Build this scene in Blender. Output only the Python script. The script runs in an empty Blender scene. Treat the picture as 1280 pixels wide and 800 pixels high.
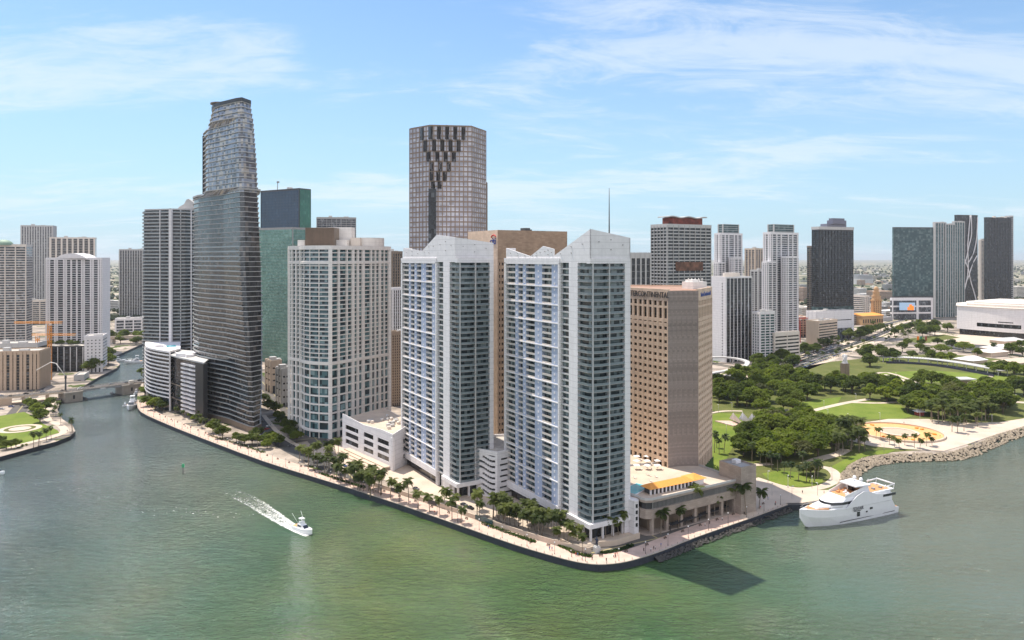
import bpy, bmesh, math, random
from mathutils import Vector, noise as mnoise
R = math.radians
random.seed(7)
scene = bpy.context.scene
COL = scene.collection
H, F, HOR = 135.0, 900.0, 322.0        # camera height (m), focal length (px of a 1280 wide frame), horizon row
# ------------------------------------------------------------------ camera
cam_d = bpy.data.cameras.new('camera'); cam = bpy.data.objects.new('camera', cam_d); COL.objects.link(cam)
cam.location = (0, 0, H); cam.rotation_euler = (R(90), 0, 0)
cam_d.sensor_width = 36; cam_d.lens = 36 * F / 1280; cam_d.shift_y = -78 / 1280
cam_d.clip_start = 1; cam_d.clip_end = 90000
scene.camera = cam
# ------------------------------------------------------------------ world, sun, exposure
SUN_EL, SUN_AZ = R(65), math.atan2(-0.735, 0.678)
world = bpy.data.worlds.new('World'); scene.world = world; world.use_nodes = True
wt = world.node_tree; wt.nodes.clear()
def WN(t, **k):
    n = wt.nodes.new(t)
    for a, b in k.items(): setattr(n, a, b)
    return n
def WL(a, b): wt.links.new(a, b)
sky = WN('ShaderNodeTexSky', sky_type='NISHITA', sun_disc=False, sun_elevation=SUN_EL, sun_rotation=SUN_AZ)
sky.altitude = 100; sky.air_density = 1.0; sky.dust_density = 0.6; sky.ozone_density = 2.2
tc = WN('ShaderNodeTexCoord'); sp = WN('ShaderNodeSeparateXYZ'); WL(tc.outputs['Generated'], sp.inputs[0])
def WM(op, a, b=None, c=None, clamp=False):
    n = WN('ShaderNodeMath', operation=op, use_clamp=clamp)
    for i, q in enumerate((a, b, c)):
        if q is None: continue
        if isinstance(q, (int, float)): n.inputs[i].default_value = q
        else: WL(q, n.inputs[i])
    return n.outputs[0]
den = WM('ADD', WM('MAXIMUM', sp.outputs[2], 0.0), 0.16)
cb = WN('ShaderNodeCombineXYZ')
WL(WM('DIVIDE', sp.outputs[0], den), cb.inputs[0]); WL(WM('DIVIDE', sp.outputs[1], den), cb.inputs[1])
mp = WN('ShaderNodeMapping'); mp.inputs['Rotation'].default_value = (0, 0, R(-24)); mp.inputs['Scale'].default_value = (0.55, 1.3, 1)
mp.inputs['Location'].default_value = (1.7, 0.3, 0)
WL(cb.outputs[0], mp.inputs[0])
n1 = WN('ShaderNodeTexNoise'); n1.inputs['Scale'].default_value = 0.9; n1.inputs['Detail'].default_value = 9; n1.inputs['Roughness'].default_value = .6; n1.inputs['Distortion'].default_value = .5
WL(mp.outputs[0], n1.inputs['Vector'])
n2 = WN('ShaderNodeTexNoise'); n2.inputs['Scale'].default_value = 4.0; n2.inputs['Detail'].default_value = 9; n2.inputs['Roughness'].default_value = .72; n2.inputs['Distortion'].default_value = 1.0
WL(mp.outputs[0], n2.inputs['Vector'])
bandz = WM('MULTIPLY', WM('SUBTRACT', sp.outputs[2], .18), 8.0)
cm = WM('ADD', WM('ADD', WM('MULTIPLY', n1.outputs[0], .68), WM('MULTIPLY', n2.outputs[0], .32)), WM('MULTIPLY', WM('POWER', 2.718, WM('MULTIPLY', WM('MULTIPLY', bandz, bandz), -1.0)), .055))
rmp = WN('ShaderNodeMapRange', interpolation_type='SMOOTHERSTEP'); rmp.inputs[1].default_value = .485; rmp.inputs[2].default_value = .66; rmp.inputs[3].default_value = 0; rmp.inputs[4].default_value = .52
WL(cm, rmp.inputs[0])
# pale band of moist air towards the horizon
hz = WM('POWER', WM('SUBTRACT', 1.0, WM('MAXIMUM', sp.outputs[2], 0.0), clamp=True), 4.2)
mixh = WN('ShaderNodeMix', data_type='RGBA'); WL(WM('MULTIPLY', hz, .93), mixh.inputs[0])
tint = WN('ShaderNodeMix', data_type='RGBA', blend_type='MULTIPLY'); tint.inputs[0].default_value = 1
WL(sky.outputs[0], tint.inputs[6]); tint.inputs[7].default_value = (.86, 1.06, 1.22, 1)
WL(tint.outputs[2], mixh.inputs[6]); mixh.inputs[7].default_value = (3.8, 5.3, 6.3, 1)
mixc = WN('ShaderNodeMix', data_type='RGBA'); WL(rmp.outputs[0], mixc.inputs[0])
WL(mixh.outputs[2], mixc.inputs[6]); mixc.inputs[7].default_value = (6.2, 6.7, 7.2, 1)
# bright cloud, out of view, added behind the viewer as fill on the facing walls
bk = WN('ShaderNodeMapRange', interpolation_type='SMOOTHSTEP'); WL(sp.outputs[1], bk.inputs[0]); bk.inputs[1].default_value = .25; bk.inputs[2].default_value = -.55; bk.inputs[3].default_value = 0; bk.inputs[4].default_value = 1
mixb = WN('ShaderNodeMix', data_type='RGBA'); WL(WM('MULTIPLY', bk.outputs[0], WM('MULTIPLY_ADD', n1.outputs[0], 1.0, .35, clamp=True)), mixb.inputs[0])
WL(mixc.outputs[2], mixb.inputs[6]); mixb.inputs[7].default_value = (7.6, 7.6, 8.2, 1)
bg = WN('ShaderNodeBackground'); bg.inputs[1].default_value = 0.12
WL(mixb.outputs[2], bg.inputs[0])
wo = WN('ShaderNodeOutputWorld'); WL(bg.outputs[0], wo.inputs[0])
sun_d = bpy.data.lights.new('sun', 'SUN'); sun = bpy.data.objects.new('sun', sun_d); COL.objects.link(sun)
sun_d.energy = 5.0; sun_d.angle = R(.53); sun_d.color = (1, .92, .80)
TO_SUN = Vector((math.sin(SUN_AZ) * math.cos(SUN_EL), math.cos(SUN_AZ) * math.cos(SUN_EL), math.sin(SUN_EL)))
sun.rotation_euler = TO_SUN.to_track_quat('Z', 'Y').to_euler(); sun.location = (0, 0, 400)
vs = scene.view_settings; vs.view_transform = 'Standard'; vs.look = 'None'; vs.exposure = 0.32; vs.gamma = 1; vs.use_curve_mapping = False
cy = scene.cycles; cy.max_bounces = 6; cy.diffuse_bounces = 3; cy.glossy_bounces = 3; cy.transparent_max_bounces = 12; cy.volume_bounces = 0
cy.transmission_bounces = 3; cy.caustics_reflective = False; cy.caustics_refractive = False; cy.sample_clamp_indirect = 6
cy.use_denoising = True
# ------------------------------------------------------------------ materials
def nt_new(name):
    m = bpy.data.materials.new(name); m.use_nodes = True
    t = m.node_tree; p = t.nodes['Principled BSDF']
    return m, t, p
class NB:
    def __init__(s, t): s.t = t
    def n(s, ty, **k):
        x = s.t.nodes.new(ty)
        for a, b in k.items(): setattr(x, a, b)
        return x
    def l(s, a, b): s.t.links.new(a, b)
    def m(s, op, a, b=None, c=None, clamp=False):
        x = s.n('ShaderNodeMath', operation=op, use_clamp=clamp)
        for i, q in enumerate((a, b, c)):
            if q is None: continue
            if isinstance(q, (int, float)): x.inputs[i].default_value = q
            else: s.l(q, x.inputs[i])
        return x.outputs[0]
    def mix(s, f, a, b, bt='MIX'):
        x = s.n('ShaderNodeMix', data_type='RGBA', blend_type=bt)
        for i, q in ((0, f), (6, a), (7, b)):
            if isinstance(q, (int, float)): x.inputs[i].default_value = q
            elif isinstance(q, tuple): x.inputs[i].default_value = q if len(q) == 4 else q + (1,)
            else: s.l(q, x.inputs[i])
        return x.outputs[2]
    def noise(s, vec, scale, detail=3, rough=.55, dist=0):
        x = s.n('ShaderNodeTexNoise'); x.inputs['Scale'].default_value = scale; x.inputs['Detail'].default_value = detail
        x.inputs['Roughness'].default_value = rough; x.inputs['Distortion'].default_value = dist
        if vec is not None: s.l(vec, x.inputs['Vector'])
        return x.outputs[0]
    def rng(s, v, a, b, c, d):
        x = s.n('ShaderNodeMapRange'); s.l(v, x.inputs[0])
        for i, q in enumerate((a, b, c, d)): x.inputs[i + 1].default_value = q
        return x.outputs[0]
def mul(c, k): return tuple(min(1, max(0, x * k)) for x in c[:3])
_mats = {}
def solid(name, col, rough=.7, var=.14, scale=.35, metal=0, streak=True, bump=0, rnd=0, spec=.4, joint=0):
    if name in _mats: return _mats[name]
    m, t, p = nt_new(name); b = NB(t)
    co = b.n('ShaderNodeTexCoord').outputs['Object']
    a = b.noise(co, scale, 5, .6)
    if streak:
        mp = b.n('ShaderNodeMapping'); mp.inputs['Scale'].default_value = (1.1, 1.1, .05); b.l(co, mp.inputs[0])
        a2 = b.noise(mp.outputs[0], .6, 4, .6)
        a = b.m('ADD', b.m('MULTIPLY', a, .55), b.m('MULTIPLY', a2, .45))
    k = b.rng(a, .3, .7, 1 - var, 1 + var * .8)
    if rnd:
        oi = b.n('ShaderNodeObjectInfo').outputs['Random']
        k = b.m('MULTIPLY', k, b.rng(oi, 0, 1, 1 - rnd, 1 + rnd))
    if joint:   # slab joints and the weathering that gathers along them
        sz = b.n('ShaderNodeSeparateXYZ'); b.l(co, sz.inputs[0]); fz = b.m('FRACT', b.m('DIVIDE', sz.outputs[2], joint))
        k = b.m('MULTIPLY', k, b.m('SUBTRACT', 1.0, b.m('MULTIPLY', b.m('LESS_THAN', fz, .07), b.rng(a, .3, .7, .10, .34))))
    c = b.mix(1.0, col, k, 'MULTIPLY')
    b.l(c, p.inputs['Base Color']); p.inputs['Roughness'].default_value = rough; p.inputs['Metallic'].default_value = metal
    p.inputs['Specular IOR Level'].default_value = spec
    if bump:
        bp = b.n('ShaderNodeBump'); bp.inputs['Strength'].default_value = bump; bp.inputs['Distance'].default_value = .3
        b.l(b.noise(co, scale * 4, 5), bp.inputs['Height']); b.l(bp.outputs[0], p.inputs['Normal'])
    _mats[name] = m; return m
def glass(name, dark, mid, light, fh=3.2, bay=1.6, rough=.06, metal=0, pl=.12, pm=.35, wob=.02, spec=.5, edge=0):
    """window glass: one tone per pane (open, curtained, dark room) picked by cell of the wall"""
    if name in _mats: return _mats[name]
    m, t, p = nt_new(name); b = NB(t)
    uv = b.n('ShaderNodeUVMap').outputs[0]; s = b.n('ShaderNodeSeparateXYZ'); b.l(uv, s.inputs[0])
    cu = b.m('DIVIDE', s.outputs[0], bay); cv = b.m('DIVIDE', s.outputs[1], fh)
    cc = b.n('ShaderNodeCombineXYZ'); b.l(b.m('FLOOR', cu), cc.inputs[0]); b.l(b.m('FLOOR', cv), cc.inputs[1])
    wn = b.n('ShaderNodeTexWhiteNoise', noise_dimensions='2D'); b.l(cc.outputs[0], wn.inputs['Vector'])
    v = wn.outputs['Value']
    co = b.n('ShaderNodeTexCoord').outputs['Object']
    big = b.noise(co, .03, 3, .6)
    r = b.n('ShaderNodeValToRGB'); e = r.color_ramp; e.interpolation = 'CONSTANT'
    e.elements[0].color = dark + (1,); e.elements[1].position = 1 - pl; e.elements[1].color = light + (1,)
    q = e.elements.new(1 - pl - pm); q.color = mid + (1,)
    b.l(v, r.inputs[0])
    c = b.mix(1.0, r.outputs[0], b.rng(big, .3, .7, .8, 1.2), 'MULTIPLY')
    if edge:   # thin mullion line on every bay
        fu = b.m('FRACT', cu); ln = b.m('LESS_THAN', fu, edge)
        c = b.mix(ln, c, (.16, .16, .17))
    b.l(c, p.inputs['Base Color']); p.inputs['Roughness'].default_value = rough; p.inputs['Metallic'].default_value = metal
    p.inputs['Specular IOR Level'].default_value = spec
    if wob:
        bp = b.n('ShaderNodeBump'); bp.inputs['Strength'].default_value = 1; bp.inputs['Distance'].default_value = wob * 6
        hh = b.m('ADD', b.m('MULTIPLY', v, .25), b.noise(co, .35, 2))
        b.l(hh, bp.inputs['Height']); b.l(bp.outputs[0], p.inputs['Normal'])
    _mats[name] = m; return m
def leafmat(name, a, c, rough=.6):
    if name in _mats: return _mats[name]
    m, t, p = nt_new(name); b = NB(t)
    oi = b.n('ShaderNodeObjectInfo').outputs['Random']
    co = b.n('ShaderNodeTexCoord').outputs['Object']
    v = b.m('ADD', b.m('MULTIPLY', b.noise(co, .55, 3), .75), b.m('MULTIPLY', oi, .8))
    k = b.mix(b.rng(v, .3, 1.2, 0, 1), a, c)
    b.l(k, p.inputs['Base Color']); p.inputs['Roughness'].default_value = rough; p.inputs['Specular IOR Level'].default_value = .25
    tr = b.n('ShaderNodeBsdfTranslucent'); b.l(b.mix(1.0, k, (1.1, 1.25, .5, 1), 'MULTIPLY'), tr.inputs[0])
    mx = b.n('ShaderNodeMixShader'); mx.inputs[0].default_value = .5
    b.l(p.outputs[0], mx.inputs[1]); b.l(tr.outputs[0], mx.inputs[2])
    b.l(mx.outputs[0], t.nodes['Material Output'].inputs[0])
    _mats[name] = m; return m
# ------------------------------------------------------------------ mesh builder and object helpers
class MB:
    def __init__(s): s.v = []; s.f = []; s.m = []; s.uv = []; s.sm = []
    def poly(s, pts, mat=0, uv=None, smooth=False):
        i = len(s.v); s.v += [tuple(p) for p in pts]; s.f.append(tuple(range(i, i + len(pts)))); s.m.append(mat); s.sm.append(smooth)
        s.uv.append(uv if uv else [(p[0] + p[1], p[2]) for p in pts])
    def mesh(s, verts, faces, mat=0, smooth=False):
        i = len(s.v); s.v += [tuple(p) for p in verts]
        for f in faces:
            s.f.append(tuple(i + k for k in f)); s.m.append(mat); s.sm.append(smooth); s.uv.append([(verts[k][0] + verts[k][1], verts[k][2]) for k in f])
    def prism(s, pl, z0, z1, mat=0, top=None, cap=True, bot=True, z0f=None, z1f=None):
        n = len(pl); L = 0; top = mat if top is None else top
        for i in range(n):
            p, q = pl[i], pl[(i + 1) % n]; d = math.hypot(q[0] - p[0], q[1] - p[1])
            s.poly([(p[0], p[1], z0), (q[0], q[1], z0), (q[0], q[1], z1), (p[0], p[1], z1)], mat, [(L, z0), (L + d, z0), (L + d, z1), (L, z1)]); L += d
        if cap: s.poly([(p[0], p[1], z1) for p in pl], top)
        if bot: s.poly([(p[0], p[1], z0) for p in reversed(pl)], mat)
    def seg(s, p, q, z0, z1, a, b, mat=0):
        """box along p-q between outward offsets a and b (outward = right of p->q)"""
        dx, dy = q[0] - p[0], q[1] - p[1]; d = math.hypot(dx, dy) or 1; nx, ny = dy / d, -dx / d
        s.prism([(p[0] + nx * b, p[1] + ny * b), (q[0] + nx * b, q[1] + ny * b), (q[0] + nx * a, q[1] + ny * a), (p[0] + nx * a, p[1] + ny * a)], z0, z1, mat)
    def box(s, cx, cy, cz, sx, sy, sz, rz=0, mat=0):
        c, n = math.cos(rz), math.sin(rz)
        pl = [(cx + x * c - y * n, cy + x * n + y * c) for x, y in ((-sx / 2, -sy / 2), (sx / 2, -sy / 2), (sx / 2, sy / 2), (-sx / 2, sy / 2))]
        s.prism(pl, cz - sz / 2, cz + sz / 2, mat)
    def tube(s, pts, rad, n=6, mat=0, caps=True, smooth=True):
        if not isinstance(rad, (list, tuple)): rad = [rad] * len(pts)
        rings = []; pts = [Vector(p) for p in pts]
        for i, p in enumerate(pts):
            d = (pts[min(i + 1, len(pts) - 1)] - pts[max(i - 1, 0)]).normalized()
            a = d.cross(Vector((0, 0, 1)) if abs(d.z) < .9 else Vector((1, 0, 0))).normalized(); b = d.cross(a)
            rings.append([p + (a * math.cos(t) + b * math.sin(t)) * rad[i] for t in [2 * math.pi * k / n for k in range(n)]])
        vv = [v for r in rings for v in r]; ff = []
        for i in range(len(pts) - 1):
            for k in range(n): ff.append((i * n + k, i * n + (k + 1) % n, (i + 1) * n + (k + 1) % n, (i + 1) * n + k))
        if caps: ff.append(tuple(reversed(range(n)))); ff.append(tuple(range((len(pts) - 1) * n, len(pts) * n)))
        s.mesh(vv, ff, mat, smooth)
    def build(s, name, mats, parent=None, org=(0, 0, 0), kind=None):
        me = bpy.data.meshes.new(name)
        ox, oy, oz = org
        me.from_pydata([(x - ox, y - oy, z - oz) for x, y, z in s.v], [], s.f)
        mats = mats if isinstance(mats, (list, tuple)) else [mats]
        for m in mats: me.materials.append(m)
        me.polygons.foreach_set('material_index', s.m); me.polygons.foreach_set('use_smooth', s.sm)
        ul = me.uv_layers.new(name='UVMap')
        flat = [c for u in s.uv for p in u for c in p]
        ul.data.foreach_set('uv', flat)
        me.update()
        o = bpy.data.objects.new(name, me); COL.objects.link(o)
        if parent: o.parent = parent
        else: o.location = org
        if kind: o['kind'] = kind
        return o
def thing(name, label, cat, loc=(0, 0, 0), rz=0, group=None):
    o = bpy.data.objects.new(name, None); COL.objects.link(o); o.location = loc; o.rotation_euler = (0, 0, rz)
    o.empty_display_size = 1
    o['label'] = label; o['category'] = cat
    if group: o['group'] = group
    return o
def tag(o, label, cat, group=None):
    o['label'] = label; o['category'] = cat
    if group: o['group'] = group
    return o
_kids = {}
def dup(root, loc, rz=0, sc=1, label=None, group=None):
    r = root.copy(); COL.objects.link(r); r.location = loc; r.rotation_euler = (0, 0, rz)
    r.scale = sc if isinstance(sc, (tuple, list)) else (sc, sc, sc)
    if label: r['label'] = label
    if group: r['group'] = group
    if root.name not in _kids: _kids[root.name] = [(c, list(c.children)) for c in root.children]
    for c, g in _kids[root.name]:
        d = c.copy(); COL.objects.link(d); d.parent = r
        for e in g: h = e.copy(); COL.objects.link(h); h.parent = d
    return r
# pixel of the photograph -> plan position, used like a surveyor's sight on flat ground
LAND = 3.0
def gp(x, y, z=LAND):
    Y = (H - z) * F / (y - HOR); return ((x - 640) * Y / F, Y)
def at(x, Y): return ((x - 640) * Y / F, Y)
def zt(y, Y): return H - (y - HOR) * Y / F
def offset(pl, d):
    n = len(pl); out = []
    for i in range(n):
        p0, p1, p2 = pl[i - 1], pl[i], pl[(i + 1) % n]
        def nrm(a, b):
            dx, dy = b[0] - a[0], b[1] - a[1]; L = math.hypot(dx, dy) or 1; return dy / L, -dx / L
        n1, n2 = nrm(p0, p1), nrm(p1, p2)
        k = 1 + n1[0] * n2[0] + n1[1] * n2[1]; k = max(k, .4)
        out.append((p1[0] + d * (n1[0] + n2[0]) / k, p1[1] + d * (n1[1] + n2[1]) / k))
    return out
def plan(xF, D, xL, xR, ang, L=None, W=None):
    """rectangle with its near corner on pixel column xF at depth D, turned by ang; left and right columns fix the sides.  F, R, B, L (ccw)"""
    c, s = math.cos(R(ang)), math.sin(R(ang)); X = (xF - 640) * D / F; rl, rr = (xL - 640) / F, (xR - 640) / F
    if L is None:
        k = s + rl * c
        if k < .06 or (X - rl * D) / k > 160 or X - rl * D < 0: X = rl * D; L = 26     # left face turned away from view
        else: L = max((X - rl * D) / k, 6)
    if W is None: W = (rr * D - X) / (c - rr * s)
    f = (X, D); r = (X + c * W, D + s * W); l = (X - s * L, D + c * L)
    return [f, r, (r[0] - s * L, r[1] + c * L), l]
def cen(pl): return (sum(p[0] for p in pl) / len(pl), sum(p[1] for p in pl) / len(pl))
def lerp(p, q, t): return (p[0] + (q[0] - p[0]) * t, p[1] + (q[1] - p[1]) * t)
def dist(p, q): return math.hypot(q[0] - p[0], q[1] - p[1])
# ------------------------------------------------------------------ palette
M = dict(
    white=solid('white_concrete', (.78, .755, .76), .75, .12, joint=3.025), offwhite=solid('off_white_paint', (.70, .63, .56), .75, .09),
    cream=solid('cream_concrete', (.80, .765, .73), .75, .12, joint=3.2), grey=solid('grey_concrete', (.36, .35, .34), .8, .14),
    lgrey=solid('light_grey_concrete', (.52, .51, .50), .8, .12), dgrey=solid('dark_grey_cladding', (.055, .055, .06), .5, .2),
    black=solid('black_cladding', (.025, .025, .028), .4, .2), tan=solid('tan_concrete', (.50, .38, .28), .8, .1),
    beige=solid('beige_concrete', (.58, .47, .37), .8, .1), brown=solid('brown_granite', (.22, .15, .11), .6, .2),
    lblue=solid('pale_blue_paint', (.42, .475, .61), .75, .07), roof=solid('gravel_roof', (.50, .46, .41), .9, .22, streak=False),
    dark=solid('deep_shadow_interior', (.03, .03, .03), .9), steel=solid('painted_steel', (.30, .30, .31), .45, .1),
    orange=solid('orange_steel', (.75, .30, .03), .5, .1), red=solid('red_steel', (.42, .06, .045), .5, .2),
    rail=solid('balcony_rail_glass', (.18, .22, .24), .12, .1, spec=.6), bronze=solid('bronze_cladding', (.24, .185, .14), .45, .2, metal=.3),
    yel=solid('terracotta_tile', (.78, .33, .07), .7, .2, scale=1.5), balc=solid('balcony_parapet', (.60, .545, .50), .75, .1), bench=solid('bench_slats', (.16, .11, .08), .7, .15), wood=solid('teak_deck', (.60, .30, .13), .6, .15),
    gel=solid('white_gelcoat', (.80, .80, .82), .25, .03), tint=solid('black_window_tint', (.012, .014, .018), .05, .1, spec=.8),
    asphalt=solid('asphalt', (.075, .072, .07), .9, .25, .2, streak=False), paint=solid('road_paint', (.75, .73, .68), .8, .15, streak=False),
    bark=solid('bark', (.14, .105, .075), .9, .2, 2), ptrunk=solid('palm_trunk', (.26, .21, .16), .9, .2, 2),
    rock=solid('shore_rock', (.34, .28, .21), .9, .35, .5, streak=False, rnd=.3), wetrock=solid('wet_rock', (.06, .055, .05), .6, .3, .5, streak=False),
    seawall=solid('shaded_seawall', (.035, .04, .055), .6, .3, .4), curb=solid('seawall_cap', (.50, .42, .35), .8, .12, streak=False),  # shadow on the seawall is painted in as near-black navy
    paving=solid('pink_paving', (.58, .42, .345), .85, .16, .25, streak=False), path=solid('pale_path', (.54, .45, .36), .85, .14, .15, streak=False),
    plaza=solid('pale_plaza_stone', (.55, .45, .36), .85, .16, .08, streak=False),
    pool=solid('pool_water', (.12, .50, .58), .05, .06, .3, streak=False, spec=.5),
)
GL = dict(
    om=glass('tower_glass_grey_green', (.02, .032, .036), (.09, .125, .13), (.24, .29, .29), 3.025, 1.7, pl=.22, pm=.42),
    omdark=glass('recessed_balcony_glass', (.012, .015, .02), (.04, .05, .06), (.10, .11, .13), 3.1, 2.2, pl=.1, pm=.35),
    condo=glass('teal_condo_glass', (.02, .04, .05), (.07, .15, .165), (.22, .33, .35), 3.25, 2.1, pl=.2, pm=.4),
    sail=glass('smoke_grey_glass', (.022, .022, .025), (.045, .044, .048), (.14, .12, .11), 3.78, 2.6, pl=.09, pm=.45, spec=1.0, wob=.05, metal=.15),
    sailtop=glass('silver_glass', (.16, .16, .18), (.30, .32, .38), (.52, .47, .42), 3.75, 2.4, pl=.25, pm=.45, metal=.15),
    dark=glass('dark_glass', (.012, .013, .016), (.03, .034, .04), (.10, .11, .12), 3.4, 2.2, pl=.07, pm=.35),
    navy=glass('navy_glass', (.018, .045, .085), (.022, .052, .095), (.03, .07, .12), 3.9, 3, pl=.06, pm=.4, metal=.2, edge=.07),
    green=glass('green_glass', (.04, .14, .10), (.05, .16, .11), (.07, .19, .135), 3.9, 3, pl=.1, pm=.4, metal=.35, wob=.06, edge=.06),
    pgreen=glass('pale_green_glass', (.13, .25, .20), (.16, .29, .235), (.2, .34, .28), 3.9, 3, pl=.12, pm=.45, metal=.45, wob=.2, edge=.06),
    teal=glass('teal_grey_glass', (.025, .06, .065), (.05, .095, .10), (.10, .15, .155), 3.4, 4.2, pl=.2, pm=.4),
    mid=glass('grey_glass', (.035, .04, .05), (.08, .09, .105), (.2, .22, .24), 3.4, 2.0, pl=.15, pm=.4),
    fin=glass('silver_square_panes', (.42, .41, .46), (.50, .49, .55), (.62, .61, .66), 3.8, 3.4, rough=.2, pl=.3, pm=.45),
    sailbay=glass('dark_bay_glass', (.035, .033, .035), (.07, .065, .065), (.2, .19, .2), 3.8, 1.7, pl=.15, pm=.4),
    hotel=glass('hotel_window_glass', (.02, .018, .016), (.045, .04, .035), (.16, .13, .09), 3.7, 4.2, pl=.08, pm=.3),
)
# ------------------------------------------------------------------ water
def make_water():
    m, t, p = nt_new('bay_water'); b = NB(t)
    co = b.n('ShaderNodeTexCoord').outputs['Object']
    big = b.noise(co, .006, 4, .55, .6); sm_ = b.noise(co, .03, 4, .6)
    v = b.m('ADD', b.m('MULTIPLY', big, .75), b.m('MULTIPLY', sm_, .25))
    c = b.mix(b.rng(v, .36, .62, 0, 1), (.026, .088, .030), (.070, .098, .018))
    # sky sheen painted into the base colour as grey to the west; greyer east too
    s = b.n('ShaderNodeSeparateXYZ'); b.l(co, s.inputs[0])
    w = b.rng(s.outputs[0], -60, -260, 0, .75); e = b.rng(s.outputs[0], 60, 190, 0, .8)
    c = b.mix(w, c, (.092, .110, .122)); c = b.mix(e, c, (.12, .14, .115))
    b.l(c, p.inputs['Base Color']); p.inputs['IOR'].default_value = 1.5; p.inputs['Roughness'].default_value = .05
    p.inputs['Specular IOR Level'].default_value = .62
    mp = b.n('ShaderNodeMapping'); mp.inputs['Rotation'].default_value = (0, 0, R(32)); mp.inputs['Scale'].default_value = (.34, .8, 1); b.l(co, mp.inputs[0])
    h1 = b.noise(mp.outputs[0], .55, 4, .62, .8)
    mp2 = b.n('ShaderNodeMapping'); mp2.inputs['Rotation'].default_value = (0, 0, R(-20)); mp2.inputs['Scale'].default_value = (.12, .28, 1); b.l(co, mp2.inputs[0])
    h2 = b.noise(mp2.outputs[0], .5, 3, .6, .4)
    h3 = b.noise(co, 1.3, 3, .65)
    gust = b.rng(b.noise(mp2.outputs[0], .05, 4, .6, 1.0), .35, .65, .6, 1.3)
    hh = b.m('ADD', b.m('ADD', b.m('MULTIPLY', h1, 1.35), b.m('MULTIPLY', h2, .9)), b.m('MULTIPLY', h3, .30))
    bp = b.n('ShaderNodeBump'); bp.inputs['Distance'].default_value = 1.5
    b.l(b.m('MULTIPLY', gust, .95), bp.inputs['Strength'])
    b.l(hh, bp.inputs['Height']); b.l(bp.outputs[0], p.inputs['Normal'])
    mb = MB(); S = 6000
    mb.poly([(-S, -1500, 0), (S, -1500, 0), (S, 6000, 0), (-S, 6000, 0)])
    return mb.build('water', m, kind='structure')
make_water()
# ------------------------------------------------------------------ land
def make_landmat():
    m, t, p = nt_new('city_ground'); b = NB(t)
    co = b.n('ShaderNodeTexCoord').outputs['Object']
    a = b.noise(co, .05, 5, .65); g = b.noise(co, .0022, 5, .65); s = b.n('ShaderNodeSeparateXYZ'); b.l(co, s.inputs[0])
    base = b.mix(b.rng(a, .35, .65, 0, 1), (.20, .17, .145), (.50, .42, .35))
    rt = b.n('ShaderNodeMapping'); rt.inputs['Rotation'].default_value = (0, 0, R(-27)); b.l(co, rt.inputs[0]); rs = b.n('ShaderNodeSeparateXYZ'); b.l(rt.outputs[0], rs.inputs[0])
    f1 = b.m('FRACT', b.m('DIVIDE', rs.outputs[0], 104)); f2 = b.m('FRACT', b.m('DIVIDE', rs.outputs[1], 88))       # street grid
    rd = b.m('MAXIMUM', b.m('LESS_THAN', f1, .13), b.m('LESS_THAN', f2, .15)); base = b.mix(b.m('MULTIPLY', rd, .85), base, (.085, .082, .08))
    wk = b.m('MAXIMUM', b.m('LESS_THAN', b.m('ABSOLUTE', b.m('SUBTRACT', f1, .065)), .004), b.m('LESS_THAN', b.m('ABSOLUTE', b.m('SUBTRACT', f2, .075)), .005)); base = b.mix(b.m('MULTIPLY', wk, .6), base, (.5, .42, .2))
    gp_ = b.m('GREATER_THAN', b.noise(co, .03, 4, .6), .60); base = b.mix(b.m('MULTIPLY', gp_, b.m('SUBTRACT', 1.0, rd)), base, (.075, .10, .03))
    vor = b.n('ShaderNodeTexVoronoi'); vor.inputs['Scale'].default_value = .018; b.l(co, vor.inputs['Vector'])
    vc = b.n('ShaderNodeSeparateColor'); b.l(vor.outputs['Color'], vc.inputs[0])
    sub = b.mix(b.m('GREATER_THAN', vc.outputs[0], .42), (.05, .07, .025), (.50, .42, .33))
    sub = b.mix(b.rng(g, .42, .58, 0, .75), sub, (.05, .072, .035))
    c = b.mix(b.rng(s.outputs[1], 1500, 2300, 0, 1), base, sub)
    b.l(c, p.inputs['Base Color']); p.inputs['Roughness'].default_value = .95; p.inputs['Specular IOR Level'].default_value = .1
    return m
LANDM = make_landmat()
# coast of the downtown side, read along the seawall (river first, then the promenade, the point, the park shore)
PROM = [gp(*q) for q in ((171, 503), (176, 515), (210, 531), (250, 547), (330, 577), (420, 605), (500, 631), (560, 652), (640, 680), (690, 695), (722, 703), (748, 706), (775, 704), (800, 698), (830, 688), (870, 672), (930, 651), (985, 631))]
SHORE = [gp(*q) for q in ((1003, 631), (1030, 628), (1046, 618), (1052, 606), (1058, 590), (1075, 577), (1100, 571), (1140, 568), (1185, 567), (1215, 559), (1245, 546), (1280, 536), (1340, 524), (1460, 508))]
RIVER_R = [(-520, 1290), gp(186, 436), gp(184, 462), gp(176, 478), gp(172, 492)]
coast = RIVER_R + PROM + SHORE
def land(name, poly, z, mats, label=None):
    mb = MB(); mb.prism(poly, -2.5, z, 1, 0, bot=False)
    return mb.build(name, mats, kind='structure')
FAR = 42000
land('downtown_ground', coast + [(2200, 760), (7000, 1500), (FAR, 9000), (FAR, FAR), (-FAR, FAR), (-FAR, 9000), (-3500, 1290)], LAND, [LANDM, M['seawall']])
LEFT_C = [gp(*q) for q in ((-160, 607), (0, 571), (40, 560), (70, 552), (88, 545), (94, 539), (91, 532), (78, 524), (72, 512), (76, 500), (90, 489), (104, 483), (122, 472), (146, 460), (150, 455), (140, 447))] + [(-600, 1240), (-640, 1289.5)]
land('south_bank_ground', LEFT_C + [(-3400, 1289.5), (-3400, 500)], LAND, [LANDM, M['seawall']])
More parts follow.
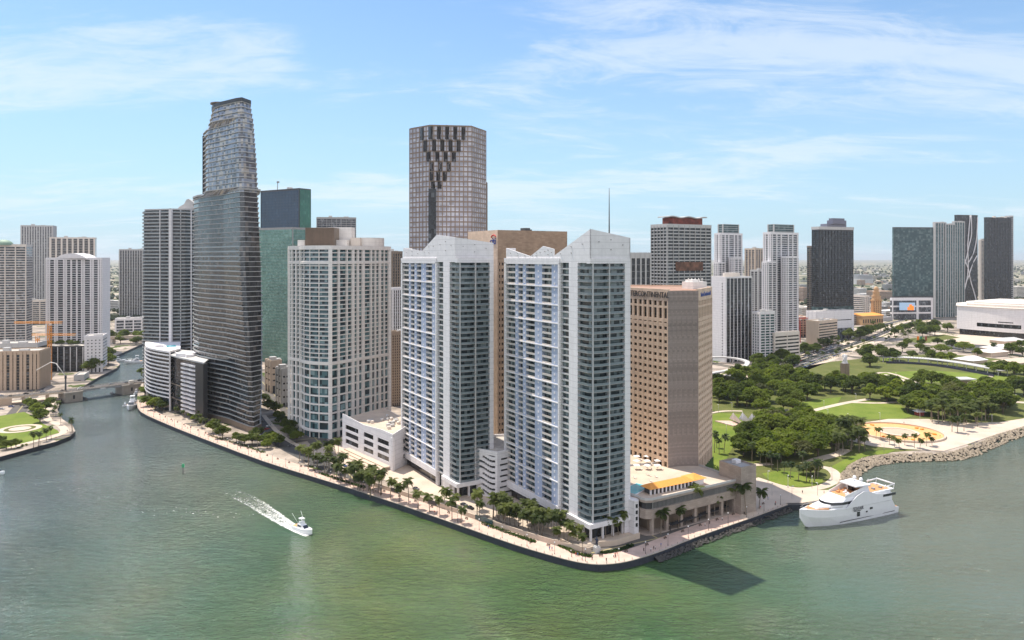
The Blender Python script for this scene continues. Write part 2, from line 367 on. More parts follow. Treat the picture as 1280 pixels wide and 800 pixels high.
def sheet(name, poly, mat, z, kind='structure', skirt=.06):
    mb = MB(); mb.prism(poly, z - skirt, z, 0, bot=False); return mb.build(name, mat, kind=kind)
def px(*pts, z=LAND): return [gp(x, y, z) for x, y in pts]
def strip(line, a, b):
    """band along an open polyline between offsets a and b, to the left of travel"""
    def off(d):
        out = []
        for i, p in enumerate(line):
            q0, q1 = line[max(i - 1, 0)], line[min(i + 1, len(line) - 1)]
            dx, dy = q1[0] - q0[0], q1[1] - q0[1]; L = math.hypot(dx, dy); out.append((p[0] - dy / L * d, p[1] + dx / L * d))
        return out
    return off(a), off(b)
def band_sheet(name, line, a, b, mat, z, skirt=.06):
    u, w = strip(line, a, b); mb = MB()
    for i in range(len(u) - 1):
        mb.poly([(*u[i], z), (*u[i + 1], z), (*w[i + 1], z), (*w[i], z)])
        mb.poly([(*u[i], z - skirt), (*u[i + 1], z - skirt), (*u[i + 1], z), (*u[i], z)])
        mb.poly([(*w[i + 1], z - skirt), (*w[i], z - skirt), (*w[i], z), (*w[i + 1], z)])
    return mb.build(name, mat, kind='structure')
def smooth_line(pts, n=4):
    out = []
    for i in range(len(pts) - 1):
        p0, p1, p2, p3 = pts[max(i - 1, 0)], pts[i], pts[i + 1], pts[min(i + 2, len(pts) - 1)]
        for k in range(n):
            t = k / n
            out.append(tuple(.5 * (2 * p1[j] + (p2[j] - p0[j]) * t + (2 * p0[j] - 5 * p1[j] + 4 * p2[j] - p3[j]) * t * t + (3 * p1[j] - p0[j] - 3 * p2[j] + p3[j]) * t ** 3) for j in (0, 1)))
    return out + [pts[-1]]
def ell(cx, cy, rx, ry, n=28): return [(cx + rx * math.cos(2 * math.pi * k / n), cy + ry * math.sin(2 * math.pi * k / n)) for k in range(n)]
# promenade: cap stone, paving, planted strip
WALK = smooth_line(PROM, 3)
band_sheet('promenade_edge', WALK, .0, .9, M['curb'], LAND + .25, .3)
band_sheet('promenade_paving', WALK, .9, 10.5, M['paving'], LAND + .06)
def grassmat(name, a, c):
    m, t, p = nt_new(name); b = NB(t); co = b.n('ShaderNodeTexCoord').outputs['Object']
    v = b.m('ADD', b.m('MULTIPLY', b.noise(co, .06, 5, .65), .6), b.m('MULTIPLY', b.noise(co, 1.1, 3), .4))
    b.l(b.mix(b.rng(v, .35, .65, 0, 1), a, c), p.inputs['Base Color']); p.inputs['Roughness'].default_value = .9; p.inputs['Specular IOR Level'].default_value = .15
    return m
GR1 = grassmat('mown_grass', (.10, .155, .02), (.19, .225, .04)); GR2 = grassmat('dark_park_grass', (.075, .10, .022), (.15, .15, .05)); GR3 = grassmat('clipped_lawn', (.035, .075, .02), (.06, .10, .03))  # park ground and verges get a darker, browner green than the lawns
# roads
ROAD = smooth_line([gp(*q) for q in ((318, 520), (338, 545), (372, 566), (420, 588))] + [], 4)
band_sheet('quay_road', ROAD, -5.5, 5.5, M['asphalt'], LAND + .05)
band_sheet('quay_road_pavement', ROAD, 5.5, 9, M['path'], LAND + .17, .2)
BLVD = smooth_line([gp(*q) for q in ((880, 492), (930, 474), (985, 455), (1040, 436), (1085, 421), (1120, 407), (1150, 399))], 4)
band_sheet('boulevard_pavement', BLVD, -34, 44, M['plaza'], LAND + .05)
band_sheet('boulevard_road', BLVD, 15, 27, M['asphalt'], LAND + .10); band_sheet('boulevard_road', BLVD, -13, -1, M['asphalt'], LAND + .10)
for o_ in (-7.2, -6.8, 20.8, 21.2): pass
dm = MB()
for d in (-7, 21):
    u, w = strip(BLVD, d - .15, d + .15)
    for i in range(0, len(u) - 1):
        for k in range(0, 6, 2):
            a, b_ = k / 6, (k + 1) / 6
            dm.poly([(*lerp(u[i], u[i + 1], a), LAND + .115), (*lerp(u[i], u[i + 1], b_), LAND + .115), (*lerp(w[i], w[i + 1], b_), LAND + .115), (*lerp(w[i], w[i + 1], a), LAND + .115)])
dm.build('road_marking', M['paint'], kind='structure')
# quay apron between the promenade wall and the towers
sheet('quay_apron', px((372, 575), (425, 585), (500, 605), (560, 626), (640, 656), (700, 672), (735, 680), (800, 672), (800, 640), (700, 600), (560, 560), (430, 545)), M['plaza'], LAND + .045)
# bayfront park
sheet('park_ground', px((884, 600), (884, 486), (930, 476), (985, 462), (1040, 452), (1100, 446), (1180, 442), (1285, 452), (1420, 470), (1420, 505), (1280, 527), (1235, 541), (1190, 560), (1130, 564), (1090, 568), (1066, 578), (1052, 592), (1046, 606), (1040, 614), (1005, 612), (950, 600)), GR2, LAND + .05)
sheet('lawn', px((884, 520), (900, 516), (925, 518), (934, 528), (925, 545), (912, 566), (903, 585), (884, 590)), GR1, LAND + .12)
sheet('lawn', px((1003, 512), (1040, 507), (1085, 502), (1126, 507), (1141, 520), (1128, 524), (1068, 524), (1030, 517)), GR1, LAND + .12)
sheet('lawn', px((985, 506), (1020, 500), (1052, 496), (1046, 506), (1012, 511)), GR1, LAND + .12)
sheet('lawn', px((1100, 466), (1160, 463), (1240, 468), (1282, 474), (1300, 486), (1240, 486), (1170, 478), (1110, 475)), GR1, LAND + .12)
sheet('lawn', px((1100, 450), (1112, 447), (1118, 450), (1108, 453)), GR1, LAND + .12)
sheet('lawn', px((952, 592), (975, 588), (1010, 592), (1030, 598), (1026, 606), (1000, 609), (968, 606)), GR1, LAND + .12)
sheet('lawn', px((1040, 583), (1060, 572), (1085, 564), (1120, 562), (1110, 567), (1080, 571), (1060, 581), (1050, 592), (1046, 604)), GR1, LAND + .12)
def pathline(name, pts, w, mat='path', z=.16): return band_sheet(name, smooth_line(px(*pts), 4), -w / 2, w / 2, M[mat], LAND + z)
pathline('park_path', ((976, 512), (1010, 518), (1045, 526), (1085, 531), (1120, 531)), 8)
pathline('park_path', ((1006, 516), (1030, 510), (1056, 504), (1085, 499)), 6, z=.165)
pathline('park_path', ((944, 598), (975, 608), (1003, 612), (1030, 608), (1045, 598), (1040, 588), (1026, 584), (1004, 583)), 6, z=.17)
pathline('park_path', ((1004, 582), (1020, 575), (1046, 568), (1058, 562)), 7, z=.175)
pathline('park_path', ((884, 517), (905, 514), (928, 514)), 4, z=.18)
pathline('park_path', ((1104, 468), (1130, 476), (1150, 489), (1153, 496)), 7, z=.185)
pathline('park_path', ((1080, 470), (1110, 466), (1150, 480), (1160, 482)), 5, z=.19)
pathline('park_path', ((1060, 503), (1100, 504), (1125, 502)), 5, z=.195)
pathline('park_path', ((1200, 492), (1222, 478), (1240, 470)), 5, z=.2)
pathline('park_path', ((1240, 500), (1290, 504), (1340, 504)), 9, z=.205)
pathline('park_path', ((898, 592), (930, 583), (965, 580)), 5, z=.21)
sheet('fountain_plaza', px((1052, 541), (1070, 530), (1110, 524), (1160, 524), (1200, 529), (1250, 528), (1300, 520), (1330, 520), (1280, 533), (1240, 545), (1205, 557), (1180, 564), (1120, 561), (1090, 558), (1062, 551)), M['plaza'], LAND + .22)
sheet('waterfront_plaza', px((940, 600), (975, 607), (1003, 613), (1040, 613), (1046, 616), (1030, 625), (1003, 629), (985, 629), (965, 636), (945, 645), (925, 650), (925, 620)), M['plaza'], LAND + .23)
# south bank park
sheet('lawn', px((-60, 528), (0, 520), (30, 515), (46, 522), (54, 530), (72, 538), (74, 541), (60, 545), (38, 553), (20, 558), (-60, 570)), GR1, LAND + .12)
band_sheet('park_path', smooth_line(px((-100, 590), (0, 565), (40, 554), (72, 546), (86, 539), (80, 531), (66, 525), (62, 516), (68, 505), (76, 496)), 4), 0, 5.5, M['plaza'], LAND + .2)
cx_, cy_ = gp(25, 536)
def ring(name, cx, cy, r0, r1, mat, z, n=36):
    mb = MB()
    for k in range(n):
        a, b_ = 2 * math.pi * k / n, 2 * math.pi * (k + 1) / n
        mb.poly([(cx + r0 * math.cos(a), cy + r0 * math.sin(a), z), (cx + r1 * math.cos(a), cy + r1 * math.sin(a), z), (cx + r1 * math.cos(b_), cy + r1 * math.sin(b_), z), (cx + r0 * math.cos(b_), cy + r0 * math.sin(b_), z)])
    return mb.build(name, mat, kind='structure')
ring('park_path', cx_, cy_, 10.5, 14.5, M['path'], LAND + .22); ring('lawn', cx_, cy_, 7.5, 10.4, GR2, LAND + .24); sheet('sand_circle', ell(cx_, cy_, 7.4, 7.4), M['path'], LAND + .26)
sheet('bank_road', px((-80, 520), (0, 508), (60, 500), (60, 496), (0, 503), (-80, 514)), M['path'], LAND + .14)

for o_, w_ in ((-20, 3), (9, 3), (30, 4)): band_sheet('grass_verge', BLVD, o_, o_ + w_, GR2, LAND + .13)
sheet('lawn', px((1130, 424), (1180, 418), (1200, 422), (1150, 430)), GR2, LAND + .12)
sheet('arena_forecourt', px((1165, 416), (1290, 424), (1290, 440), (1240, 436), (1170, 424)), M['path'], LAND + .09)
sheet('car_park', px((1180, 428), (1240, 432), (1236, 440), (1185, 435)), M['asphalt'], LAND + .12)
# ------------------------------------------------------------------ generic tower
def rooftop(root, org, pl, z, mat, n=3, seed=1, hmax=4):
    rr = random.Random(seed); c = cen(pl)
    for k in range(n):
        i = rr.randrange(len(pl)); p = lerp(c, pl[i], rr.uniform(.05, .5)); h = rr.uniform(1.5, hmax)
        mb = MB(); e = math.atan2(pl[1][1] - pl[0][1], pl[1][0] - pl[0][0])
        mb.box(p[0], p[1], z + h / 2, rr.uniform(3, 9), rr.uniform(3, 7), h, e); mb.build('roof_unit', mat, root, org)
def tower(name, label, pl, z1, z0=LAND, wall='white', gl='dark', fh=3.3, band=.9, bd=.3, piers=(), pd=.4, parapet=1.4, top=None, base=0, basemat=None, units=2, unitmat='lgrey', cat='building', group=None, seed=3, groups=0, piermat=None):
    """glass body, one wall mesh of floor bands and piers in front of it, roof; piers = (edge, count or list of 0..1, width)"""
    c = cen(pl); org = (c[0], c[1], z0); root = thing(name, label, cat, org, 0, group)
    zt_ = top if top else z1 - 1.5
    g = MB(); g.prism(pl, z0, z1 - .4, 0); g.build('glazing', GL[gl], root, org)
    w = MB(); opl = offset(pl, bd)
    z = z1 - parapet
    w.prism(opl, zt_ - .01 if top else z1 - parapet - band, z1, 0)
    z = (zt_ if top else z1 - parapet - band) - fh; k = 1
    while z > z0 + base + fh * .4:
        hb = band * (2.2 if groups and k % groups == 0 else 1)
        w.prism(opl, z, z + hb, 0); z -= fh; k += 1
    zb = z0; pw_ = MB()
    if base: w.prism(offset(pl, bd + .25), z0, z0 + base, 0)
    n = len(pl)
    for e, cnt, wd in piers:
        p, q = pl[e % n], pl[(e + 1) % n]; L = dist(p, q)
        ts = cnt if isinstance(cnt, (list, tuple)) else [(wd / 2 + (L - wd) * i / max(cnt - 1, 1)) / L for i in range(cnt)]
        for t in ts:
            a, b_ = lerp(p, q, max(0, t - wd / 2 / L)), lerp(p, q, min(1, t + wd / 2 / L)); (pw_ if piermat else w).seg(a, b_, zb, z1 - .06, -.2, bd + pd, 0)
    w.build('wall', M[wall] if isinstance(wall, str) else wall, root, org)
    if pw_.v: pw_.build('fins', M[piermat], root, org)
    r = MB(); r.prism(offset(pl, bd - .5), z1 + .002, z1 + .05, 0); r.build('roof', M['roof'], root, org)
    par = MB(); op2 = offset(pl, bd - .5); m_ = len(opl)
    for i in range(m_):
        a, b_, c_, d_ = opl[i], opl[(i + 1) % m_], op2[(i + 1) % m_], op2[i]; zz = z1 + 1.1
        par.poly([(*a, z1), (*b_, z1), (*b_, zz), (*a, zz)]); par.poly([(*a, zz), (*b_, zz), (*c_, zz), (*d_, zz)]); par.poly([(*c_, z1), (*d_, z1), (*d_, zz), (*c_, zz)])
    par.build('parapet', M[wall] if isinstance(wall, str) else wall, root, org)
    if units: rooftop(root, org, pl, z1 + .05, M[unitmat], units, seed)
    return root, org
def add(root, org, name, mb, mat): return mb.build(name, mat, root, org)
def edge_pt(pl, e, t): return lerp(pl[e], pl[(e + 1) % len(pl)], t)
def slab_ring(root, org, pl, z, h, mat, rail=None, rh=1.05, name='balcony', inset=.15, edges=None, nbot=True):
    mb = MB(); mb.prism(pl, z, z + h, 0); b_ = mb.build(name, mat, root, org)
    if rail:
        r = MB(); ip = offset(pl, -inset); n = len(ip)
        for i in (edges if edges is not None else range(n)):
            p, q = ip[i], ip[(i + 1) % n]; r.seg(p, q, z + h, z + h + rh, -.06, 0, 0)
        r.build('railing', rail, b_, org)
        b_.children[0].parent = b_
    return b_
# ------------------------------------------------------------------ twin waterfront condominium towers with sawtooth crowns
def bayfront_condo(label, xF, D, xL, xR, pxs, zr, crown):
    """F corner faces the water; left long face (a panelled facade), right short face (glass bay).  pxs: pixel columns of features"""
    ang = 31; c, s = math.cos(R(ang)), math.sin(R(ang)); pl = plan(xF, D, xL, xR, ang); f, r, bk, l = pl
    LL, WW = dist(f, l), dist(f, r); org = (*cen(pl), LAND); root = thing('apartment_tower', label, 'apartment tower', org, 0, 'twin white condominium towers on the point')
    def bl(px_): k = (px_ - 640) / F; return (f[0] - k * f[1]) / (s + k * c)          # metres back along the long face
    def ar(px_): k = (px_ - 640) / F; return (k * f[1] - f[0]) / (c - k * s)          # metres along the short face
    def P(a, b): return (f[0] + c * a - s * b, f[1] + s * a + c * b)
    N, fh, zb = 40, 3.025, LAND + 8.5; ztop = zb + N * fh
    corner, pier0, strip0, strip1, fac0 = [bl(q) for q in pxs['left']]               # corner bay end, pier end, window strip, recess, facade start
    bay1, mull = ar(pxs['right'][0]), ar(pxs['right'][1])
    gb = 1.6
    g = MB(); g.prism([P(gb, gb), P(WW - gb, gb), P(WW - gb, LL - gb), P(gb, LL - gb)], zb - 2, ztop, 0); g.build('glazing', GL['om'], root, org)
    w = MB()
    # white concrete: piers, frame, plinth, top band, plain back walls with window slots
    def wall_b(b0, b1, z0, z1, a0=0, a1=1.7): w.prism([P(a0, b0), P(a1, b0), P(a1, b1), P(a0, b1)], z0, z1, 0)
    wall_b(corner, pier0, LAND, ztop); wall_b(strip1, fac0, LAND, ztop)
    wall_b(fac0, fac0 + 1.2, zb - 2, ztop, -.5); wall_b(LL - 1.8, LL, LAND, ztop, -.5, 3)
    w.prism([P(bay1, 0), P(WW, 0), P(WW, 4.5), P(bay1, 4.5)], LAND, ztop, 0)
    w.prism([P(WW - .8, 4.5), P(WW, 4.5), P(WW, LL), P(WW - .8, LL)], LAND, ztop, 0) if False else None
    for k in range(9):      # east face piers and the back face piers
        b0 = 6 + (LL - 8) * k / 8; w.prism([P(WW - 1.7, b0 - 1.3), P(WW, b0 - 1.3), P(WW, b0 + 1.3), P(WW - 1.7, b0 + 1.3)], LAND, ztop, 0)
    for k in range(4):
        a0 = 2 + (WW - 4) * k / 3; w.prism([P(a0 - 1, LL - 1.7), P(a0 + 1, LL - 1.7), P(a0 + 1, LL - .003), P(a0 - 1, LL - .003)], LAND, ztop, 0)
    w.prism([P(.02, .02), P(WW - .02, .02), P(WW - .02, LL - .02), P(.02, LL - .02)], ztop, ztop + 2.2, 0)
    w.prism([P(-.5, fac0), P(1.7, fac0), P(1.7, LL), P(-.5, LL)], ztop - .9, ztop + 2.25, 0)
    # plinth: solid under the long face, colonnade under the bay
    w.prism([P(-.45, fac0 + .1), P(2, fac0 + .1), P(2, LL - .1), P(-.45, LL - .1)], zb - 3.4, zb + .4, 0)
    w.prism([P(-1.2, -1.2), P(WW - .2, -1.2), P(WW - .2, LL - 3), P(2, LL - 3), P(2, pier0), P(-1.2, pier0)], zb - 2.2, zb - .02, 0)
    w.prism([P(3, 5), P(WW - 1, 5), P(WW - 1, LL - 2), P(3, LL - 2)], LAND, zb - 2.1, 0)
    for a in (.2, WW * .3, WW * .55, WW * .8): w.prism([P(a, .2), P(a + .9, .2), P(a + .9, 1.1), P(a, 1.1)], LAND, zb - 2.1, 0)
    for b in (6, 12, 20, 28): w.prism([P(.3, b), P(1.2, b), P(1.2, b + .9), P(.3, b + .9)], LAND, zb - 2.1, 0)
    w.build('wall', M['white'], root, org)
    lob = MB(); lob.prism([P(2, 3), P(WW - 1.2, 3), P(WW - 1.2, LL - 4), P(2, LL - 4)], LAND, zb - 2.3, 0); lob.build('lobby_glazing', GL['dark'], root, org)
    # window strip between the piers
    sb = MB()
    for k in range(N): sb.prism([P(.35, pier0), P(1.5, pier0), P(1.5, strip1), P(.35, strip1)], zb + k * fh - .25, zb + k * fh + .45, 0)
    sb.build('spandrel', M['lgrey'], root, org)
    # long face: pale blue panels between recessed balconies
    blues = [(bl(b_), bl(a_)) for a_, b_ in pxs['blue']]
    blues = [(min(q), max(q)) for q in blues]
    for b0, b1 in blues:
        pmb = MB(); pmb.prism([P(0, b0), P(1.6, b0), P(1.6, b1), P(0, b1)], zb + .4, ztop - .9, 0)
        for k in range(N):
            if b1 - b0 > 3: pmb.prism([P(-.12, (b0 + b1) / 2 - .5), P(.05, (b0 + b1) / 2 - .5), P(.05, (b0 + b1) / 2 + .5), P(-.12, (b0 + b1) / 2 + .5)], zb + k * fh + 1.1, zb + k * fh + 2.1, 1)
        pmb.build('blue_panel', [M['lblue'], M['white']], root, org)
    edges_ = sorted([(fac0 + 1.2, fac0 + 1.2)] + blues + [(LL - 1.8, LL - 1.8)])
    bays = [(edges_[i][1], edges_[i + 1][0]) for i in range(len(edges_) - 1) if edges_[i + 1][0] - edges_[i][1] > .8]
    bm_ = MB()
    for b0, b1 in bays:
        bm_.prism([P(.02, b0 + .02), P(1.62, b0 + .02), P(1.62, b1 - .02), P(.02, b1 - .02)], 0, .28, 0); bm_.prism([P(.03, b0 + .02), P(.15, b0 + .02), P(.15, b1 - .02), P(.03, b1 - .02)], .28, 1.12, 1)
    bm_.prism([P(.6, fac0 + 1.3), P(1.6, fac0 + 1.3), P(1.6, LL - 1.9), P(.6, LL - 1.9)], .02, .26, 0)
    proto = None
    for k in range(N):
        if proto is None:
            proto = bm_.build('balcony_row', [M['lgrey'], M['balc']], root, (org[0], org[1], 0)); o = proto
        else: o = proto.copy(); COL.objects.link(o)
        o.location = (0, 0, zb + k * fh + .02 - LAND)
    for i, k in enumerate((4, 7, 10, 13, 17, 20, 23, 26, 30, 33, 36)):   # wide white bands every few storeys
        q = MB(); q.prism([P(-.4, fac0 + 1.0), P(.3, fac0 + 1.0), P(.3, LL - 1.0), P(-.4, LL - 1.0)], zb + k * fh - .25, zb + k * fh + .3, 0); q.build('facade_band', M['white'], root, org)
    # glass bay: balconies wrapping the corner, slightly bowed
    ring_ = [P(0, corner), P(0, 2.2), P(1.6, -.2), P(mull * .6, -.9), P(mull, -.55), P(bay1, -.1), P(bay1, 1.7), P(1.7, 1.7), P(1.7, corner)]
    sl = MB(); sl.prism(ring_, 0, .2, 0)
    rl = MB(); ip = offset(ring_, -.02)
    for i in range(5): rl.seg(ip[i], ip[i + 1], .2, 1.3, -.05, 0, 0)
    proto = None
    for k in range(N):
        if proto is None:
            proto = sl.build('balcony', M['grey'], root, (org[0], org[1], 0)); o = proto; prl = rl.build('railing', M['rail'], proto, (org[0], org[1], 0))
        else:
            o = proto.copy(); COL.objects.link(o); d = prl.copy(); COL.objects.link(d); d.parent = o
        o.location = (0, 0, zb + k * fh - LAND)
    mu = MB(); mu.prism([P(mull - .35, -.7), P(mull + .35, -.6), P(mull + .35, 1), P(mull - .35, 1)], zb, ztop, 0); mu.prism([P(1.3, -.3), P(1.7, -.35), P(1.7, .6), P(1.3, .6)], zb, ztop, 0)
    mu.build('mullion', M['lgrey'], root, org)
    fr = MB(); fr.prism([P(.01, .5), P(1, -.25), P(mull, -.6), P(bay1, -.15), P(WW - .03, .01), P(WW - .03, 3), P(.01, 3)], ztop - .3, ztop + 2.15, 0); fr.build('bay_cap', M['white'], root, org)
    # sawtooth crown walls: (points along the outline, heights)
    for nm, pts in crown:
        cr = MB(); base = ztop + 2.2
        for (p0, h0), (p1, h1) in zip(pts, pts[1:]):
            A, B = P(*p0), P(*p1); dx, dy = B[0] - A[0], B[1] - A[1]; d = math.hypot(dx, dy); nx, ny = -dy / d * .5, dx / d * .5
            A2, B2 = (A[0] + nx, A[1] + ny), (B[0] + nx, B[1] + ny)
            v = [(*A, base), (*B, base), (*B2, base), (*A2, base), (*A, base + h0), (*B, base + h1), (*B2, base + h1), (*A2, base + h0)]
            cr.mesh(v, [(0, 1, 5, 4), (1, 2, 6, 5), (2, 3, 7, 6), (3, 0, 4, 7), (4, 5, 6, 7)], 0)
            for t, hh in ((.2, .6), (.5, .35), (.5, .75), (.8, .6)):
                q = lerp(A, B, t); zc = base + (h0 + (h1 - h0) * t) * hh
                cr.box(q[0] - nx * .5, q[1] - ny * .5, zc, .4, .4, .4, math.atan2(dy, dx), 1)
        cr.build('crown', [M['white'], M['grey']], root, org)
    rf = MB(); rf.prism([P(.6, .6), P(WW - .6, .6), P(WW - .6, LL - .6), P(.6, LL - .6)], ztop + 2.2, ztop + 2.3, 0); rf.build('roof', M['roof'], root, org)
    return root, P, LL, WW, ztop
def crown_spec(L, W, K, hK, hF, hR, zig):
    front = [((0.02, K), hK), ((0.02, 0.02), hF), ((W, 0.02), hR), ((W, L * .3), hR * .8)]
    back = [((0.02, L), zig[0]), ((0.02, L * .72), zig[1]), ((0.02, L * .42), zig[2]), ((.02, L * .42 - 6), zig[3])]
    return [('crown', front), ('crown', list(reversed(list(reversed(back)))))]
bayfront_condo('white twin tower at the point, its crown rising to a peak over the corner', 738, 334, 631, 788, dict(left=(722, 711, 706, 700.5, 700), right=(781, 761), blue=((644, 648), (653.5, 657.5), (668.5, 677.5), (689.5, 697))), 0,
    [('crown', [((.02, 30), 1.2), ((.02, .02), 13.6), ((24, .02), 9.8), ((24, 30), 3)]), ('crown', [((.03, 77), 5.6), ((.03, 52), 1.0), ((.03, 40), 6.2), ((.03, 30), 4.6)]), ('crown', [((6, 77), 5.6), ((.6, 77), 5.6)])])
bayfront_condo('white twin tower beside the terraced garage, its crown sloping down from the inner peak', 572, 394, 502, 617, dict(left=(562, 554, 551, 546.5, 546), right=(612, 594), blue=((511, 513.5), (518, 521), (526.5, 532.5), (540, 544))), 0,
    [('crown', [((.02, 27), 13.5), ((.02, 3), 11.5), ((22.6, .02), 8.6), ((22.6, 30), 3)]), ('crown', [((.03, 77), 6.5), ((.03, 48), 4.2), ((.03, 27), 13.5)]), ('crown', [((6, 77), 6.5), ((.6, 77), 6.5)])])
# ------------------------------------------------------------------ curved dark glass tower like a sail
def sail_tower():
    org = (-228, 590, LAND); root = thing('sail_tower', 'tallest tower, dark glass shaped like a sail with a stepped terrace high on its side', 'apartment tower', org)
    prof = [(540, 326, 314), (520, 326.5, 313.5), (490, 328, 312), (400, 328.5, 306), (330, 327.5, 302), (260, 324, 301.5), (200, 321, 300), (150, 317, 299), (122, 312, 298)]
    def interp(y, k):
        for a, b in zip(prof, prof[1:]):
            if a[0] >= y >= b[0]: t = (a[0] - y) / (a[0] - b[0]); return a[k] + (b[k] - a[k]) * t
        return prof[-1][k]
    def poly(z):
        y = HOR + (H - z) * F / 552
        y = max(122, min(540, y)); xr = interp(y, 1); xc = interp(y, 2)
        a = at(xr, 554); c1 = at(xc + 4, 543); c2 = at(xc - 3, 545.5)
        xl = 240.8 if z < 187 else (253.5 if z < 238 else 259 + (z - 238) * .4)
        X0 = xc - 3
        front = [at(X0 + (xl - X0) * .36, 572 if z < 187 else 560), at(X0 + (xl - X0) * .66, 588 if z < 187 else 571)]
        yl = 0 if z < 187 else (-24 if z < 238 else -38); left = [at(X0 + (xl - X0) * .90, 605 + yl), at(xl, 622 + yl), at(xl + 1.5, 640 + yl), at(xl + 9, 655 + yl)]
        if z >= 238: front = [at(X0 + (xl - X0) * .36, 553), at(X0 + (xl - X0) * .66, 559)]; left = [at(X0 + (xl - X0) * .92, 567), at(xl, 578), at(xl + 1, 594), at(xl + 7, 608)]
        return [c2, c1, a, at(xr - 1.5, 585), at(xr - 10, 625), at(xr - 24, 655)] + left[::-1] + front[::-1]
    fh = 3.78; zs = [LAND + 4 + fh * k for k in range(66)]
    lo, hi = MB(), MB()
    for k in range(len(zs) - 1):
        z0, z1 = zs[k], zs[k + 1]
        p, q = poly(z0 + .1), poly(z1 - .1)
        if len(p) != len(q): q = p
        n = len(p); L = 0; g = hi if z0 > 181 else lo
        p = offset(p, -1.0); q = offset(q, -1.0)
        for i in range(n):
            a, b, c, d = p[i], p[(i + 1) % n], q[(i + 1) % n], q[i]; dl = dist(a, b)
            g.poly([(*a, z0), (*b, z0), (*c, z1), (*d, z1)], 0, [(L, z0), (L + dl, z0), (L + dl, z1), (L, z1)]); L += dl
    lo.build('glazing', GL['sail'], root, org); hi.build('upper_glazing', GL['sailtop'], root, org)
    for k, z in enumerate(zs):
        pl = poly(z); mb = MB()
        th = .38 if z < 186 else .5
        mb.prism(pl, z, z + th, 0); s = mb.build('floor_slab', M['lgrey'], root, org)
        if z < 146:
            r = MB(); ip = offset(pl, -.12); n = len(ip)
            for i in (range(6, n) if z < 187 else ()): r.seg(ip[i], ip[(i + 1) % n], z + th, z + th + .7, -.05, 0)
            r.build('railing', M['rail'], s, org)
    zt_ = zs[-1]
    # terrace, roof screen and the roof disc
    t = MB(); t.prism(poly(150), 186.2, 187.6, 0); t.build('terrace', M['grey'], root, org)
    pt = poly(zt_); t = MB(); t.prism(offset(pt, .3), zt_ + .5, zt_ + 3.2, 0); t.build('roof_screen', M['dgrey'], root, org)
    c = cen(pt); t = MB(); t.prism(ell(c[0] - 6, c[1] + 2, 6, 6), zt_ + 3.3, zt_ + 5.4, 0); t.prism(ell(c[0] - 6, c[1], 9, 9), zt_ + 5.4, zt_ + 6.2, 0); t.prism(offset(pt, -3), zt_ + 3.21, zt_ + 3.9, 0); t.build('roof', M['bronze'], root, org)
    # dark blade at the terrace end
    t = MB(); a = at(255.5, 604); t.box(a[0], a[1], 212, 1.6, 14, 48, .3); t.build('edge_fin', M['black'], root, org)
    t = MB(); t.prism(offset(poly(10), .4), LAND, LAND + 4.2, 0); t.build('plinth', M['bronze'], root, org)
sail_tower()
# rounded residential tower behind it
def round_tower():
    D = 700; c = at(222, D + 14); org = (*c, LAND); root = thing('round_tower', 'rounded dark tower with a white vertical rib and a white sail on its roof', 'apartment tower', org)
    def shp(): return [(c[0] - 26 + 6 * math.cos(a), c[1] + 2 + 16 * math.sin(a)) for a in [math.pi * (.5 + k / 10) for k in range(11)]] + [at(214, 690), at(232, 694), at(252, 708), at(254, 740), (c[0], c[1] + 34)]
    pl = shp()[::1]; zt_ = zt(263, 690); fh = 3.35
    g = MB(); g.prism(offset(pl, -1.3), LAND, zt_, 0); g.build('glazing', GL['dark'], root, org)
    sl = MB(); sl.prism(pl, 0, .55, 0); rl = MB(); ip = offset(pl, -.1)
    for i in range(len(ip)): rl.seg(ip[i], ip[(i + 1) % len(ip)], .55, 1.35, -.05, 0)
    proto = None
    for k in range(int((zt_ - 14) / fh) + 1):
        if not proto: proto = o = sl.build('floor_slab', M['lgrey'], root, (c[0], c[1], 0)); pr = rl.build('railing', M['rail'], o, (c[0], c[1], 0))
        else: o = proto.copy(); COL.objects.link(o); d = pr.copy(); COL.objects.link(d); d.parent = o
        o.location = (0, 0, 14 + k * fh - LAND)
    w = MB(); a = at(213.5, 688.5); w.box(a[0], a[1], (zt_ + 14) / 2, 2.6, 3, zt_ - 12); a = at(188.8, 712)
    for px_ in (200, 226, 239): a = at(px_, 690.5 if px_ < 215 else 694); w.box(a[0], a[1], (zt_ + 14) / 2, .6, 1.2, zt_ - 13)
    w.build('rib', M['white'], root, org)
    r = MB(); r.prism(offset(pl, -2), zt_ + .6, zt_ + 2, 0); r.build('roof', M['lgrey'], root, org)
    s = MB(); p0 = at(222, 706); pr = [(0, 0), (17, 0), (17, 5.5), (10.5, 10.5), (8.5, 9.6), (6.4, 5.2), (2, 2.6)]; n_ = len(pr)
    v_ = [(p0[0] + x, p0[1] - 1 + .12 * x, zt_ + 2 + z) for x, z in pr] + [(p0[0] + x, p0[1] + 5 + .12 * x, zt_ + 2 + z) for x, z in pr]
    s.mesh(v_, [tuple(range(n_)), tuple(reversed(range(n_, 2 * n_)))] + [(i, n_ + i, n_ + (i + 1) % n_, (i + 1) % n_) for i in range(n_)], 0); s.build('roof_sail', M['lgrey'], root, org)
    v = MB(); rr = random.Random(4)
    for k in range(70):
        p = lerp(at(193, 704), at(213, 690), rr.random()); z = zt_ + .6 + rr.random() * 1.3
        v.box(p[0], p[1] + 2 + rr.random(), z, .9, .9, .7, rr.random() * 3)
    v.build('roof_planting', leafmat('roof_leaf', (.04, .07, .02), (.09, .13, .03)), root, org)
round_tower()
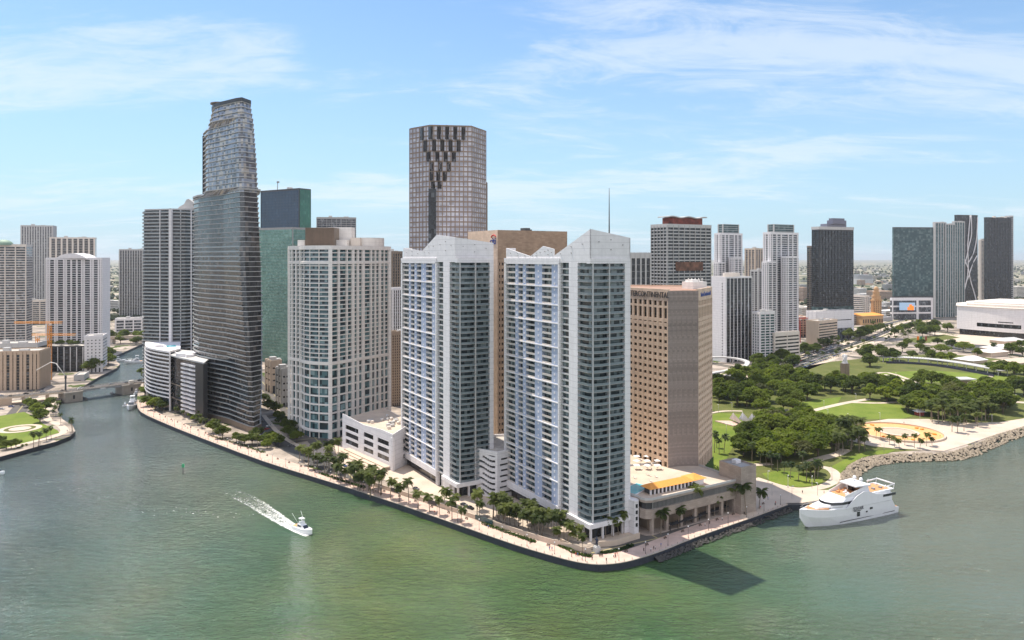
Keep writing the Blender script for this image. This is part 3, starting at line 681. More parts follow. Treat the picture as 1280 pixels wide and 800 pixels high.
# curved block with white balconies by the bridge
def curved_block():
    D = 640; org = (*at(200, D), LAND); root = thing('curved_block', 'low block with a rounded end of white balconies and a glass side, by the bridge', 'building', org)
    a, b, c, d = at(212, 618), at(213.5, 622), at(226, 640), at(226, 690)
    arc = [at(181, 690), at(180.5, 668), at(182.5, 652), at(188, 640), at(196, 631), at(204, 624)]
    pl = [a, b, c, d] + arc; z1 = zt(437, 640)
    g = MB(); g.prism(offset(pl, -1.4), LAND, z1 - .3, 0); g.build('glazing', GL['omdark'], root, org)
    fh = 3.3; z = LAND + 11
    while z < z1 - 1:
        mb = MB(); mb.prism(pl, z, z + .4, 0); o = mb.build('balcony', M['white'], root, org)
        r = MB(); ip = offset(pl, -.1)
        for i in range(4, len(pl)): r.seg(ip[i], ip[(i + 1) % len(pl)], z + .4, z + 1.3, -.1, 0)
        r.build('railing', M['white'], o, org); z += fh
    w = MB()
    for t in (.02, .5, .98): q = lerp(a, c, t); w.box(q[0], q[1], (LAND + z1) / 2, 1, 1.4, z1 - LAND, .6)
    w.prism(offset(pl, -.4), z1 - .29, z1 + 1.2, 0); w.build('wall', M['white'], root, org)
    for i, p in enumerate((a, lerp(a, c, .5), arc[4], arc[2])):
        q = MB(); q.box(p[0] * .999, p[1] + 1.5, LAND + 5.5, 1.2, 1.2, 11.2); q.build('column', M['grey'], root, org)
    p = MB(); q = at(214, 655); p.box(q[0], q[1], z1 + 1.25, 8, 13, .3, .5); p.build('roof_pool', M['pool'], root, org)
    u = MB(); q = at(199, 650); u.box(q[0], q[1], z1 + 2.2, 7, 6, 2.2, .5); u.build('roof_unit', M['white'], root, org)
curved_block()
def wavy_block():
    D = 600; org = (*at(235, D), LAND); root = thing('wavy_block', 'low annexe with wavy white balconies and a black fin at the sail tower foot', 'building', org)
    a, b, c, d = at(213.5, 619), at(227, 601), at(245, 583), at(255, 573)
    z1 = zt(449, 597); bk = [at(262, 600), at(250, 640), at(222, 655)]
    pl = [a, b, c, d] + bk
    g = MB(); g.prism(offset(pl, -1.6), LAND, z1 - .4, 0); g.build('glazing', GL['sail'], root, org)
    t = MB(); t.prism(offset(pl, .5), z1 - .39, z1 + .7, 0); t.build('roof', M['lgrey'], root, org)
    f = MB(); f.seg(c, d, LAND, z1 - .4, -3, .6, 0); f.build('fin_wall', M['black'], root, org)
    z = LAND + 5
    while z < z1 - 3:
        mb = MB(); n = 9
        for k in range(n - 1):
            p, q = lerp(b, c, k / (n - 1)), lerp(b, c, (k + 1) / (n - 1)); o0 = .5 + 1.1 * math.sin(k / (n - 1) * 2 * math.pi) ** 2; o1 = .5 + 1.1 * math.sin((k + 1) / (n - 1) * 2 * math.pi) ** 2
            mb.seg(p, q, z, z + 1.35, -1.5, (o0 + o1) / 2, 0)
        mb.build('balcony', M['white'], root, org); z += 3.45
    for zz in (LAND + 12, LAND + 24):
        m2 = MB(); m2.seg(a, b, zz, zz + .5, -1, .3); m2.build('spandrel', M['bronze'], root, org)
    u = MB(); q = at(234, 615); u.prism(ell(q[0], q[1], 9, 9), z1 + .7, z1 + 3.4, 0); u.box(q[0] + 6, q[1] - 9, z1 + 1.8, 6, 5, 2.2, .6); u.build('roof_unit', M['white'], root, org)
wavy_block()
# ------------------------------------------------------------------ cream condominium with rounded bay
def cream_condo():
    org = (*at(420, 560), LAND); root = thing('cream_condo', 'cream condominium with a rounded corner bay and a brown slatted box on its roof', 'apartment tower', org)
    v = (.543, .84); f0 = at(413, 524); r0 = (f0[0] + v[0] * 63, f0[1] + v[1] * 63); l0 = at(375.5, 543); ll = (l0[0] - 11, l0[1] + 8)
    n = 8; bay = []
    for k in range(n + 1):
        t = k / n; p = lerp(l0, f0, t); bulge = math.sin(math.pi * t) * 5.0
        dx, dy = f0[0] - l0[0], f0[1] - l0[1]; L = math.hypot(dx, dy); bay.append((p[0] + dy / L * bulge, p[1] - dx / L * bulge))
    pl = bay + [r0, (r0[0] - 24, r0[1] + 16), (ll[0] + 14, ll[1] + 36), ll]; z1 = zt(309, 527); fh = 3.2
    g = MB(); g.prism(offset(pl, -1.1), LAND, z1 - .3, 0); g.build('glazing', GL['condo'], root, org)
    zb = zt(452, 527); N = int((z1 - zb) / fh)
    sl = MB(); sl.prism(pl, 0, .7, 0); rl = MB(); ip = offset(pl, -.05)
    for i in range(len(pl)):
        if i < n or i >= len(pl) - 2: rl.seg(ip[i], ip[(i + 1) % len(ip)], .7, 1.45, -.05, 0)
    proto = None
    for k in range(N):
        if not proto: proto = o = sl.build('balcony', M['cream'], root, (org[0], org[1], 0)); pr = rl.build('railing', M['rail'], o, (org[0], org[1], 0))
        else: o = proto.copy(); COL.objects.link(o); d = pr.copy(); COL.objects.link(d); d.parent = o
        o.location = (0, 0, z1 - 1.2 - k * fh - LAND)
    w = MB()
    fr = [(-.0, 1.9), (.13, 1.6), (.26, 1.1), (.36, 2.4), (.44, 1.9), (.53, 2.6), (.665, 1.6), (.74, 1.4), (.82, 2.2), (.90, .9), (.985, 1.6)]
    for t, wd in fr:
        p = (f0[0] + v[0] * 63 * t - v[0] * wd / 2, f0[1] + v[1] * 63 * t - v[1] * wd / 2); q = (p[0] + v[0] * wd, p[1] + v[1] * wd)
        w.seg(p, q, LAND, z1 + .2, -1.2, .45, 0)
    for i in (0, 2, 4, 6, 8):
        p = bay[i]; wd = 2.2 if i in (0, 8) else .7; w.box(p[0], p[1] + .3, (LAND + z1) / 2, wd, wd, z1 - LAND, .4)
    for i in range(len(bay), len(pl)):
        p = pl[i]; w.box(p[0], p[1], (LAND + z1) / 2, 2, 2, z1 - LAND, .4)
    for t in (.3, .65): p = lerp(ll, l0, t); w.box(p[0], p[1], (LAND + z1) / 2, 1.3, 1.3, z1 - LAND, -.6)
    # tall storeys of the lower third, cornices
    z = LAND + 5.2; 
    while z < zb - 2: w.prism(offset(pl, .12), z, z + 1.0, 0); z += 6.3
    for zz, h in ((LAND + 4.6, 1.4), (zb - 2.2, 2.2), (zt(330, 527), 1.5), (z1 - 1.7, 2.9)): w.prism(offset(pl, .75), zz, zz + h, 0)
    w.build('wall', M['cream'], root, org)
    r = MB(); r.prism(offset(pl, -.6), z1 + 1.22, z1 + 1.3, 0); r.build('roof', M['roof'], root, org)
    def pent(nm, x0, x1, D, dep, ytop, mat, rot=.35, extra=None):
        a, b = at(x0, D), at(x1, D); z2 = zt(ytop, D); mb = MB(); mb.prism([a, b, (b[0], b[1] + dep), (a[0], a[1] + dep)], z1 + 1.3, z2, 0)
        return mb.build(nm, mat, root, org)
    pent('slatted_box', 382, 417.5, 545, 16, 284.5, M['bronze'])
    fb = MB()
    a, b = at(382, 544.9), at(417.5, 544.9)
    for k in range(24): p = lerp(a, b, k / 23); fb.box(p[0], p[1] - .2, (z1 + zt(284, 545)) / 2, .25, .4, zt(284, 545) - z1 - 1)
    fb.build('slat', M['brown'], root, org)
    pent('penthouse', 410, 439.5, 563, 12, 284, M['cream']); pent('penthouse', 417.6, 434, 552, 10, 300, M['cream'])
    pent('penthouse', 438, 450, 560, 10, 297, M['offwhite'])
    pent('penthouse', 372, 381, 548, 9, 300, M['cream'])
    cw = MB(); a0 = at(449, 566)
    cv = [(a0[0] + 17 * math.sin(q) * .96, a0[1] + 17 * (1 - math.cos(q)) * 1.1) for q in [k * math.pi / 16 for k in range(9)]]
    for i in range(8): cw.seg(cv[i], cv[i + 1], z1 - 6, zt(297, 566) + .01 * i, -1.2, 0)
    cw.build('curved_screen', M['cream'], root, org)
cream_condo()
# beige garage blocks along the side street
for lab, xF, D, xL, xR, ang, y1 in (('beige block with roof planting across the side street from the cream condominium', 339, 700, 332, 352, 35, 452), ('narrower grey block with a blue glass strip, between the beige block and the cream condominium', 352, 640, 345, 362, 35, 462)):
    tower('street_block', lab, plan(xF, D, xL, xR, ang), zt(y1, D), wall='beige' if xF < 345 else 'lgrey', gl='dark', fh=6, band=4.4, piers=[(0, 3, 1.2), (3, 3, 1.6)], units=2)
# ------------------------------------------------------------------ low white restaurant and gallery block
def white_block():
    f = gp(491, 589); org = (*f, LAND); root = thing('gallery_block', 'low white block with curved ribbon windows and cluttered plant on its roof', 'building', org)
    l = gp(428, 560); r = (f[0] + 14, f[1] + 30); bk = (l[0] + 22, l[1] + 36); z1 = LAND + 19.5
    pl = [f, r, bk, l]; w = MB()
    # walls as courses with the ribbon openings left between them
    rws = [z1 - 5.4, z1 - 10.2, z1 - 15.0]
    zs = [(LAND, rws[2])] + [(rws[i] + 3.1, rws[i - 1]) for i in (2, 1)] + [(rws[0] + 3.1, z1 + 1)]
    for z0, z1_ in zs: w.prism(pl, z0, z1_, 0)
    for t0, t1 in ((0, .07), (.28, .36), (.55, .66), (.93, 1)):
        w.seg(lerp(l, f, 1 - t1), lerp(l, f, 1 - t0), LAND, z1 + .9, -1.4, .02, 0)
    w.seg(f, lerp(f, r, .35), LAND, z1 + .95, -1.4, .02, 0); w.seg(lerp(f, r, .6), r, LAND, z1 + .95, -1.4, .02, 0); w.seg(r, bk, LAND, z1 + .95, -1.4, .02, 0); w.seg(bk, l, LAND, z1 + .95, -1.4, .02, 0)
    w.build('wall', M['white'], root, org)
    for t0, t1 in ((.07, .28), (.36, .55), (.66, .93)):
        for z0 in rws:
            g = MB(); a, b_ = lerp(l, f, 1 - t1), lerp(l, f, 1 - t0); g.seg(a, b_, z0 - .1, z0 + 3.2, -1.2, -.45, 0); g.build('ribbon_window', GL['dark'], root, org)
    w2 = MB(); pts = [l, lerp(l, f, .45), lerp(l, f, .8), f, lerp(f, r, .5)]
    hs = [3.4, 1.2, 2.6, 2.2, 4.5]
    for i in range(4):
        p, q = pts[i], pts[i + 1]; d = dist(p, q); nx, ny = -(q[1] - p[1]) / d * .4, (q[0] - p[0]) / d * .4
        v = [(*p, z1 + 1), (*q, z1 + 1), (q[0] + nx, q[1] + ny, z1 + 1), (p[0] + nx, p[1] + ny, z1 + 1), (*p, z1 + 1 + hs[i]), (*q, z1 + 1 + hs[i + 1]), (q[0] + nx, q[1] + ny, z1 + 1 + hs[i + 1]), (p[0] + nx, p[1] + ny, z1 + 1 + hs[i])]
        w2.mesh(v, [(0, 1, 5, 4), (1, 2, 6, 5), (2, 3, 7, 6), (3, 0, 4, 7), (4, 5, 6, 7)], 0)
    w2.build('parapet', M['white'], root, org)
    rf = MB(); rf.prism(offset(pl, -.5), z1 + 1.01, z1 + 1.1, 0); rf.build('roof', M['plaza'], root, org)
    rr = random.Random(5)
    for k in range(16):
        p = lerp(lerp(l, f, rr.uniform(.2, .92)), lerp(bk, r, rr.uniform(.2, .92)), rr.uniform(.15, .8)); u = MB()
        if k % 3: u.box(p[0], p[1], z1 + 2.0, rr.uniform(1.5, 4), rr.uniform(1.5, 3), rr.uniform(1.2, 2.2), .5)
        else: u.tube([(p[0], p[1], z1 + 1.1), (p[0], p[1], z1 + 3)], rr.uniform(.7, 1.3), 10)
        u.build('roof_unit', M[rr.choice(['lgrey', 'grey', 'offwhite'])], root, org)
    # terraces curving down to the quay
    for k in range(3):
        t = MB(); a, b_ = lerp(l, f, .15), lerp(l, f, .95); t.seg(a, b_, LAND, LAND + .9 + .7 * k, .03, 9 - 2.6 * k, 0); t.build('terrace_step', M['beige'], root, org)
white_block()
# terraced garage between the twin towers
def garage():
    f = at(622, 394); org = (*f, LAND); root = thing('garage_block', 'small white garage block with wavy dark openings between the twin towers', 'garage', org)
    l = at(595.5, 402); r = at(646, 402); z1 = zt(568, 394); pl = [f, r, (r[0] + 2, r[1] + 34), (l[0] - 2, l[1] + 30), l]
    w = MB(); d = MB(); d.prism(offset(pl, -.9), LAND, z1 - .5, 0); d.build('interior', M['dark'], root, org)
    z = LAND; lev = []
    while z < z1 - 2: lev.append(z); z += 3.1
    n = 10
    for k in range(n):
        p, q = lerp(l, f, k / n), lerp(l, f, (k + 1) / n); t = (k + .5) / n
        for i, z in enumerate(lev):
            dz = 1.1 * math.sin(t * 5.5 + .6); openw = .12 < t < .93 and not (i % 3 == 0 and t < .3)
            w.seg(p, q, z + dz if i else LAND, z + 1.75 + dz if openw else z + 3.2 + dz, -.8, .25, 0)
        w.seg(p, q, z1 - 1.2, z1 + 1.3 + .02 * (k % 2), -.8, .2, 0)
    for i, z in enumerate(lev):
        w.seg(f, r, z, z + 2.0, -.8, .02, 0)
        for t0, t1 in (((0, .12), (.62, 1)) if i % 2 else ((0, .18), (.85, 1))): w.seg(lerp(f, r, t0), lerp(f, r, t1), z + 2, z + 3.12, -.8, .01, 0)
    w.seg(f, r, z1 - 1.2, z1 + 1.35, -.8, .022, 0); w.seg(r, pl[2], LAND, z1 + 1.3, -.8, 0); w.seg(pl[2], pl[3], LAND, z1 + 1.3, -.8, 0); w.seg(pl[3], l, LAND, z1 + 1.3, -.8, 0)
    w.build('wall', M['white'], root, org)
    rf = MB(); rf.prism(offset(pl, -.6), z1 - .4, z1 + .05, 0); rf.build('roof', M['roof'], root, org); u = MB(); q = at(604, 412); u.box(*q, z1 + 2.2, 6, 5, 4.2, .4); u.build('stair_house', M['white'], root, org)
garage()
# ------------------------------------------------------------------ triangular hotel and its podium
def text(body, size, loc, rot, mat, parent=None, org=(0, 0, 0), name='sign_lettering', depth=.15, align='CENTER', sx=1):
    cu = bpy.data.curves.new(name, 'FONT'); cu.body = body; cu.size = size; cu.extrude = depth; cu.align_x = align; cu.align_y = 'CENTER'; cu.materials.append(mat); cu.resolution_u = 2
    tmp = bpy.data.objects.new(name, cu); COL.objects.link(tmp); bpy.context.view_layer.update()
    me = bpy.data.meshes.new_from_object(tmp.evaluated_get(bpy.context.evaluated_depsgraph_get())); bpy.data.objects.remove(tmp)
    me.materials.clear(); me.materials.append(mat)
    o = bpy.data.objects.new(name, me); COL.objects.link(o); o.rotation_euler = rot; o.scale = (sx, 1, 1)
    if parent: o.parent = parent; o.location = [loc[i] - org[i] for i in range(3)]
    else: o.location = loc
    return o
def wall_rot(p, q): return (R(90), 0, math.atan2(q[1] - p[1], q[0] - p[0]))
def hotel():
    f = at(835, 395); g_ = at(873, 398.5); org = (*at(850, 415), LAND); root = thing('hotel_tower', 'tan stone hotel tower with a blank curved corner and rows of small dark windows', 'hotel', org)
    L, Rr = 62, 36; u = (-.52, .854); v = (.46, .888)
    l = (f[0] + u[0] * L, f[1] + u[1] * L); r = (g_[0] + v[0] * Rr, g_[1] + v[1] * Rr); bk = (r[0] - 8, r[1] + 26); b2 = (l[0] + 12, l[1] + 14)
    n = 6; face = []
    for k in range(n + 1):
        t = k / n; p = lerp(f, g_, t); b_ = -math.sin(math.pi * t) * 1.6; dx, dy = g_[0] - f[0], g_[1] - f[1]; d = math.hypot(dx, dy); face.append((p[0] + dy / d * b_, p[1] - dx / d * b_))
    pl = face + [r, bk, b2, l]; z1 = zt(364, 395); z0 = LAND
    core = MB(); core.prism(offset(pl, -.9), z0, z1 - .5, 0); core.build('glazing', GL['hotel'], root, org)
    w = MB(); m_stone = tanstone
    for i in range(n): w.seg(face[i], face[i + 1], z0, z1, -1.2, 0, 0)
    w.build('corner_wall', shadestone, root, org)  # the corner's shade is painted in as a darker, greyer stone
    w = MB(); fh = 3.72; zb = 24.5; rows = int((z1 - 17 - zb) / fh)
    for (p, q, cols, pw) in ((l, f, 15, 1.55), (g_, r, 9, 1.4), (r, bk, 8, 1.5), (bk, b2, 12, 1.8), (b2, l, 5, 1.5)):
        d = dist(p, q)
        for k in range(rows + 1): w.seg(p, q, zb + k * fh - 2.0, zb + k * fh, -1.2, -.03, 0)
        w.seg(p, q, z1 - 17.1, z1 - 15.2, -1.2, -.02, 0); w.seg(p, q, z1 - 9.4, z1 - 8.2, -1.2, -.02, 0); w.seg(p, q, z1 - 5.6, z1 + 1.0, -1.2, -.01, 0)
        w.seg(p, q, z0, 6, -1.2, -.015, 0)
        for k in range(cols + 1):
            t = k / cols; a, b_ = lerp(p, q, max(0, t - pw / 2 / d)), lerp(p, q, min(1, t + pw / 2 / d)); w.seg(a, b_, z0, z1 - 5.5, -1.15, .05, 0)
    w.build('wall', m_stone, root, org)
    rf = MB(); rf.prism(offset(pl, -1.25), z1 - .45, z1 + .2, 0); rf.build('roof', solid('red_brown_roof', (.36, .22, .16), .9, .2, streak=False), root, org)
    ph = MB(); q = at(868, 424); ph.box(q[0], q[1], z1 + 2.2, 11, 9, 4.2, .5); ph.box(q[0] - 1, q[1], z1 + 4.8, 6, 6, 1.4, .5)
    for k in range(5): ph.tube([(q[0] - 4 + 2 * k, q[1] - 2, z1 + 4), (q[0] - 4 + 2 * k, q[1] - 2, z1 + 6.5)], .2, 5)
    ph.build('penthouse', M['cream'], root, org)
    nrm = (-.854, -.52); c = lerp(f, l, .27); text('INTERCONTINENTAL', 4.6, (c[0] + nrm[0] * .25, c[1] + nrm[1] * .25, z1 - 2.4), wall_rot(l, f), M['dgrey'], root, org, sx=.8)
    c = lerp(g_, r, .5); text('InterContinental', 3.6, (c[0] + .888 * .25, c[1] - .46 * .25, z1 - 2.4), wall_rot(g_, r), solid('blue_letter', (.04, .09, .32), .4, 0), root, org, sx=1.05)
def stone(name, a, b2, sx=.25, sz=.9):
    m, t, p = nt_new(name); b = NB(t); co = b.n('ShaderNodeTexCoord').outputs['UV']
    br = b.n('ShaderNodeTexBrick'); b.l(co, br.inputs['Vector']); br.inputs['Scale'].default_value = .35; br.inputs['Brick Width'].default_value = .9; br.inputs['Row Height'].default_value = .33
    br.inputs['Mortar Size'].default_value = .012; br.inputs['Color1'].default_value = a + (1,); br.inputs['Color2'].default_value = b2 + (1,); br.inputs['Mortar'].default_value = mul(a, .7) + (1,)
    b.l(b.mix(1.0, br.outputs[0], b.rng(b.noise(co, .12, 4), .3, .7, .82, 1.15), 'MULTIPLY'), p.inputs['Base Color']); p.inputs['Roughness'].default_value = .8; p.inputs['Specular IOR Level'].default_value = .2
    return m
tanstone = stone('tan_stone', (.74, .56, .42), (.67, .50, .37)); shadestone = stone('shaded_tan_stone', (.33, .275, .245), (.24, .20, .18)); brownstone = stone('brown_stone', (.42, .30, .21), (.34, .235, .165))
hotel()
def podium():
    a = at(803, 341); b = at(925, 373.5); org = (*at(860, 370), LAND); root = thing('hotel_podium', 'concrete podium of the hotel with a columned arcade facing the water and a roof terrace', 'building', org)
    dx, dy = b[0] - a[0], b[1] - a[1]; L = math.hypot(dx, dy); n = (-dy / L, dx / L); back = 52
    c2 = (b[0] + n[0] * 40, b[1] + n[1] * 40); d2 = (a[0] + n[0] * back - 12, a[1] + n[1] * back)
    corner = [(a[0] - 1.5, a[1] + 6), (a[0] - .5, a[1] + 2.5), (a[0] + 1.6, a[1] + .8), (a[0] + 5, a[1] + 1.1)]
    zr = 19.6; pl = corner[2:] + [b, c2, d2] + corner[:2]
    w = MB(); w.prism(pl, zr - 8.8, zr - 4.4, 0); w.prism(pl, zr - 1.1, zr, 0); w.prism(pl, LAND, LAND + .5, 0)
    w.seg(b, c2, LAND, zr - .02, -.8, .02)
    w.build('wall', M['beige'] if False else greystone2, root, org)
    ins = MB(); ins.prism(offset(pl, -5.5), LAND + .5, zr - 8.7, 0); ins.build('arcade_back_wall', M['bronze'], root, org)
    gl = MB(); gl.prism(offset(pl, -1.2), zr - 4.45, zr - 1.05, 0); gl.build('louvre_band', M['dgrey'], root, org)
    lv = MB()
    for k in range(70): q = lerp(pl[1], b, (k + .5) / 70); lv.box(q[0] + n[0] * .5, q[1] + n[1] * .5, zr - 2.75, .12, .5, 3.3, math.atan2(dy, dx))
    lv.build('louvre', M['grey'], root, org)
    for k in range(7):
        q = lerp(pl[1], b, k / 6.4 + .01); col = MB(); col.box(q[0] + n[0] * 1.2, q[1] + n[1] * 1.2, (LAND + zr - 8.8) / 2, 1.5, 1.5, zr - 8.7 - LAND, math.atan2(dy, dx)); col.build('column', greystone2, root, org)
    dk = MB(); dk.prism(offset(pl, -.5), zr + .002, zr + .08, 0); dk.build('roof_terrace', M['plaza'], root, org)
    pr = MB()
    for i in range(len(pl)): pr.seg(pl[i], pl[(i + 1) % len(pl)], zr, zr + 1.05, -.3, -.02, 0)
    pr.build('parapet', M['lgrey'], root, org)
    # inner deck back to the hotel foot, and its lawn
    dk2 = MB(); hp = [d2, lerp(d2, c2, .55), at(838, 396), at(835, 396), at(786, 470), at(772, 430)]; dk2.prism(hp, LAND, zr + .05, 0); dk2.build('inner_deck', M['plaza'], root, org)
    lw = MB(); lw.prism([lerp(d2, c2, .70), (c2[0] - 1, c2[1] - 1), (c2[0] - 4, c2[1] + 18), at(892, 432), at(876, 402)], LAND, zr - 4, 0); lw.build('lawn_deck', GR3, root, org)
    # swimming pool set in the terrace
    p0, e = (a[0] + n[0] * 9 + dx / L * 1, a[1] + n[1] * 9 + dy / L * 1), math.atan2(dy, dx)
    pm = MB(); pm.box(p0[0] + 3.5, p0[1] + 9, zr + .3, 16, 9, .4, e + .35); pm.build('pool_edge', M['white'], root, org)
    pm = MB(); pm.box(p0[0] + 3.5, p0[1] + 9, zr + .55, 15, 8, .12, e + .35); pm.build('pool', M['pool'], root, org)
    # square stair tower at the end, separate block
    t0 = (b[0] - dx / L * 3, b[1] - dy / L * 3); sb = [(t0[0] - n[0] * 3.5, t0[1] - n[1] * 3.5), (t0[0] - n[0] * 3.5 + dx / L * 11, t0[1] - n[1] * 3.5 + dy / L * 11)]
    sb += [(sb[1][0] + n[0] * 15, sb[1][1] + n[1] * 15), (sb[0][0] + n[0] * 15, sb[0][1] + n[1] * 15)]
    so = (*cen(sb), LAND); st = thing('stair_block', 'square stone stair block with a flat roof at the end of the hotel podium', 'building', so)
    m = MB(); m.prism(sb, LAND, 26.5, 0); m.build('wall', greystone2, st, so); m = MB(); m.prism(offset(sb, -.6), 26.502, 26.6, 0); m.build('roof', M['grey'], st, so)
    m = MB()
    for i in range(4): m.seg(sb[i], sb[(i + 1) % 4], 26.5, 27.4, -.5, -.01)
    m.build('parapet', greystone2, st, so); m = MB(); q = cen(sb); m.box(q[0], q[1] + 2, 27.6, 3.5, 3, 1.8, e); m.build('roof_unit', M['white'], st, so)
    # orange roofed pavilion on the terrace edge
    pv0 = (a[0] + n[0] * 4.5 + dx / L * 9, a[1] + n[1] * 4.5 + dy / L * 9); pv1 = (pv0[0] + dx / L * 27, pv0[1] + dy / L * 27)
    po = (*lerp(pv0, pv1, .5), zr + .08); pv = thing('terrace_pavilion', 'long white pavilion with an orange tiled roof beside the hotel pool', 'pavilion', po)
    body = MB(); q = [pv0, pv1, (pv1[0] + n[0] * 6, pv1[1] + n[1] * 6), (pv0[0] + n[0] * 6, pv0[1] + n[1] * 6)]
    body.prism(offset(q, -.6), zr + .08, zr + 2.9, 0); body.build('room', M['dgrey'], pv, po); cl = MB()
    for k in range(12): t = lerp(pv0, pv1, k / 11); cl.box(t[0], t[1], zr + 1.5, .7, .7, 2.9, e)
    cl.build('colonnade', M['white'], pv, po)
    rb = MB(); rr_ = offset(q, 1.0); ri = [lerp(lerp(rr_[0], rr_[3], .5), lerp(rr_[1], rr_[2], .5), .1), lerp(lerp(rr_[0], rr_[3], .5), lerp(rr_[1], rr_[2], .5), .9)]
    z = zr + 3.0; A, B, C_, D_ = [(*t, z) for t in rr_]; I, J = (*ri[0], z + 1.9), (*ri[1], z + 1.9)
    rb.poly([A, B, J, I]); rb.poly([B, C_, J]); rb.poly([C_, D_, I, J]); rb.poly([D_, A, I]); rb.poly([D_, C_, B, A]); rb.build('roof', M['yel'], pv, po)
    e2 = MB(); hb = [(pv1[0] + dx / L * .5 - n[0] * .5, pv1[1] + dy / L * .5 - n[1] * .5)]; hb += [(hb[0][0] + dx / L * 8, hb[0][1] + dy / L * 8)]; hb += [(hb[1][0] + n[0] * 8, hb[1][1] + n[1] * 8), (hb[0][0] + n[0] * 8, hb[0][1] + n[1] * 8)]
    e2.prism(offset(hb, -.5), zr + .08, zr + 3.2, 0); e2.build('end_room', M['white'], pv, po); rb = MB(); hr = offset(hb, .8); cc = cen(hb); apx = (*cc, zr + 5.4)
    for i in range(4): rb.poly([(*hr[i], zr + 3.21), (*hr[(i + 1) % 4], zr + 3.21), apx])
    rb.poly([(*t, zr + 3.21) for t in reversed(hr)]); rb.build('end_roof', M['yel'], pv, po)
    # sun umbrellas and loungers on the decks
    um = MB(); um.tube([(0, 0, 0), (0, 0, 2.5)], .05, 5); proto = thing('parasol', 'white square parasol on the sunny hotel deck', 'parasol', (0, 0, 0), 0, 'parasols on the hotel deck'); um.build('pole', M['white'], proto)
    uc = MB(); ap = (0, 0, 3.0); cs = [(1.7 * x, 1.7 * y, 2.3) for x, y in ((-1, -1), (1, -1), (1, 1), (-1, 1))]
    for i in range(4): uc.poly([cs[i], cs[(i + 1) % 4], ap]); 
    uc.poly([cs[3], cs[2], cs[1], cs[0]]); uc.build('canopy', M['white'], proto); first = True; rr = random.Random(9)
    lg = MB(); lg.box(0, .2, .35, .7, 1.5, .12); lg.mesh([(-.35, .95, .3), (.35, .95, .3), (.35, 1.55, .85), (-.35, 1.55, .85), (-.35, .95, .42), (.35, .95, .42), (.35, 1.5, .95), (-.35, 1.5, .95)], [(0, 1, 2, 3), (4, 5, 6, 7), (0, 1, 5, 4), (2, 3, 7, 6), (1, 2, 6, 5), (0, 3, 7, 4)])
    for x in (-.3, .3):
        for y in (-.5, .9): lg.box(x, y, .15, .06, .06, .3)
    lgo = lg.build('sun_lounger', M['offwhite']); tag(lgo, 'pale sun lounger on the sunny hotel deck', 'sun lounger', 'sun loungers on the hotel deck'); fl = True
    spots = [(lerp(at(790 + rr.random() * 75, 400), at(775 + rr.random() * 40, 440), rr.random())) for _ in range(40)]
    for i, (x, y) in enumerate([at(796 + 6.5 * (k % 6), 392 + 9 * (k // 6) + 5 * (k % 2)) for k in range(18)]):
        if i % 2 == 0:
            if first: proto.location = (x, y, zr + .06); first = False
            else: dup(proto, (x, y, zr + .06), rr.random())
        o = lgo if fl else lgo.copy(); 
        if not fl: COL.objects.link(o)
        fl = False; o.location = (x + 2.5, y - 1, zr + .07); o.rotation_euler = (0, 0, rr.uniform(-.4, .4))
    for i, k in enumerate(range(14)):
        t = rr.uniform(.05, .5); q = lerp(a, b, t); dd = rr.uniform(20, 36); o = lgo.copy(); COL.objects.link(o); o.location = (q[0] + n[0] * dd, q[1] + n[1] * dd, zr + .1); o.rotation_euler = (0, 0, e + rr.choice([0, .3]))
def pergola():
    a, b = gp(838, 664), gp(908, 640); o_ = (*lerp(a, b, .5), LAND); r_ = thing('pergola', 'long dark flat trellis walkway on posts in front of the podium arcade', 'pergola', o_); e = math.atan2(b[1] - a[1], b[0] - a[0])
    m = MB(); m.seg(a, b, LAND + 3.0, LAND + 3.3, -1.2, 1.2)
    for k in range(26): q = lerp(a, b, k / 25); m.box(q[0], q[1], LAND + 3.4, .25, 3.4, .2, e)
    m.build('trellis', M['dgrey'], r_, o_)
    for k in range(9): q = lerp(a, b, k / 8); m = MB(); m.box(q[0], q[1], LAND + 1.5, .3, .3, 3.0, e); m.build('post', M['dgrey'], r_, o_)
    m = MB(); m.seg(lerp(a, b, .05), b, LAND, LAND + 1.1, -4.6, -4.2); o = m.build('planter_wall', M['beige'], None, o_); tag(o, 'low beige wall between the trellis walkway and the podium columns', 'wall')
pergola()
greystone2 = stone('weathered_concrete_cladding', (.40, .33, .28), (.34, .28, .24))
podium()
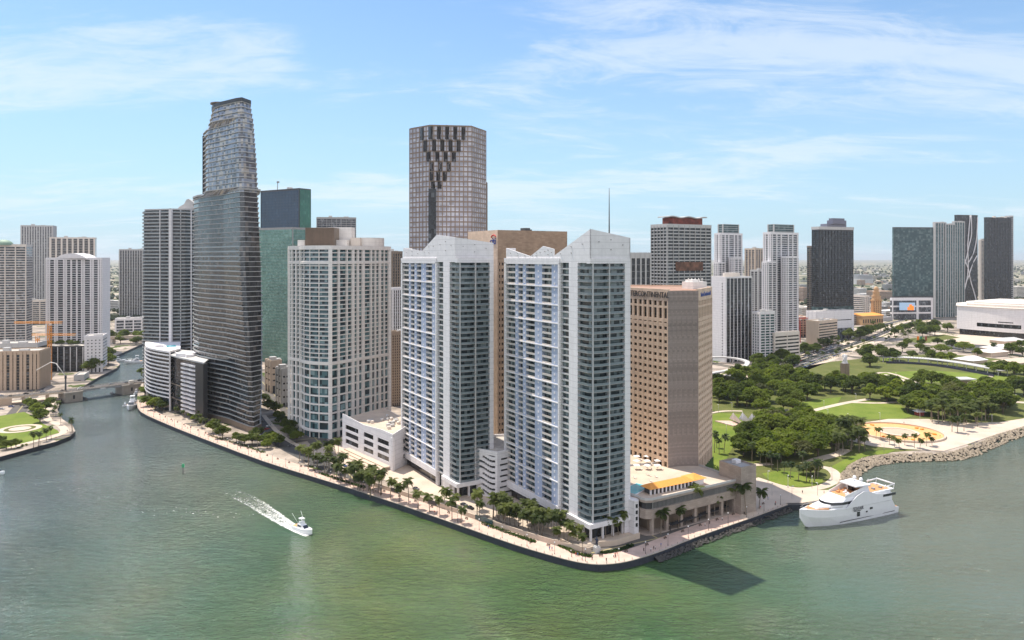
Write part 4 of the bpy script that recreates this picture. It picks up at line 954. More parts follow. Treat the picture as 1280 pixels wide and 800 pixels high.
# ------------------------------------------------------------------ stepped financial tower
def finance_tower():
    D = 540; a0, a1, a2, a3 = at(512, 556), at(536.5, 540), at(590, 545), at(607.5, 566)
    a1 = at(537, 541); bk = [at(607, 612), at(512, 612)]; org = (*at(560, 575), LAND)
    root = thing('finance_tower', 'tall brown grid tower with silver panes and dark sawtooth steps high on its corner', 'office tower', org)
    z1 = zt(157.5, 545); pl = [a0, a1, a2, a3] + bk; fh = 3.8; N = int((z1 - LAND) / fh)
    g = MB(); g.prism(offset(pl, -.05), LAND, z1 - .5, 0); g.build('glazing', GL['fin'], root, org)
    w = MB()
    for k in range(N + 1): w.prism(offset(pl, .22), z1 - k * fh - .95, z1 - k * fh, 0)
    for p, q, n in ((a0, a1, 6), (a1, a2, 10), (a2, a3, 7), (a3, bk[0], 8), (bk[0], bk[1], 13), (bk[1], a0, 11)):
        for i in range(n + 1):
            t = i / n; d = dist(p, q); w.seg(lerp(p, q, max(0, t - .34 / d)), lerp(p, q, min(1, t + .34 / d)), LAND, z1 - .02, -.1, .3, 0)
    w.build('wall', solid('brown_grid', (.30, .22, .17), .55, .15), root, org)
    # right hand shoulder step
    zs = zt(226, 560); sh = [a3, at(609.5, 580), at(609, 612), (bk[0][0] - .2, bk[0][1] + .1)]
    s = MB(); s.prism([a3, at(609.5, 575), at(609, 610), at(604, 611)], LAND, zs, 0); s.build('shoulder', M['brown'], root, org)
    # dark sawtooth bays: an inverted triangle of boxes whose sides are dark glass
    dk = MB(); fr = MB(); rows = [(157, 174, 523, 584), (174, 189, 527, 578), (189, 202, 531, 572), (202, 214, 534, 566), (214, 226, 535, 560), (226, 236, 537, 553)]
    for y0, y1, x0, x1 in rows:
        n = max(2, round((x1 - x0) / 9.4)); zt0, zt1 = zt(y0, D), zt(y1, D)
        for i in range(n):
            xc = x0 + (i + .5) * (x1 - x0) / n
            if xc < 537: t = (xc - 512) / 25; p = lerp(a0, a1, t)
            else: t = (xc - 537) / 53; p = lerp(a1, a2, t)
            X, Y = p; w2 = 1.75
            tri = [(X - w2, Y + .4), (X + .3, Y - 2.4), (X + w2, Y + .2)]
            dk.prism(tri, zt1 + .3, zt0 - .7, 0)
            fr.prism(offset(tri, .15), zt0 - .69, zt0 + .1, 0)
    dk.build('sawtooth_bay', GL['sailbay'], root, org); fr.build('sawtooth_ledge', M['bronze'], root, org)
    sl = MB(); p, q = at(535.5, 539.5), at(545, 539.5); sl.prism([p, q, (q[0], q[1] + 3), (p[0], p[1] + 3)], LAND, zt(236, D), 0); sl.build('corner_glazing', GL['dark'], root, org)
    r = MB(); r.prism(offset(pl, -.6), z1 + .01, z1 + .4, 0); r.build('roof', M['brown'], root, org); rooftop(root, org, pl, z1 + .4, M['lgrey'], 6, 3, 5)
finance_tower()
# ------------------------------------------------------------------ brown bank tower with emblem
def bank_tower():
    pl = plan(622, 455, 585, 709, 31); z1 = zt(289, 455); org = (*cen(pl), LAND)
    root = thing('bank_tower', 'brown stone block with a blue and red sign, behind the twin towers', 'office tower', org)
    f, r, bk, l = pl; core = MB(); core.prism(offset(pl, -.8), LAND, z1 - .4, 0); core.build('glazing', GL['hotel'], root, org)
    w = MB(); fh = 3.9; zb = LAND + 4; rows = int((z1 - 19 - zb) / fh)
    w2 = MB()
    for i, (p, q, cols, pw) in enumerate(((f, r, 22, 1.1), (r, bk, 12, 1.4), (bk, l, 22, 1.1), (l, f, 9, 2.6))):
        t = w2 if i == 0 else w
        for k in range(rows + 1): t.seg(p, q, zb + k * fh, zb + k * fh + 2.1, -1, 0, 0)
        t.seg(p, q, zb + (rows + 1) * fh - 2, z1 + .8 + .01 * i, -1, .01, 0)
        d = dist(p, q)
        for k in range(cols + 1):
            u = k / cols; t.seg(lerp(p, q, max(0, u - pw / 2 / d)), lerp(p, q, min(1, u + pw / 2 / d)), LAND, z1 - 18, -.98, .04, 0)
        if i == 3: t.seg(lerp(p, q, .42), q, LAND, z1 - 16, -.97, .03, 0); 
        if i == 3:
            for k in range(rows): t.box(*[c + o for c, o in zip(lerp(p, q, .80), (-.03, -.02))], zb + k * fh + 3, 1.5, .3, 1.5, math.atan2(q[1] - p[1], q[0] - p[0]), 1)
    w.build('wall', [tanstone, M['dark']], root, org); w2.build('broad_wall', brownstone, root, org)
    rf = MB(); rf.prism(offset(pl, -1.05), z1 - .39, z1 + .2, 0); rf.build('roof', M['roof'], root, org); rooftop(root, org, pl, z1 + .2, M['dgrey'], 2, 8, 3)
    c = lerp(l, f, .86); nx, ny = -.857, -.515
    blue = solid('sign_blue', (.02, .06, .30), .4, 0); zc = zt(300, 450)
    text('citi', 6.2, (c[0] + nx * .3, c[1] + ny * .3, zc - .6), wall_rot(l, f), blue, root, org)
    ar = MB(); e = ((f[0] - l[0]) / dist(f, l), (f[1] - l[1]) / dist(f, l))
    pts = [(c[0] + nx * .35 + e[0] * 3.0 * math.cos(t) + e[0] * .9, c[1] + ny * .35 + e[1] * 3.0 * math.cos(t) + e[1] * .9, zc + 1.4 + 2.0 * math.sin(t)) for t in [math.pi * (.08 + .84 * k / 10) for k in range(11)]]
    ar.tube(pts, .34, 6); ar.build('sign_arc', solid('sign_red', (.55, .03, .02), .4, 0), root, org)
bank_tower()
# ------------------------------------------------------------------ named towers behind and around (label, geometry, style)
def T(label, xF, D, xL, xR, ang, ytop, name='tower_block', **k):
    L, W = k.pop('L', None), k.pop('W', None)
    return tower(name, label, plan(xF, D, xL, xR, ang, L, W), zt(ytop, D), **k)
# --- west side of the river mouth
r, o = T('white balconied tower with a low green dome, standing behind the tan garage', 8, 900, -34, 33, 20, 306, wall='offwhite', gl='mid', fh=3.2, band=1.0, piers=[(0, 6, 1.2), (3, 9, 1.3)], units=0)
def dome(root, org, cx, cy, z, rx, ry, h, mat, nm='roof_dome', n=12, k_=5):
    mb = MB(); v = []; 
    for j in range(k_ + 1):
        a = j / k_ * math.pi / 2
        for i in range(n): t = 2 * math.pi * i / n; v.append((cx + rx * math.cos(a) * math.cos(t), cy + ry * math.cos(a) * math.sin(t), z + h * math.sin(a)))
    f = [(j * n + i, j * n + (i + 1) % n, (j + 1) * n + (i + 1) % n, (j + 1) * n + i) for j in range(k_) for i in range(n)]
    mb.mesh(v, f, 0, True); mb.build(nm, mat, root, org)
p = at(4, 915); dome(r, o, p[0], p[1], zt(306, 900), 12, 9, 7, solid('green_copper', (.24, .34, .25), .6, .1))
T('slim pale grey ribbed tower, tallest on the far bank of the river', 52, 1500, 26, 66, 18, 282, wall='lgrey', gl='mid', fh=3.3, band=.5, piers=[(0, 13, 2.2), (3, 9, 2), (1, 9, 2)], groups=0)
T('low pale block at the foot of the slim ribbed tower', 50, 1420, 30, 60, 18, 376, wall='offwhite', gl='mid', fh=4, band=1.4, piers=[(0, 4, 2), (3, 7, 2.2)])
T('dark glass tower with white frames behind the white tower with the arched crown', 80, 1400, 62, 119, 25, 297, wall='offwhite', gl='dark', fh=3.3, band=.5, piers=[(0, 9, 3), (3, 4, 2.6)], units=3)
r, o = T('white tower with dark window columns and a shallow arched crown', 60, 1000, 57.5, 127.5, 8, 323, wall='white', gl='omdark', fh=3.15, band=.8, piers=[(0, (.02, .06, .16, .20, .32, .36, .45, .55, .64, .68, .80, .84, .94, .98), 2.1), (1, 8, 3), (2, 9, 4), (3, 8, 3)], units=0)
p = at(93, 1010); mb = MB(); a_ = [(p[0] - 21 + 42 * t, zt(323, 1000) + .1 + 7 * math.sin(math.pi * t) ** .7) for t in [k / 12 for k in range(13)]]
v = [(x, p[1] - 8, z) for x, z in a_] + [(x, p[1] + 20, z) for x, z in a_]; n = 13
mb.mesh(v, [(i, i + 1, n + i + 1, n + i) for i in range(12)] + [tuple(reversed(range(13))), tuple(range(13, 26))], 0); mb.build('arched_crown', M['white'], r, o)
T('grey tower of narrow white ribs beyond the far bridge', 166, 1560, 149, 187.5, 25, 312, wall='lgrey', gl='dark', fh=3.3, band=.55, piers=[(0, 13, 1.5), (3, 7, 1.4)], units=3)
T('low white block with large windows beyond the far bridge', 171, 1230, 144, 189, 20, 399, wall='white', gl='mid', fh=5, band=1.3, piers=[(0, 5, 2), (3, 8, 2.2)], units=4)
T('black glass block with white fins and trees on its roof by the bridge', 45, 835, 40, 106, 4, 434, wall='black', gl='dark', fh=3.2, band=1.0, piers=[(0, (.02, .13, .25, .37, .49, .61, .73, .85, .97), .7), (1, 3, .8)], bd=.2, pd=.7, units=0, piermat='white')
T('white stair and window block joined to the end of the black fin block', 117, 826, 106, 128.5, 20, 421, wall='white', gl='mid', fh=3.6, band=2.4, piers=[(0, 5, 2.4), (3, (.1, .3, .5, .7, .9), 4)], units=1)
T('tan garage block with dark vertical slots beside the bridge approach', 33, 712, -20, 49, 12, 441, wall='tan', gl='dark', fh=2.9, band=.25, bd=.05, piers=[(0, (.02, .13, .2, .31, .38, .49, .56, .67, .74, .85, .92, .99), 2.6), (1, 9, 2.0)], pd=.6, parapet=2.5, units=2)
T('grey block with a pale deck behind the tan garage block', 20, 800, -20, 47, 12, 431, wall='lgrey', gl='dark', fh=5, band=2.5, piers=[(0, 3, 1)], units=2)
T('small white control house on the bank beside the bridge', 95, 770, 93, 105, 20, 470, wall='lgrey', gl='dark', fh=5, band=3.5, piers=[(0, 2, 3), (3, 2, 3)], units=0)
# --- behind the sail tower
r, o = T('navy and green glass tower with a flat top behind the sail tower', 374, 985, 326, 388.5, 58, 236, wall='dgrey', gl='navy', fh=3.9, band=.12, bd=.05, piers=[(3, 2, .6), (0, 2, .6)], units=4)
pn = plan(374, 985, 326, 388.5, 58); mb = MB(); mb.seg(pn[0], pn[1], LAND, zt(236.5, 985), -.5, .3, 0)
for i in range(1): pass
q = MB(); a, b = pn[0], pn[1]; L_ = dist(a, b); zz = zt(236.5, 985); d_ = ((b[0] - a[0]) / L_, (b[1] - a[1]) / L_); nn = (d_[1], -d_[0])
q.poly([(a[0] + nn[0] * .4, a[1] + nn[1] * .4, LAND), (b[0] + nn[0] * .4, b[1] + nn[1] * .4, LAND), (b[0] + nn[0] * .4, b[1] + nn[1] * .4, zz), (a[0] + nn[0] * .4, a[1] + nn[1] * .4, zz)], 0, [(0, LAND), (L_, LAND), (L_, zz), (0, zz)])
q.build('green_side_glazing', GL['green'], r, o)
mb = MB(); p = at(347, 992); mb.tube([(p[0], p[1], zt(237, 985)), (p[0], p[1], zt(228, 985))], .5, 6); mb.box(p[0] + .6, p[1], zt(227, 985), 3.2, 1.5, 2.4); mb.build('roof_dish', M['steel'], r, o)
T('pale green glass tower with rippled reflections between the sail tower and the cream condominium', 366, 890, 318, 396, 60, 285, wall='grey', gl='pgreen', fh=3.9, band=.12, bd=.05, piers=[(0, 2, .5), (3, 2, .5)], units=0)
T('grey stepped office tower showing just above the cream condominium', 404, 1260, 396, 445, 12, 272, wall='grey', gl='mid', fh=3.8, band=.9, piers=[(0, 9, .6), (3, 6, .6)], units=4)
T('dark brown tower top peeping between the cream condominium and the twin towers', 490, 900, 474, 503, 30, 315, wall='bronze', gl='dark', fh=3.6, band=.7, piers=[(0, 5, 1.4), (3, 7, 1.4)], units=2)
T('white striped block with dark slots behind the gallery block', 491, 760, 484, 512, 31, 361, wall='white', gl='dark', fh=3.4, band=.3, bd=.1, piers=[(0, 9, 1.0), (3, 5, 1.4)], units=0)
T('tan perforated block behind the gallery block', 489, 640, 484, 512, 31, 416, wall='tan', gl='hotel', fh=2.4, band=1.2, piers=[(0, 9, 1.1), (3, 4, 1.2)], units=1)
T('low beige block glimpsed in the gap between the twin towers', 632, 436, 612, 668, 31, 560, wall='beige', gl='dark', fh=5, band=3.6, piers=[(0, 3, 1), (3, 3, 1)], units=3, W=22, L=16)
# --- north of the point
r, o = T('dark tower with white flared ribs behind the white twin tower', 762, 640, 745, 814, 25, 317, wall='lgrey', gl='dark', fh=6, band=.15, bd=.02, piers=[(0, 9, 1.5), (3, 5, 1.5)], units=0, parapet=4)
p = at(761.5, 655); mb = MB(); mb.tube([(p[0], p[1], zt(317, 640)), (p[0], p[1], zt(275, 640)), (p[0], p[1], zt(233, 640))], [.75, .55, .25], 6); mb.build('mast', M['dgrey'], r, o)
r, o = T('grey tower with white floor stripes and a red box under a wavy roof', 834, 728, 814, 888.5, 30, 281, wall='lgrey', gl='dark', fh=3.4, band=1.1, bd=.5, piers=[(3, 6, .4), (0, 9, .4)], units=0)
pr = plan(841, 736, 828, 878, 30); mb = MB(); z_ = zt(281, 728); mb.prism(pr, z_, z_ + 8, 0)
mur = solid('red_mural', (.20, .045, .03), .6, .6, .25, streak=False); mb.build('mural_box', mur, r, o)
mb = MB(); pw_ = plan(836, 731, 822, 884, 30); c_ = cen(pw_); n = 16
for k in range(n):
    a0, a1 = k / n, (k + 1) / n; h0, h1 = z_ + 9 + .7 * math.sin(a0 * 15), z_ + 9 + .7 * math.sin(a1 * 15)
    A, B, C2, D2 = lerp(pw_[0], pw_[1], a0), lerp(pw_[0], pw_[1], a1), lerp(pw_[3], pw_[2], a1), lerp(pw_[3], pw_[2], a0)
    mb.mesh([(*A, h0 - 1), (*B, h1 - 1), (*C2, h1 - 1), (*D2, h0 - 1), (*A, h0), (*B, h1), (*C2, h1), (*D2, h0)], [(4, 5, 6, 7), (3, 2, 1, 0), (0, 1, 5, 4), (2, 3, 7, 6)] + ([(3, 0, 4, 7)] if k == 0 else []) + ([(1, 2, 6, 5)] if k == n - 1 else []), 0)
mb.build('wavy_roof', M['lgrey'], r, o)
pm_ = plan(834, 728, 814, 888.5, 30); mb = MB(); mb.seg(lerp(pm_[0], pm_[1], .18), lerp(pm_[0], pm_[1], .80), zt(338.5, 738), zt(327.5, 738), .5, 1.0, 0); mb.build('mural_panel', solid('brown_mural', (.17, .08, .05), .6, .7, .2, streak=False), r, o)
r, o = T('slab with a blank white end and black glass ribbed with white beside the hotel', 907.5, 905, 888.5, 940, 30, 347, wall='white', gl='dark', fh=3.6, band=.10, bd=.02, piers=[(0, 8, .9)], pd=.5, units=0, parapet=1)
pe = plan(907.5, 905, 888.5, 940, 30); mb = MB(); mb.seg(pe[3], pe[0], LAND, zt(347, 905) + 1, -.5, .45, 0); mb.seg(pe[1], pe[2], LAND, zt(347, 905) + 1, -.5, .45, 0); 
for k in range(26): q_ = lerp(pe[3], pe[0], .78); mb.box(q_[0] - .45, q_[1] - .3, 12 + k * 3.6, 1.2, .3, 1.2, R(-60), 1)
mb.build('end_wall', [M['white'], M['dark']], r, o); mb = MB(); c_ = cen(pe); mb.prism(ell(c_[0], c_[1], 11, 9, 14), zt(347, 905), zt(341.5, 905), 0); mb.build('roof_drum', M['offwhite'], r, o)
T('small pale green and white block in front of the second stepped glass tower', 950, 900, 940, 968.5, 22, 391, wall='white', gl='teal', fh=3.4, band=1.0, piers=[(0, 4, 1), (3, 4, 1.6)], units=3)
T('low dark brick block between the ribbed slab and the small pale green block', 938, 925, 925, 947, 28, 414, wall='bronze', gl='dark', fh=3.4, band=.9, piers=[(0, 4, 1)], units=1)
T('low brown and white podium with planting on top beside the small pale green block', 968, 905, 962, 999, 30, 417, wall='offwhite', gl='dark', fh=4.4, band=2.4, piers=[(0, 3, 1), (3, 3, 1)], units=0)
def stepped(lab, xc, D, w, ytop, ybody):
    """white and blue-grey glass tower whose middle rises above its shoulders"""
    r, o = T(lab, xc - w * .28, D, xc - w / 2, xc + w / 2, 30, ybody, wall='white', gl='mid', fh=3.2, band=.9, piers=[(0, (.04, .2, .36, .62, .78, .96), 2.2), (3, (.05, .3, .7, .95), 2.2)], units=0)
    pc = plan(xc - w * .2, D + 4, xc - w * .36, xc + w * .36, 30); zb_ = zt(ybody, D)
    g = MB(); g.prism(pc, zb_, zt(ytop, D), 0); g.build('upper_glazing', GL['teal'], r, o); wb = MB(); z = zb_ + 2
    while z < zt(ytop, D): wb.prism(offset(pc, .3), z, z + .5, 0); z += 3.3
    for i in range(4): wb.box(*pc[i], (zb_ + zt(ytop, D)) / 2, 1.6, 1.6, zt(ytop, D) - zb_, R(30))
    wb.build('crown_frame', M['lgrey'], r, o)
    for x0, x1, yy in ((xc - w * .46, xc - w * .1, (ybody * 2 + 400) / 3), (xc + w * .1, xc + w * .5, ybody + 30)):
        ps = plan(x0 + 3, D - 5, x0, x1, 30, L=9); s = MB(); zz_ = zt(yy, D); s.prism(ps, LAND, zz_, 0)
        s.build('bay_glazing', GL['mid'], r, o); s2 = MB(); z = LAND + 3
        while z < zz_ - 3: s2.prism(offset(ps, .2), z, z + 1.1, 0); z += 3.2
        s2.prism(offset(ps, .22), zz_ - 2, zz_ + .6, 0)
        for i in range(4):
            for t in (.1, .5, .9): q = lerp(ps[i], ps[(i + 1) % 4], t); s2.box(*q, (LAND + zz_) / 2, 1.6, 1.6, zz_ - LAND - 1, R(30))
        s2.build('bay_wall', M['white'], r, o)
stepped('stepped white and glass tower behind the ribbed slab', 910.5, 1170, 35, 280, 292)
stepped('taller stepped white and glass tower standing clear above the low brown podium', 976, 1040, 44, 280, 291)
T('beige and brown tower set back between the two stepped glass towers', 944, 1400, 931, 954, 30, 311, wall='beige', gl='mid', fh=3.4, band=.8, piers=[(0, 4, 2.4), (3, 4, 2.4)], units=2)
T('lower beige tower in front of the beige and brown tower', 948, 1280, 938, 960, 30, 338, wall='lgrey', gl='dark', fh=3.4, band=.9, piers=[(0, 3, 2), (3, 3, 2)], units=2)
r, o = T('black glass tower with a pale cornice and a stepped crest', 1024, 1190, 1015, 1066.5, 24, 287, wall='dgrey', gl='dark', fh=3.5, band=.6, bd=.3, piers=[(0, 12, .4), (3, 3, .5)], units=0)
pb = plan(1024, 1190, 1015, 1066.5, 24); z_ = zt(287, 1190); mb = MB(); mb.prism(offset(pb, .9), z_ + .3, z_ + 5.2, 0); mb.build('cornice', M['lgrey'], r, o)
pb2 = plan(1034, 1196, 1030, 1058, 24, L=14); mb = MB(); mb.prism(pb2, z_ + 5.2, z_ + 10, 0); pb3 = plan(1041, 1197, 1038, 1058, 24, L=12); mb.prism(pb3, z_ + 10, z_ + 16, 0); mb.prism(offset(pb3, -2), z_ + 16, z_ + 19.5, 0); mb.build('crest', solid('violet_grey', (.17, .17, .22), .4, .1), r, o)
mb = MB(); mb.prism(offset(pb, .7), LAND + 40, LAND + 50, 0); mb.build('sky_lobby_glazing', GL['teal'], r, o)
T('thin dark tower edge standing just behind the black glass tower', 1012, 1300, 1010, 1024, 24, 308, wall='bronze', gl='dark', fh=3.5, band=.7, piers=[(0, 3, .6)], units=1)
T('white podium block below the black glass tower', 1020, 1150, 1008, 1067, 24, 390, wall='white', gl='mid', fh=14, band=12.4, piers=[(0, 3, 5), (3, 3, 4)], units=3)
T('beige block with striped windows on the boulevard in front of the white podium', 1024, 1060, 1008, 1046.5, 38, 402, wall='beige', gl='dark', fh=4, band=2.0, piers=[(3, 8, 2.9)], units=2)
T('pink old block beside the red crane', 992, 1190, 985, 1008, 24, 398, wall=solid('pink_wall', (.52, .30, .22), .8, .15), gl='dark', fh=4, band=2, piers=[(0, 5, 2.4), (3, 4, 2)], units=2)
T('pale low block with grey bands behind the bell tower', 1082, 1530, 1064, 1086.5, 30, 370, wall='offwhite', gl='mid', fh=4.2, band=2, piers=[(0, 3, 1)], units=2)
# teal slab with podium screen, ribbed neighbour
r, o = T('teal glass slab with a checkered face above a white podium', 1117.5, 1575, 1116, 1166.5, 6, 284.5, wall='teal_trim' if False else 'dgrey', gl='teal', fh=3.4, band=.10, bd=.02, piers=[(0, 2, .5)], units=0, base=48)
T('white retail podium with a bright picture screen under the teal slab', 1115, 1530, 1113.5, 1166, 6, 373, name='retail_podium', wall='white', gl='mid', fh=14, band=3.4, piers=[(0, (0, .62, .98), 5)], units=0)
so = at(1134, 1527); sc_o = (*so, zt(383, 1527)); scr = thing('picture_screen', 'lit screen with orange and red figures on the white retail podium', 'screen', sc_o)
m_, t_, p_ = nt_new('screen_sky'); p_.inputs['Base Color'].default_value = (.3, .42, .55, 1); p_.inputs['Emission Color'].default_value = (.35, .5, .7, 1); p_.inputs['Emission Strength'].default_value = .35
m2_, t2_, p2_ = nt_new('screen_orange'); p2_.inputs['Base Color'].default_value = (.9, .25, .02, 1); p2_.inputs['Emission Color'].default_value = (1, .25, .02, 1); p2_.inputs['Emission Strength'].default_value = .5
mb = MB(); mb.box(so[0], so[1], sc_o[2], 33, .8, 16); mb.build('display', m_, scr, sc_o)
for dx_, hh, ww in ((7, 12, 6), (12, 9, 4), (2, 7, 3.5)):
    mb = MB(); mb.prism(ell(so[0] + dx_, so[1] - .6, ww / 2, .25, 10), sc_o[2] - 7.9, sc_o[2] - 7.9 + hh, 0); mb.build('orange_figure', m2_, scr, sc_o)
for i, (x0, x1, yy, DD) in enumerate(((1166, 1183, 278, 1590), (1179, 1194, 280, 1600), (1190, 1206, 277, 1630))):
    T(['silver ribbed tower joined to the teal slab', 'middle silver ribbed tower beside the teal slab', 'silver ribbed tower in front of the black tower with white bones'][i], x0 + 3, DD, x0, x1, 22, yy, wall='lgrey', gl='teal', fh=7, band=.15, bd=.02, piers=[(0, 5, 1.7), (3, 4, 1.5)], units=1)
# black tower with white curved exoskeleton
r, o = T('black tower wrapped in white curving ribs like bones', 1196, 1750, 1193, 1222, 14, 269, wall='dgrey', gl='dark', fh=3.6, band=.6, bd=.2, piers=(), units=0)
pe = plan(1196, 1750, 1193, 1222, 14); e0, e1 = pe[0], pe[1]; zt_, zb_ = zt(269, 1750), zt(384, 1750)
for pts in ([(.05, 0), (.22, .10), (.46, .30), (.52, .48), (.50, .68), (.62, 1)], [(.95, 0), (.85, .12), (.62, .30), (.52, .42), (.12, .66), (.02, .85)], [(.46, .30), (.30, .16), (.2, .04)], [(.52, .48), (.76, .58), (.92, .74), (.98, .98)], [(.5, .3), (.72, .46), (.95, .56)], [(.06, .0), (.06, .22), (.4, .5), (.55, .66), (.68, .8), (.66, 1)]):
    mb = MB(); cv = smooth_line(pts, 4); mb.tube([(*[c + d for c, d in zip(lerp(e0, e1, u), (.3, -1.2))], zb_ + (zt_ - zb_) * v) for u, v in cv], 1.25, 6); mb.build('exoskeleton_rib', M['white'], r, o)
T('slim beige tower between the bone-ribbed tower and the charcoal tower', 1226, 1900, 1223, 1234, 20, 300, wall='offwhite', gl='mid', fh=3.4, band=1.4, piers=[(0, 3, 2.5), (3, 3, 2)], units=2)
T('charcoal tower with a pale ragged top behind the arena', 1233, 1800, 1230, 1264, 12, 272, wall='dgrey', gl='dark', fh=3.5, band=.8, piers=[(0, 10, .5)], units=6, unitmat='offwhite')
T('pale tower edge clinging to the charcoal tower', 1262, 1830, 1260.5, 1266.5, 12, 270, wall='lgrey', gl='mid', fh=5, band=1.5, piers=[(0, 2, 1)], units=0, L=14)
# ------------------------------------------------------------------ old bell tower
def bell_tower():
    D = 1440; f = at(1093, D); org = (*f, LAND); root = thing('bell_tower', 'tan old tower with a stepped lantern on top and a low tan wing', 'tower', org); tanm = solid('tan_stucco', (.50, .32, .17), .8, .12)
    a = R(24); pl = plan(1092, D, 1088.5, 1102, 24); z = zt(375, D); g = MB(); g.prism(offset(pl, -.6), LAND, z - .5, 0); g.build('glazing', GL['hotel'], root, org); w = MB()
    for i in range(4):
        p, q = pl[i], pl[(i + 1) % 4]
        for k in range(5): w.seg(lerp(p, q, max(0, k / 4 - .09)), lerp(p, q, min(1, k / 4 + .09)), LAND, z, -.6, 0, 0)
    k = LAND + 5
    while k < z: w.prism(offset(pl, -.08), k, k + 1.2, 0); k += 4.4
    w.prism(offset(pl, .8), z - 2.5, z + .6, 0); w.build('wall', tanm, root, org)
    c = cen(pl)
    for i, (rr, h0, h1) in enumerate(((8.5, .6, 8), (6.4, 8, 16), (4.6, 16, 22))):
        m = MB(); m.prism(ell(c[0], c[1], rr, rr, 10), z + h0, z + h1, 0); m.prism(ell(c[0], c[1], rr + .7, rr + .7, 10), z + h1 - 1.2, z + h1 + .01, 0); m.build('lantern_stage', tanm, root, org)
    dome(root, org, c[0], c[1], z + 22, 4.5, 4.5, 5, tanm, 'cupola', 10); m = MB(); m.tube([(c[0], c[1], z + 26), (c[0], c[1], z + 32)], .4, 5); m.build('finial', M['dgrey'], root, org)
    pw = plan(1078, 1400, 1064, 1104, 24, L=40); m = MB(); zz = zt(395, 1400); m.prism(pw, LAND, zz, 0); m.prism(offset(pw, 1), zz - 2, zz, 0)
    for k in range(9): q = lerp(pw[0], pw[1], (k + .5) / 9); m.box(q[0], q[1], LAND + 8, 2.6, .5, 7, a, 1)
    m.build('wing_wall', [tanm, M['dark']], root, org); m = MB(); rp = offset(pw, 1.2); m.poly([(*rp[0], zz + .01), (*rp[1], zz + .01), (*lerp(rp[1], rp[2], .5), zz + 4), (*lerp(rp[0], rp[3], .5), zz + 4)]); m.poly([(*rp[2], zz + .01), (*rp[3], zz + .01), (*lerp(rp[0], rp[3], .5), zz + 4), (*lerp(rp[1], rp[2], .5), zz + 4)])
    m.poly([(*rp[3], zz + .01), (*rp[0], zz + .01), (*lerp(rp[0], rp[3], .5), zz + 4)]); m.poly([(*rp[1], zz + .01), (*rp[2], zz + .01), (*lerp(rp[1], rp[2], .5), zz + 4)]); m.build('wing_roof', M['yel'], root, org)
bell_tower()
# ------------------------------------------------------------------ arena
def arena():
    a, b = at(1196, 1250), at(1330, 1130); org = (*at(1260, 1260), LAND); root = thing('arena', 'broad white arena with a curved front, dark strip window and flat roof', 'arena', org)
    n = 14; fr = []
    for k in range(n + 1):
        t = k / n; p = lerp(a, b, t); dx, dy = b[0] - a[0], b[1] - a[1]; L = math.hypot(dx, dy); s = math.sin(math.pi * t) * 10; fr.append((p[0] + dy / L * s, p[1] - dx / L * s))
    pl = fr + [at(1345, 1300), at(1235, 1390), at(1196.5, 1320)]; z1 = zt(383, 1240); w = MB()
    w.prism(pl, LAND + 9, LAND + 15.5, 0); w.prism(pl, LAND + 28, z1, 0); w.prism(offset(pl, -1.5), LAND + 15.4, LAND + 28.1, 0)
    for i in range(len(pl)):
        if not (3 <= i <= 8): w.seg(pl[i], pl[(i + 1) % len(pl)], LAND + 15.45, LAND + 28.05, -1.7, -.01, 0)
    for i in range(3, 9): w.seg(pl[i], pl[i + 1], LAND + 22, LAND + 28.05, -1.7, -.012, 0)
    w.build('wall', M['white'], root, org); g = MB()
    for i in range(3, 9): g.seg(pl[i], pl[i + 1], LAND + 15.5, LAND + 22, -1.4, -.8, 0)
    for i in range(6, 8): g.seg(pl[i], pl[i + 1], LAND + 24.5, LAND + 26, -.5, .05, 0)
    g.build('strip_window', GL['dark'], root, org)
    b_ = MB(); b_.prism(offset(pl, -4), LAND, LAND + 9, 0); b_.build('entrance_storey', GL['dark'], root, org)
    r_ = MB(); r_.prism(offset(pl, 1.2), z1 + .01, z1 + 1.2, 0); q = offset(pl, -14); r_.prism(q, z1 + 1.2, z1 + 5, 0); r_.prism(offset(pl, -30), z1 + 5, z1 + 7, 0); r_.build('roof', M['offwhite'], root, org)
arena()
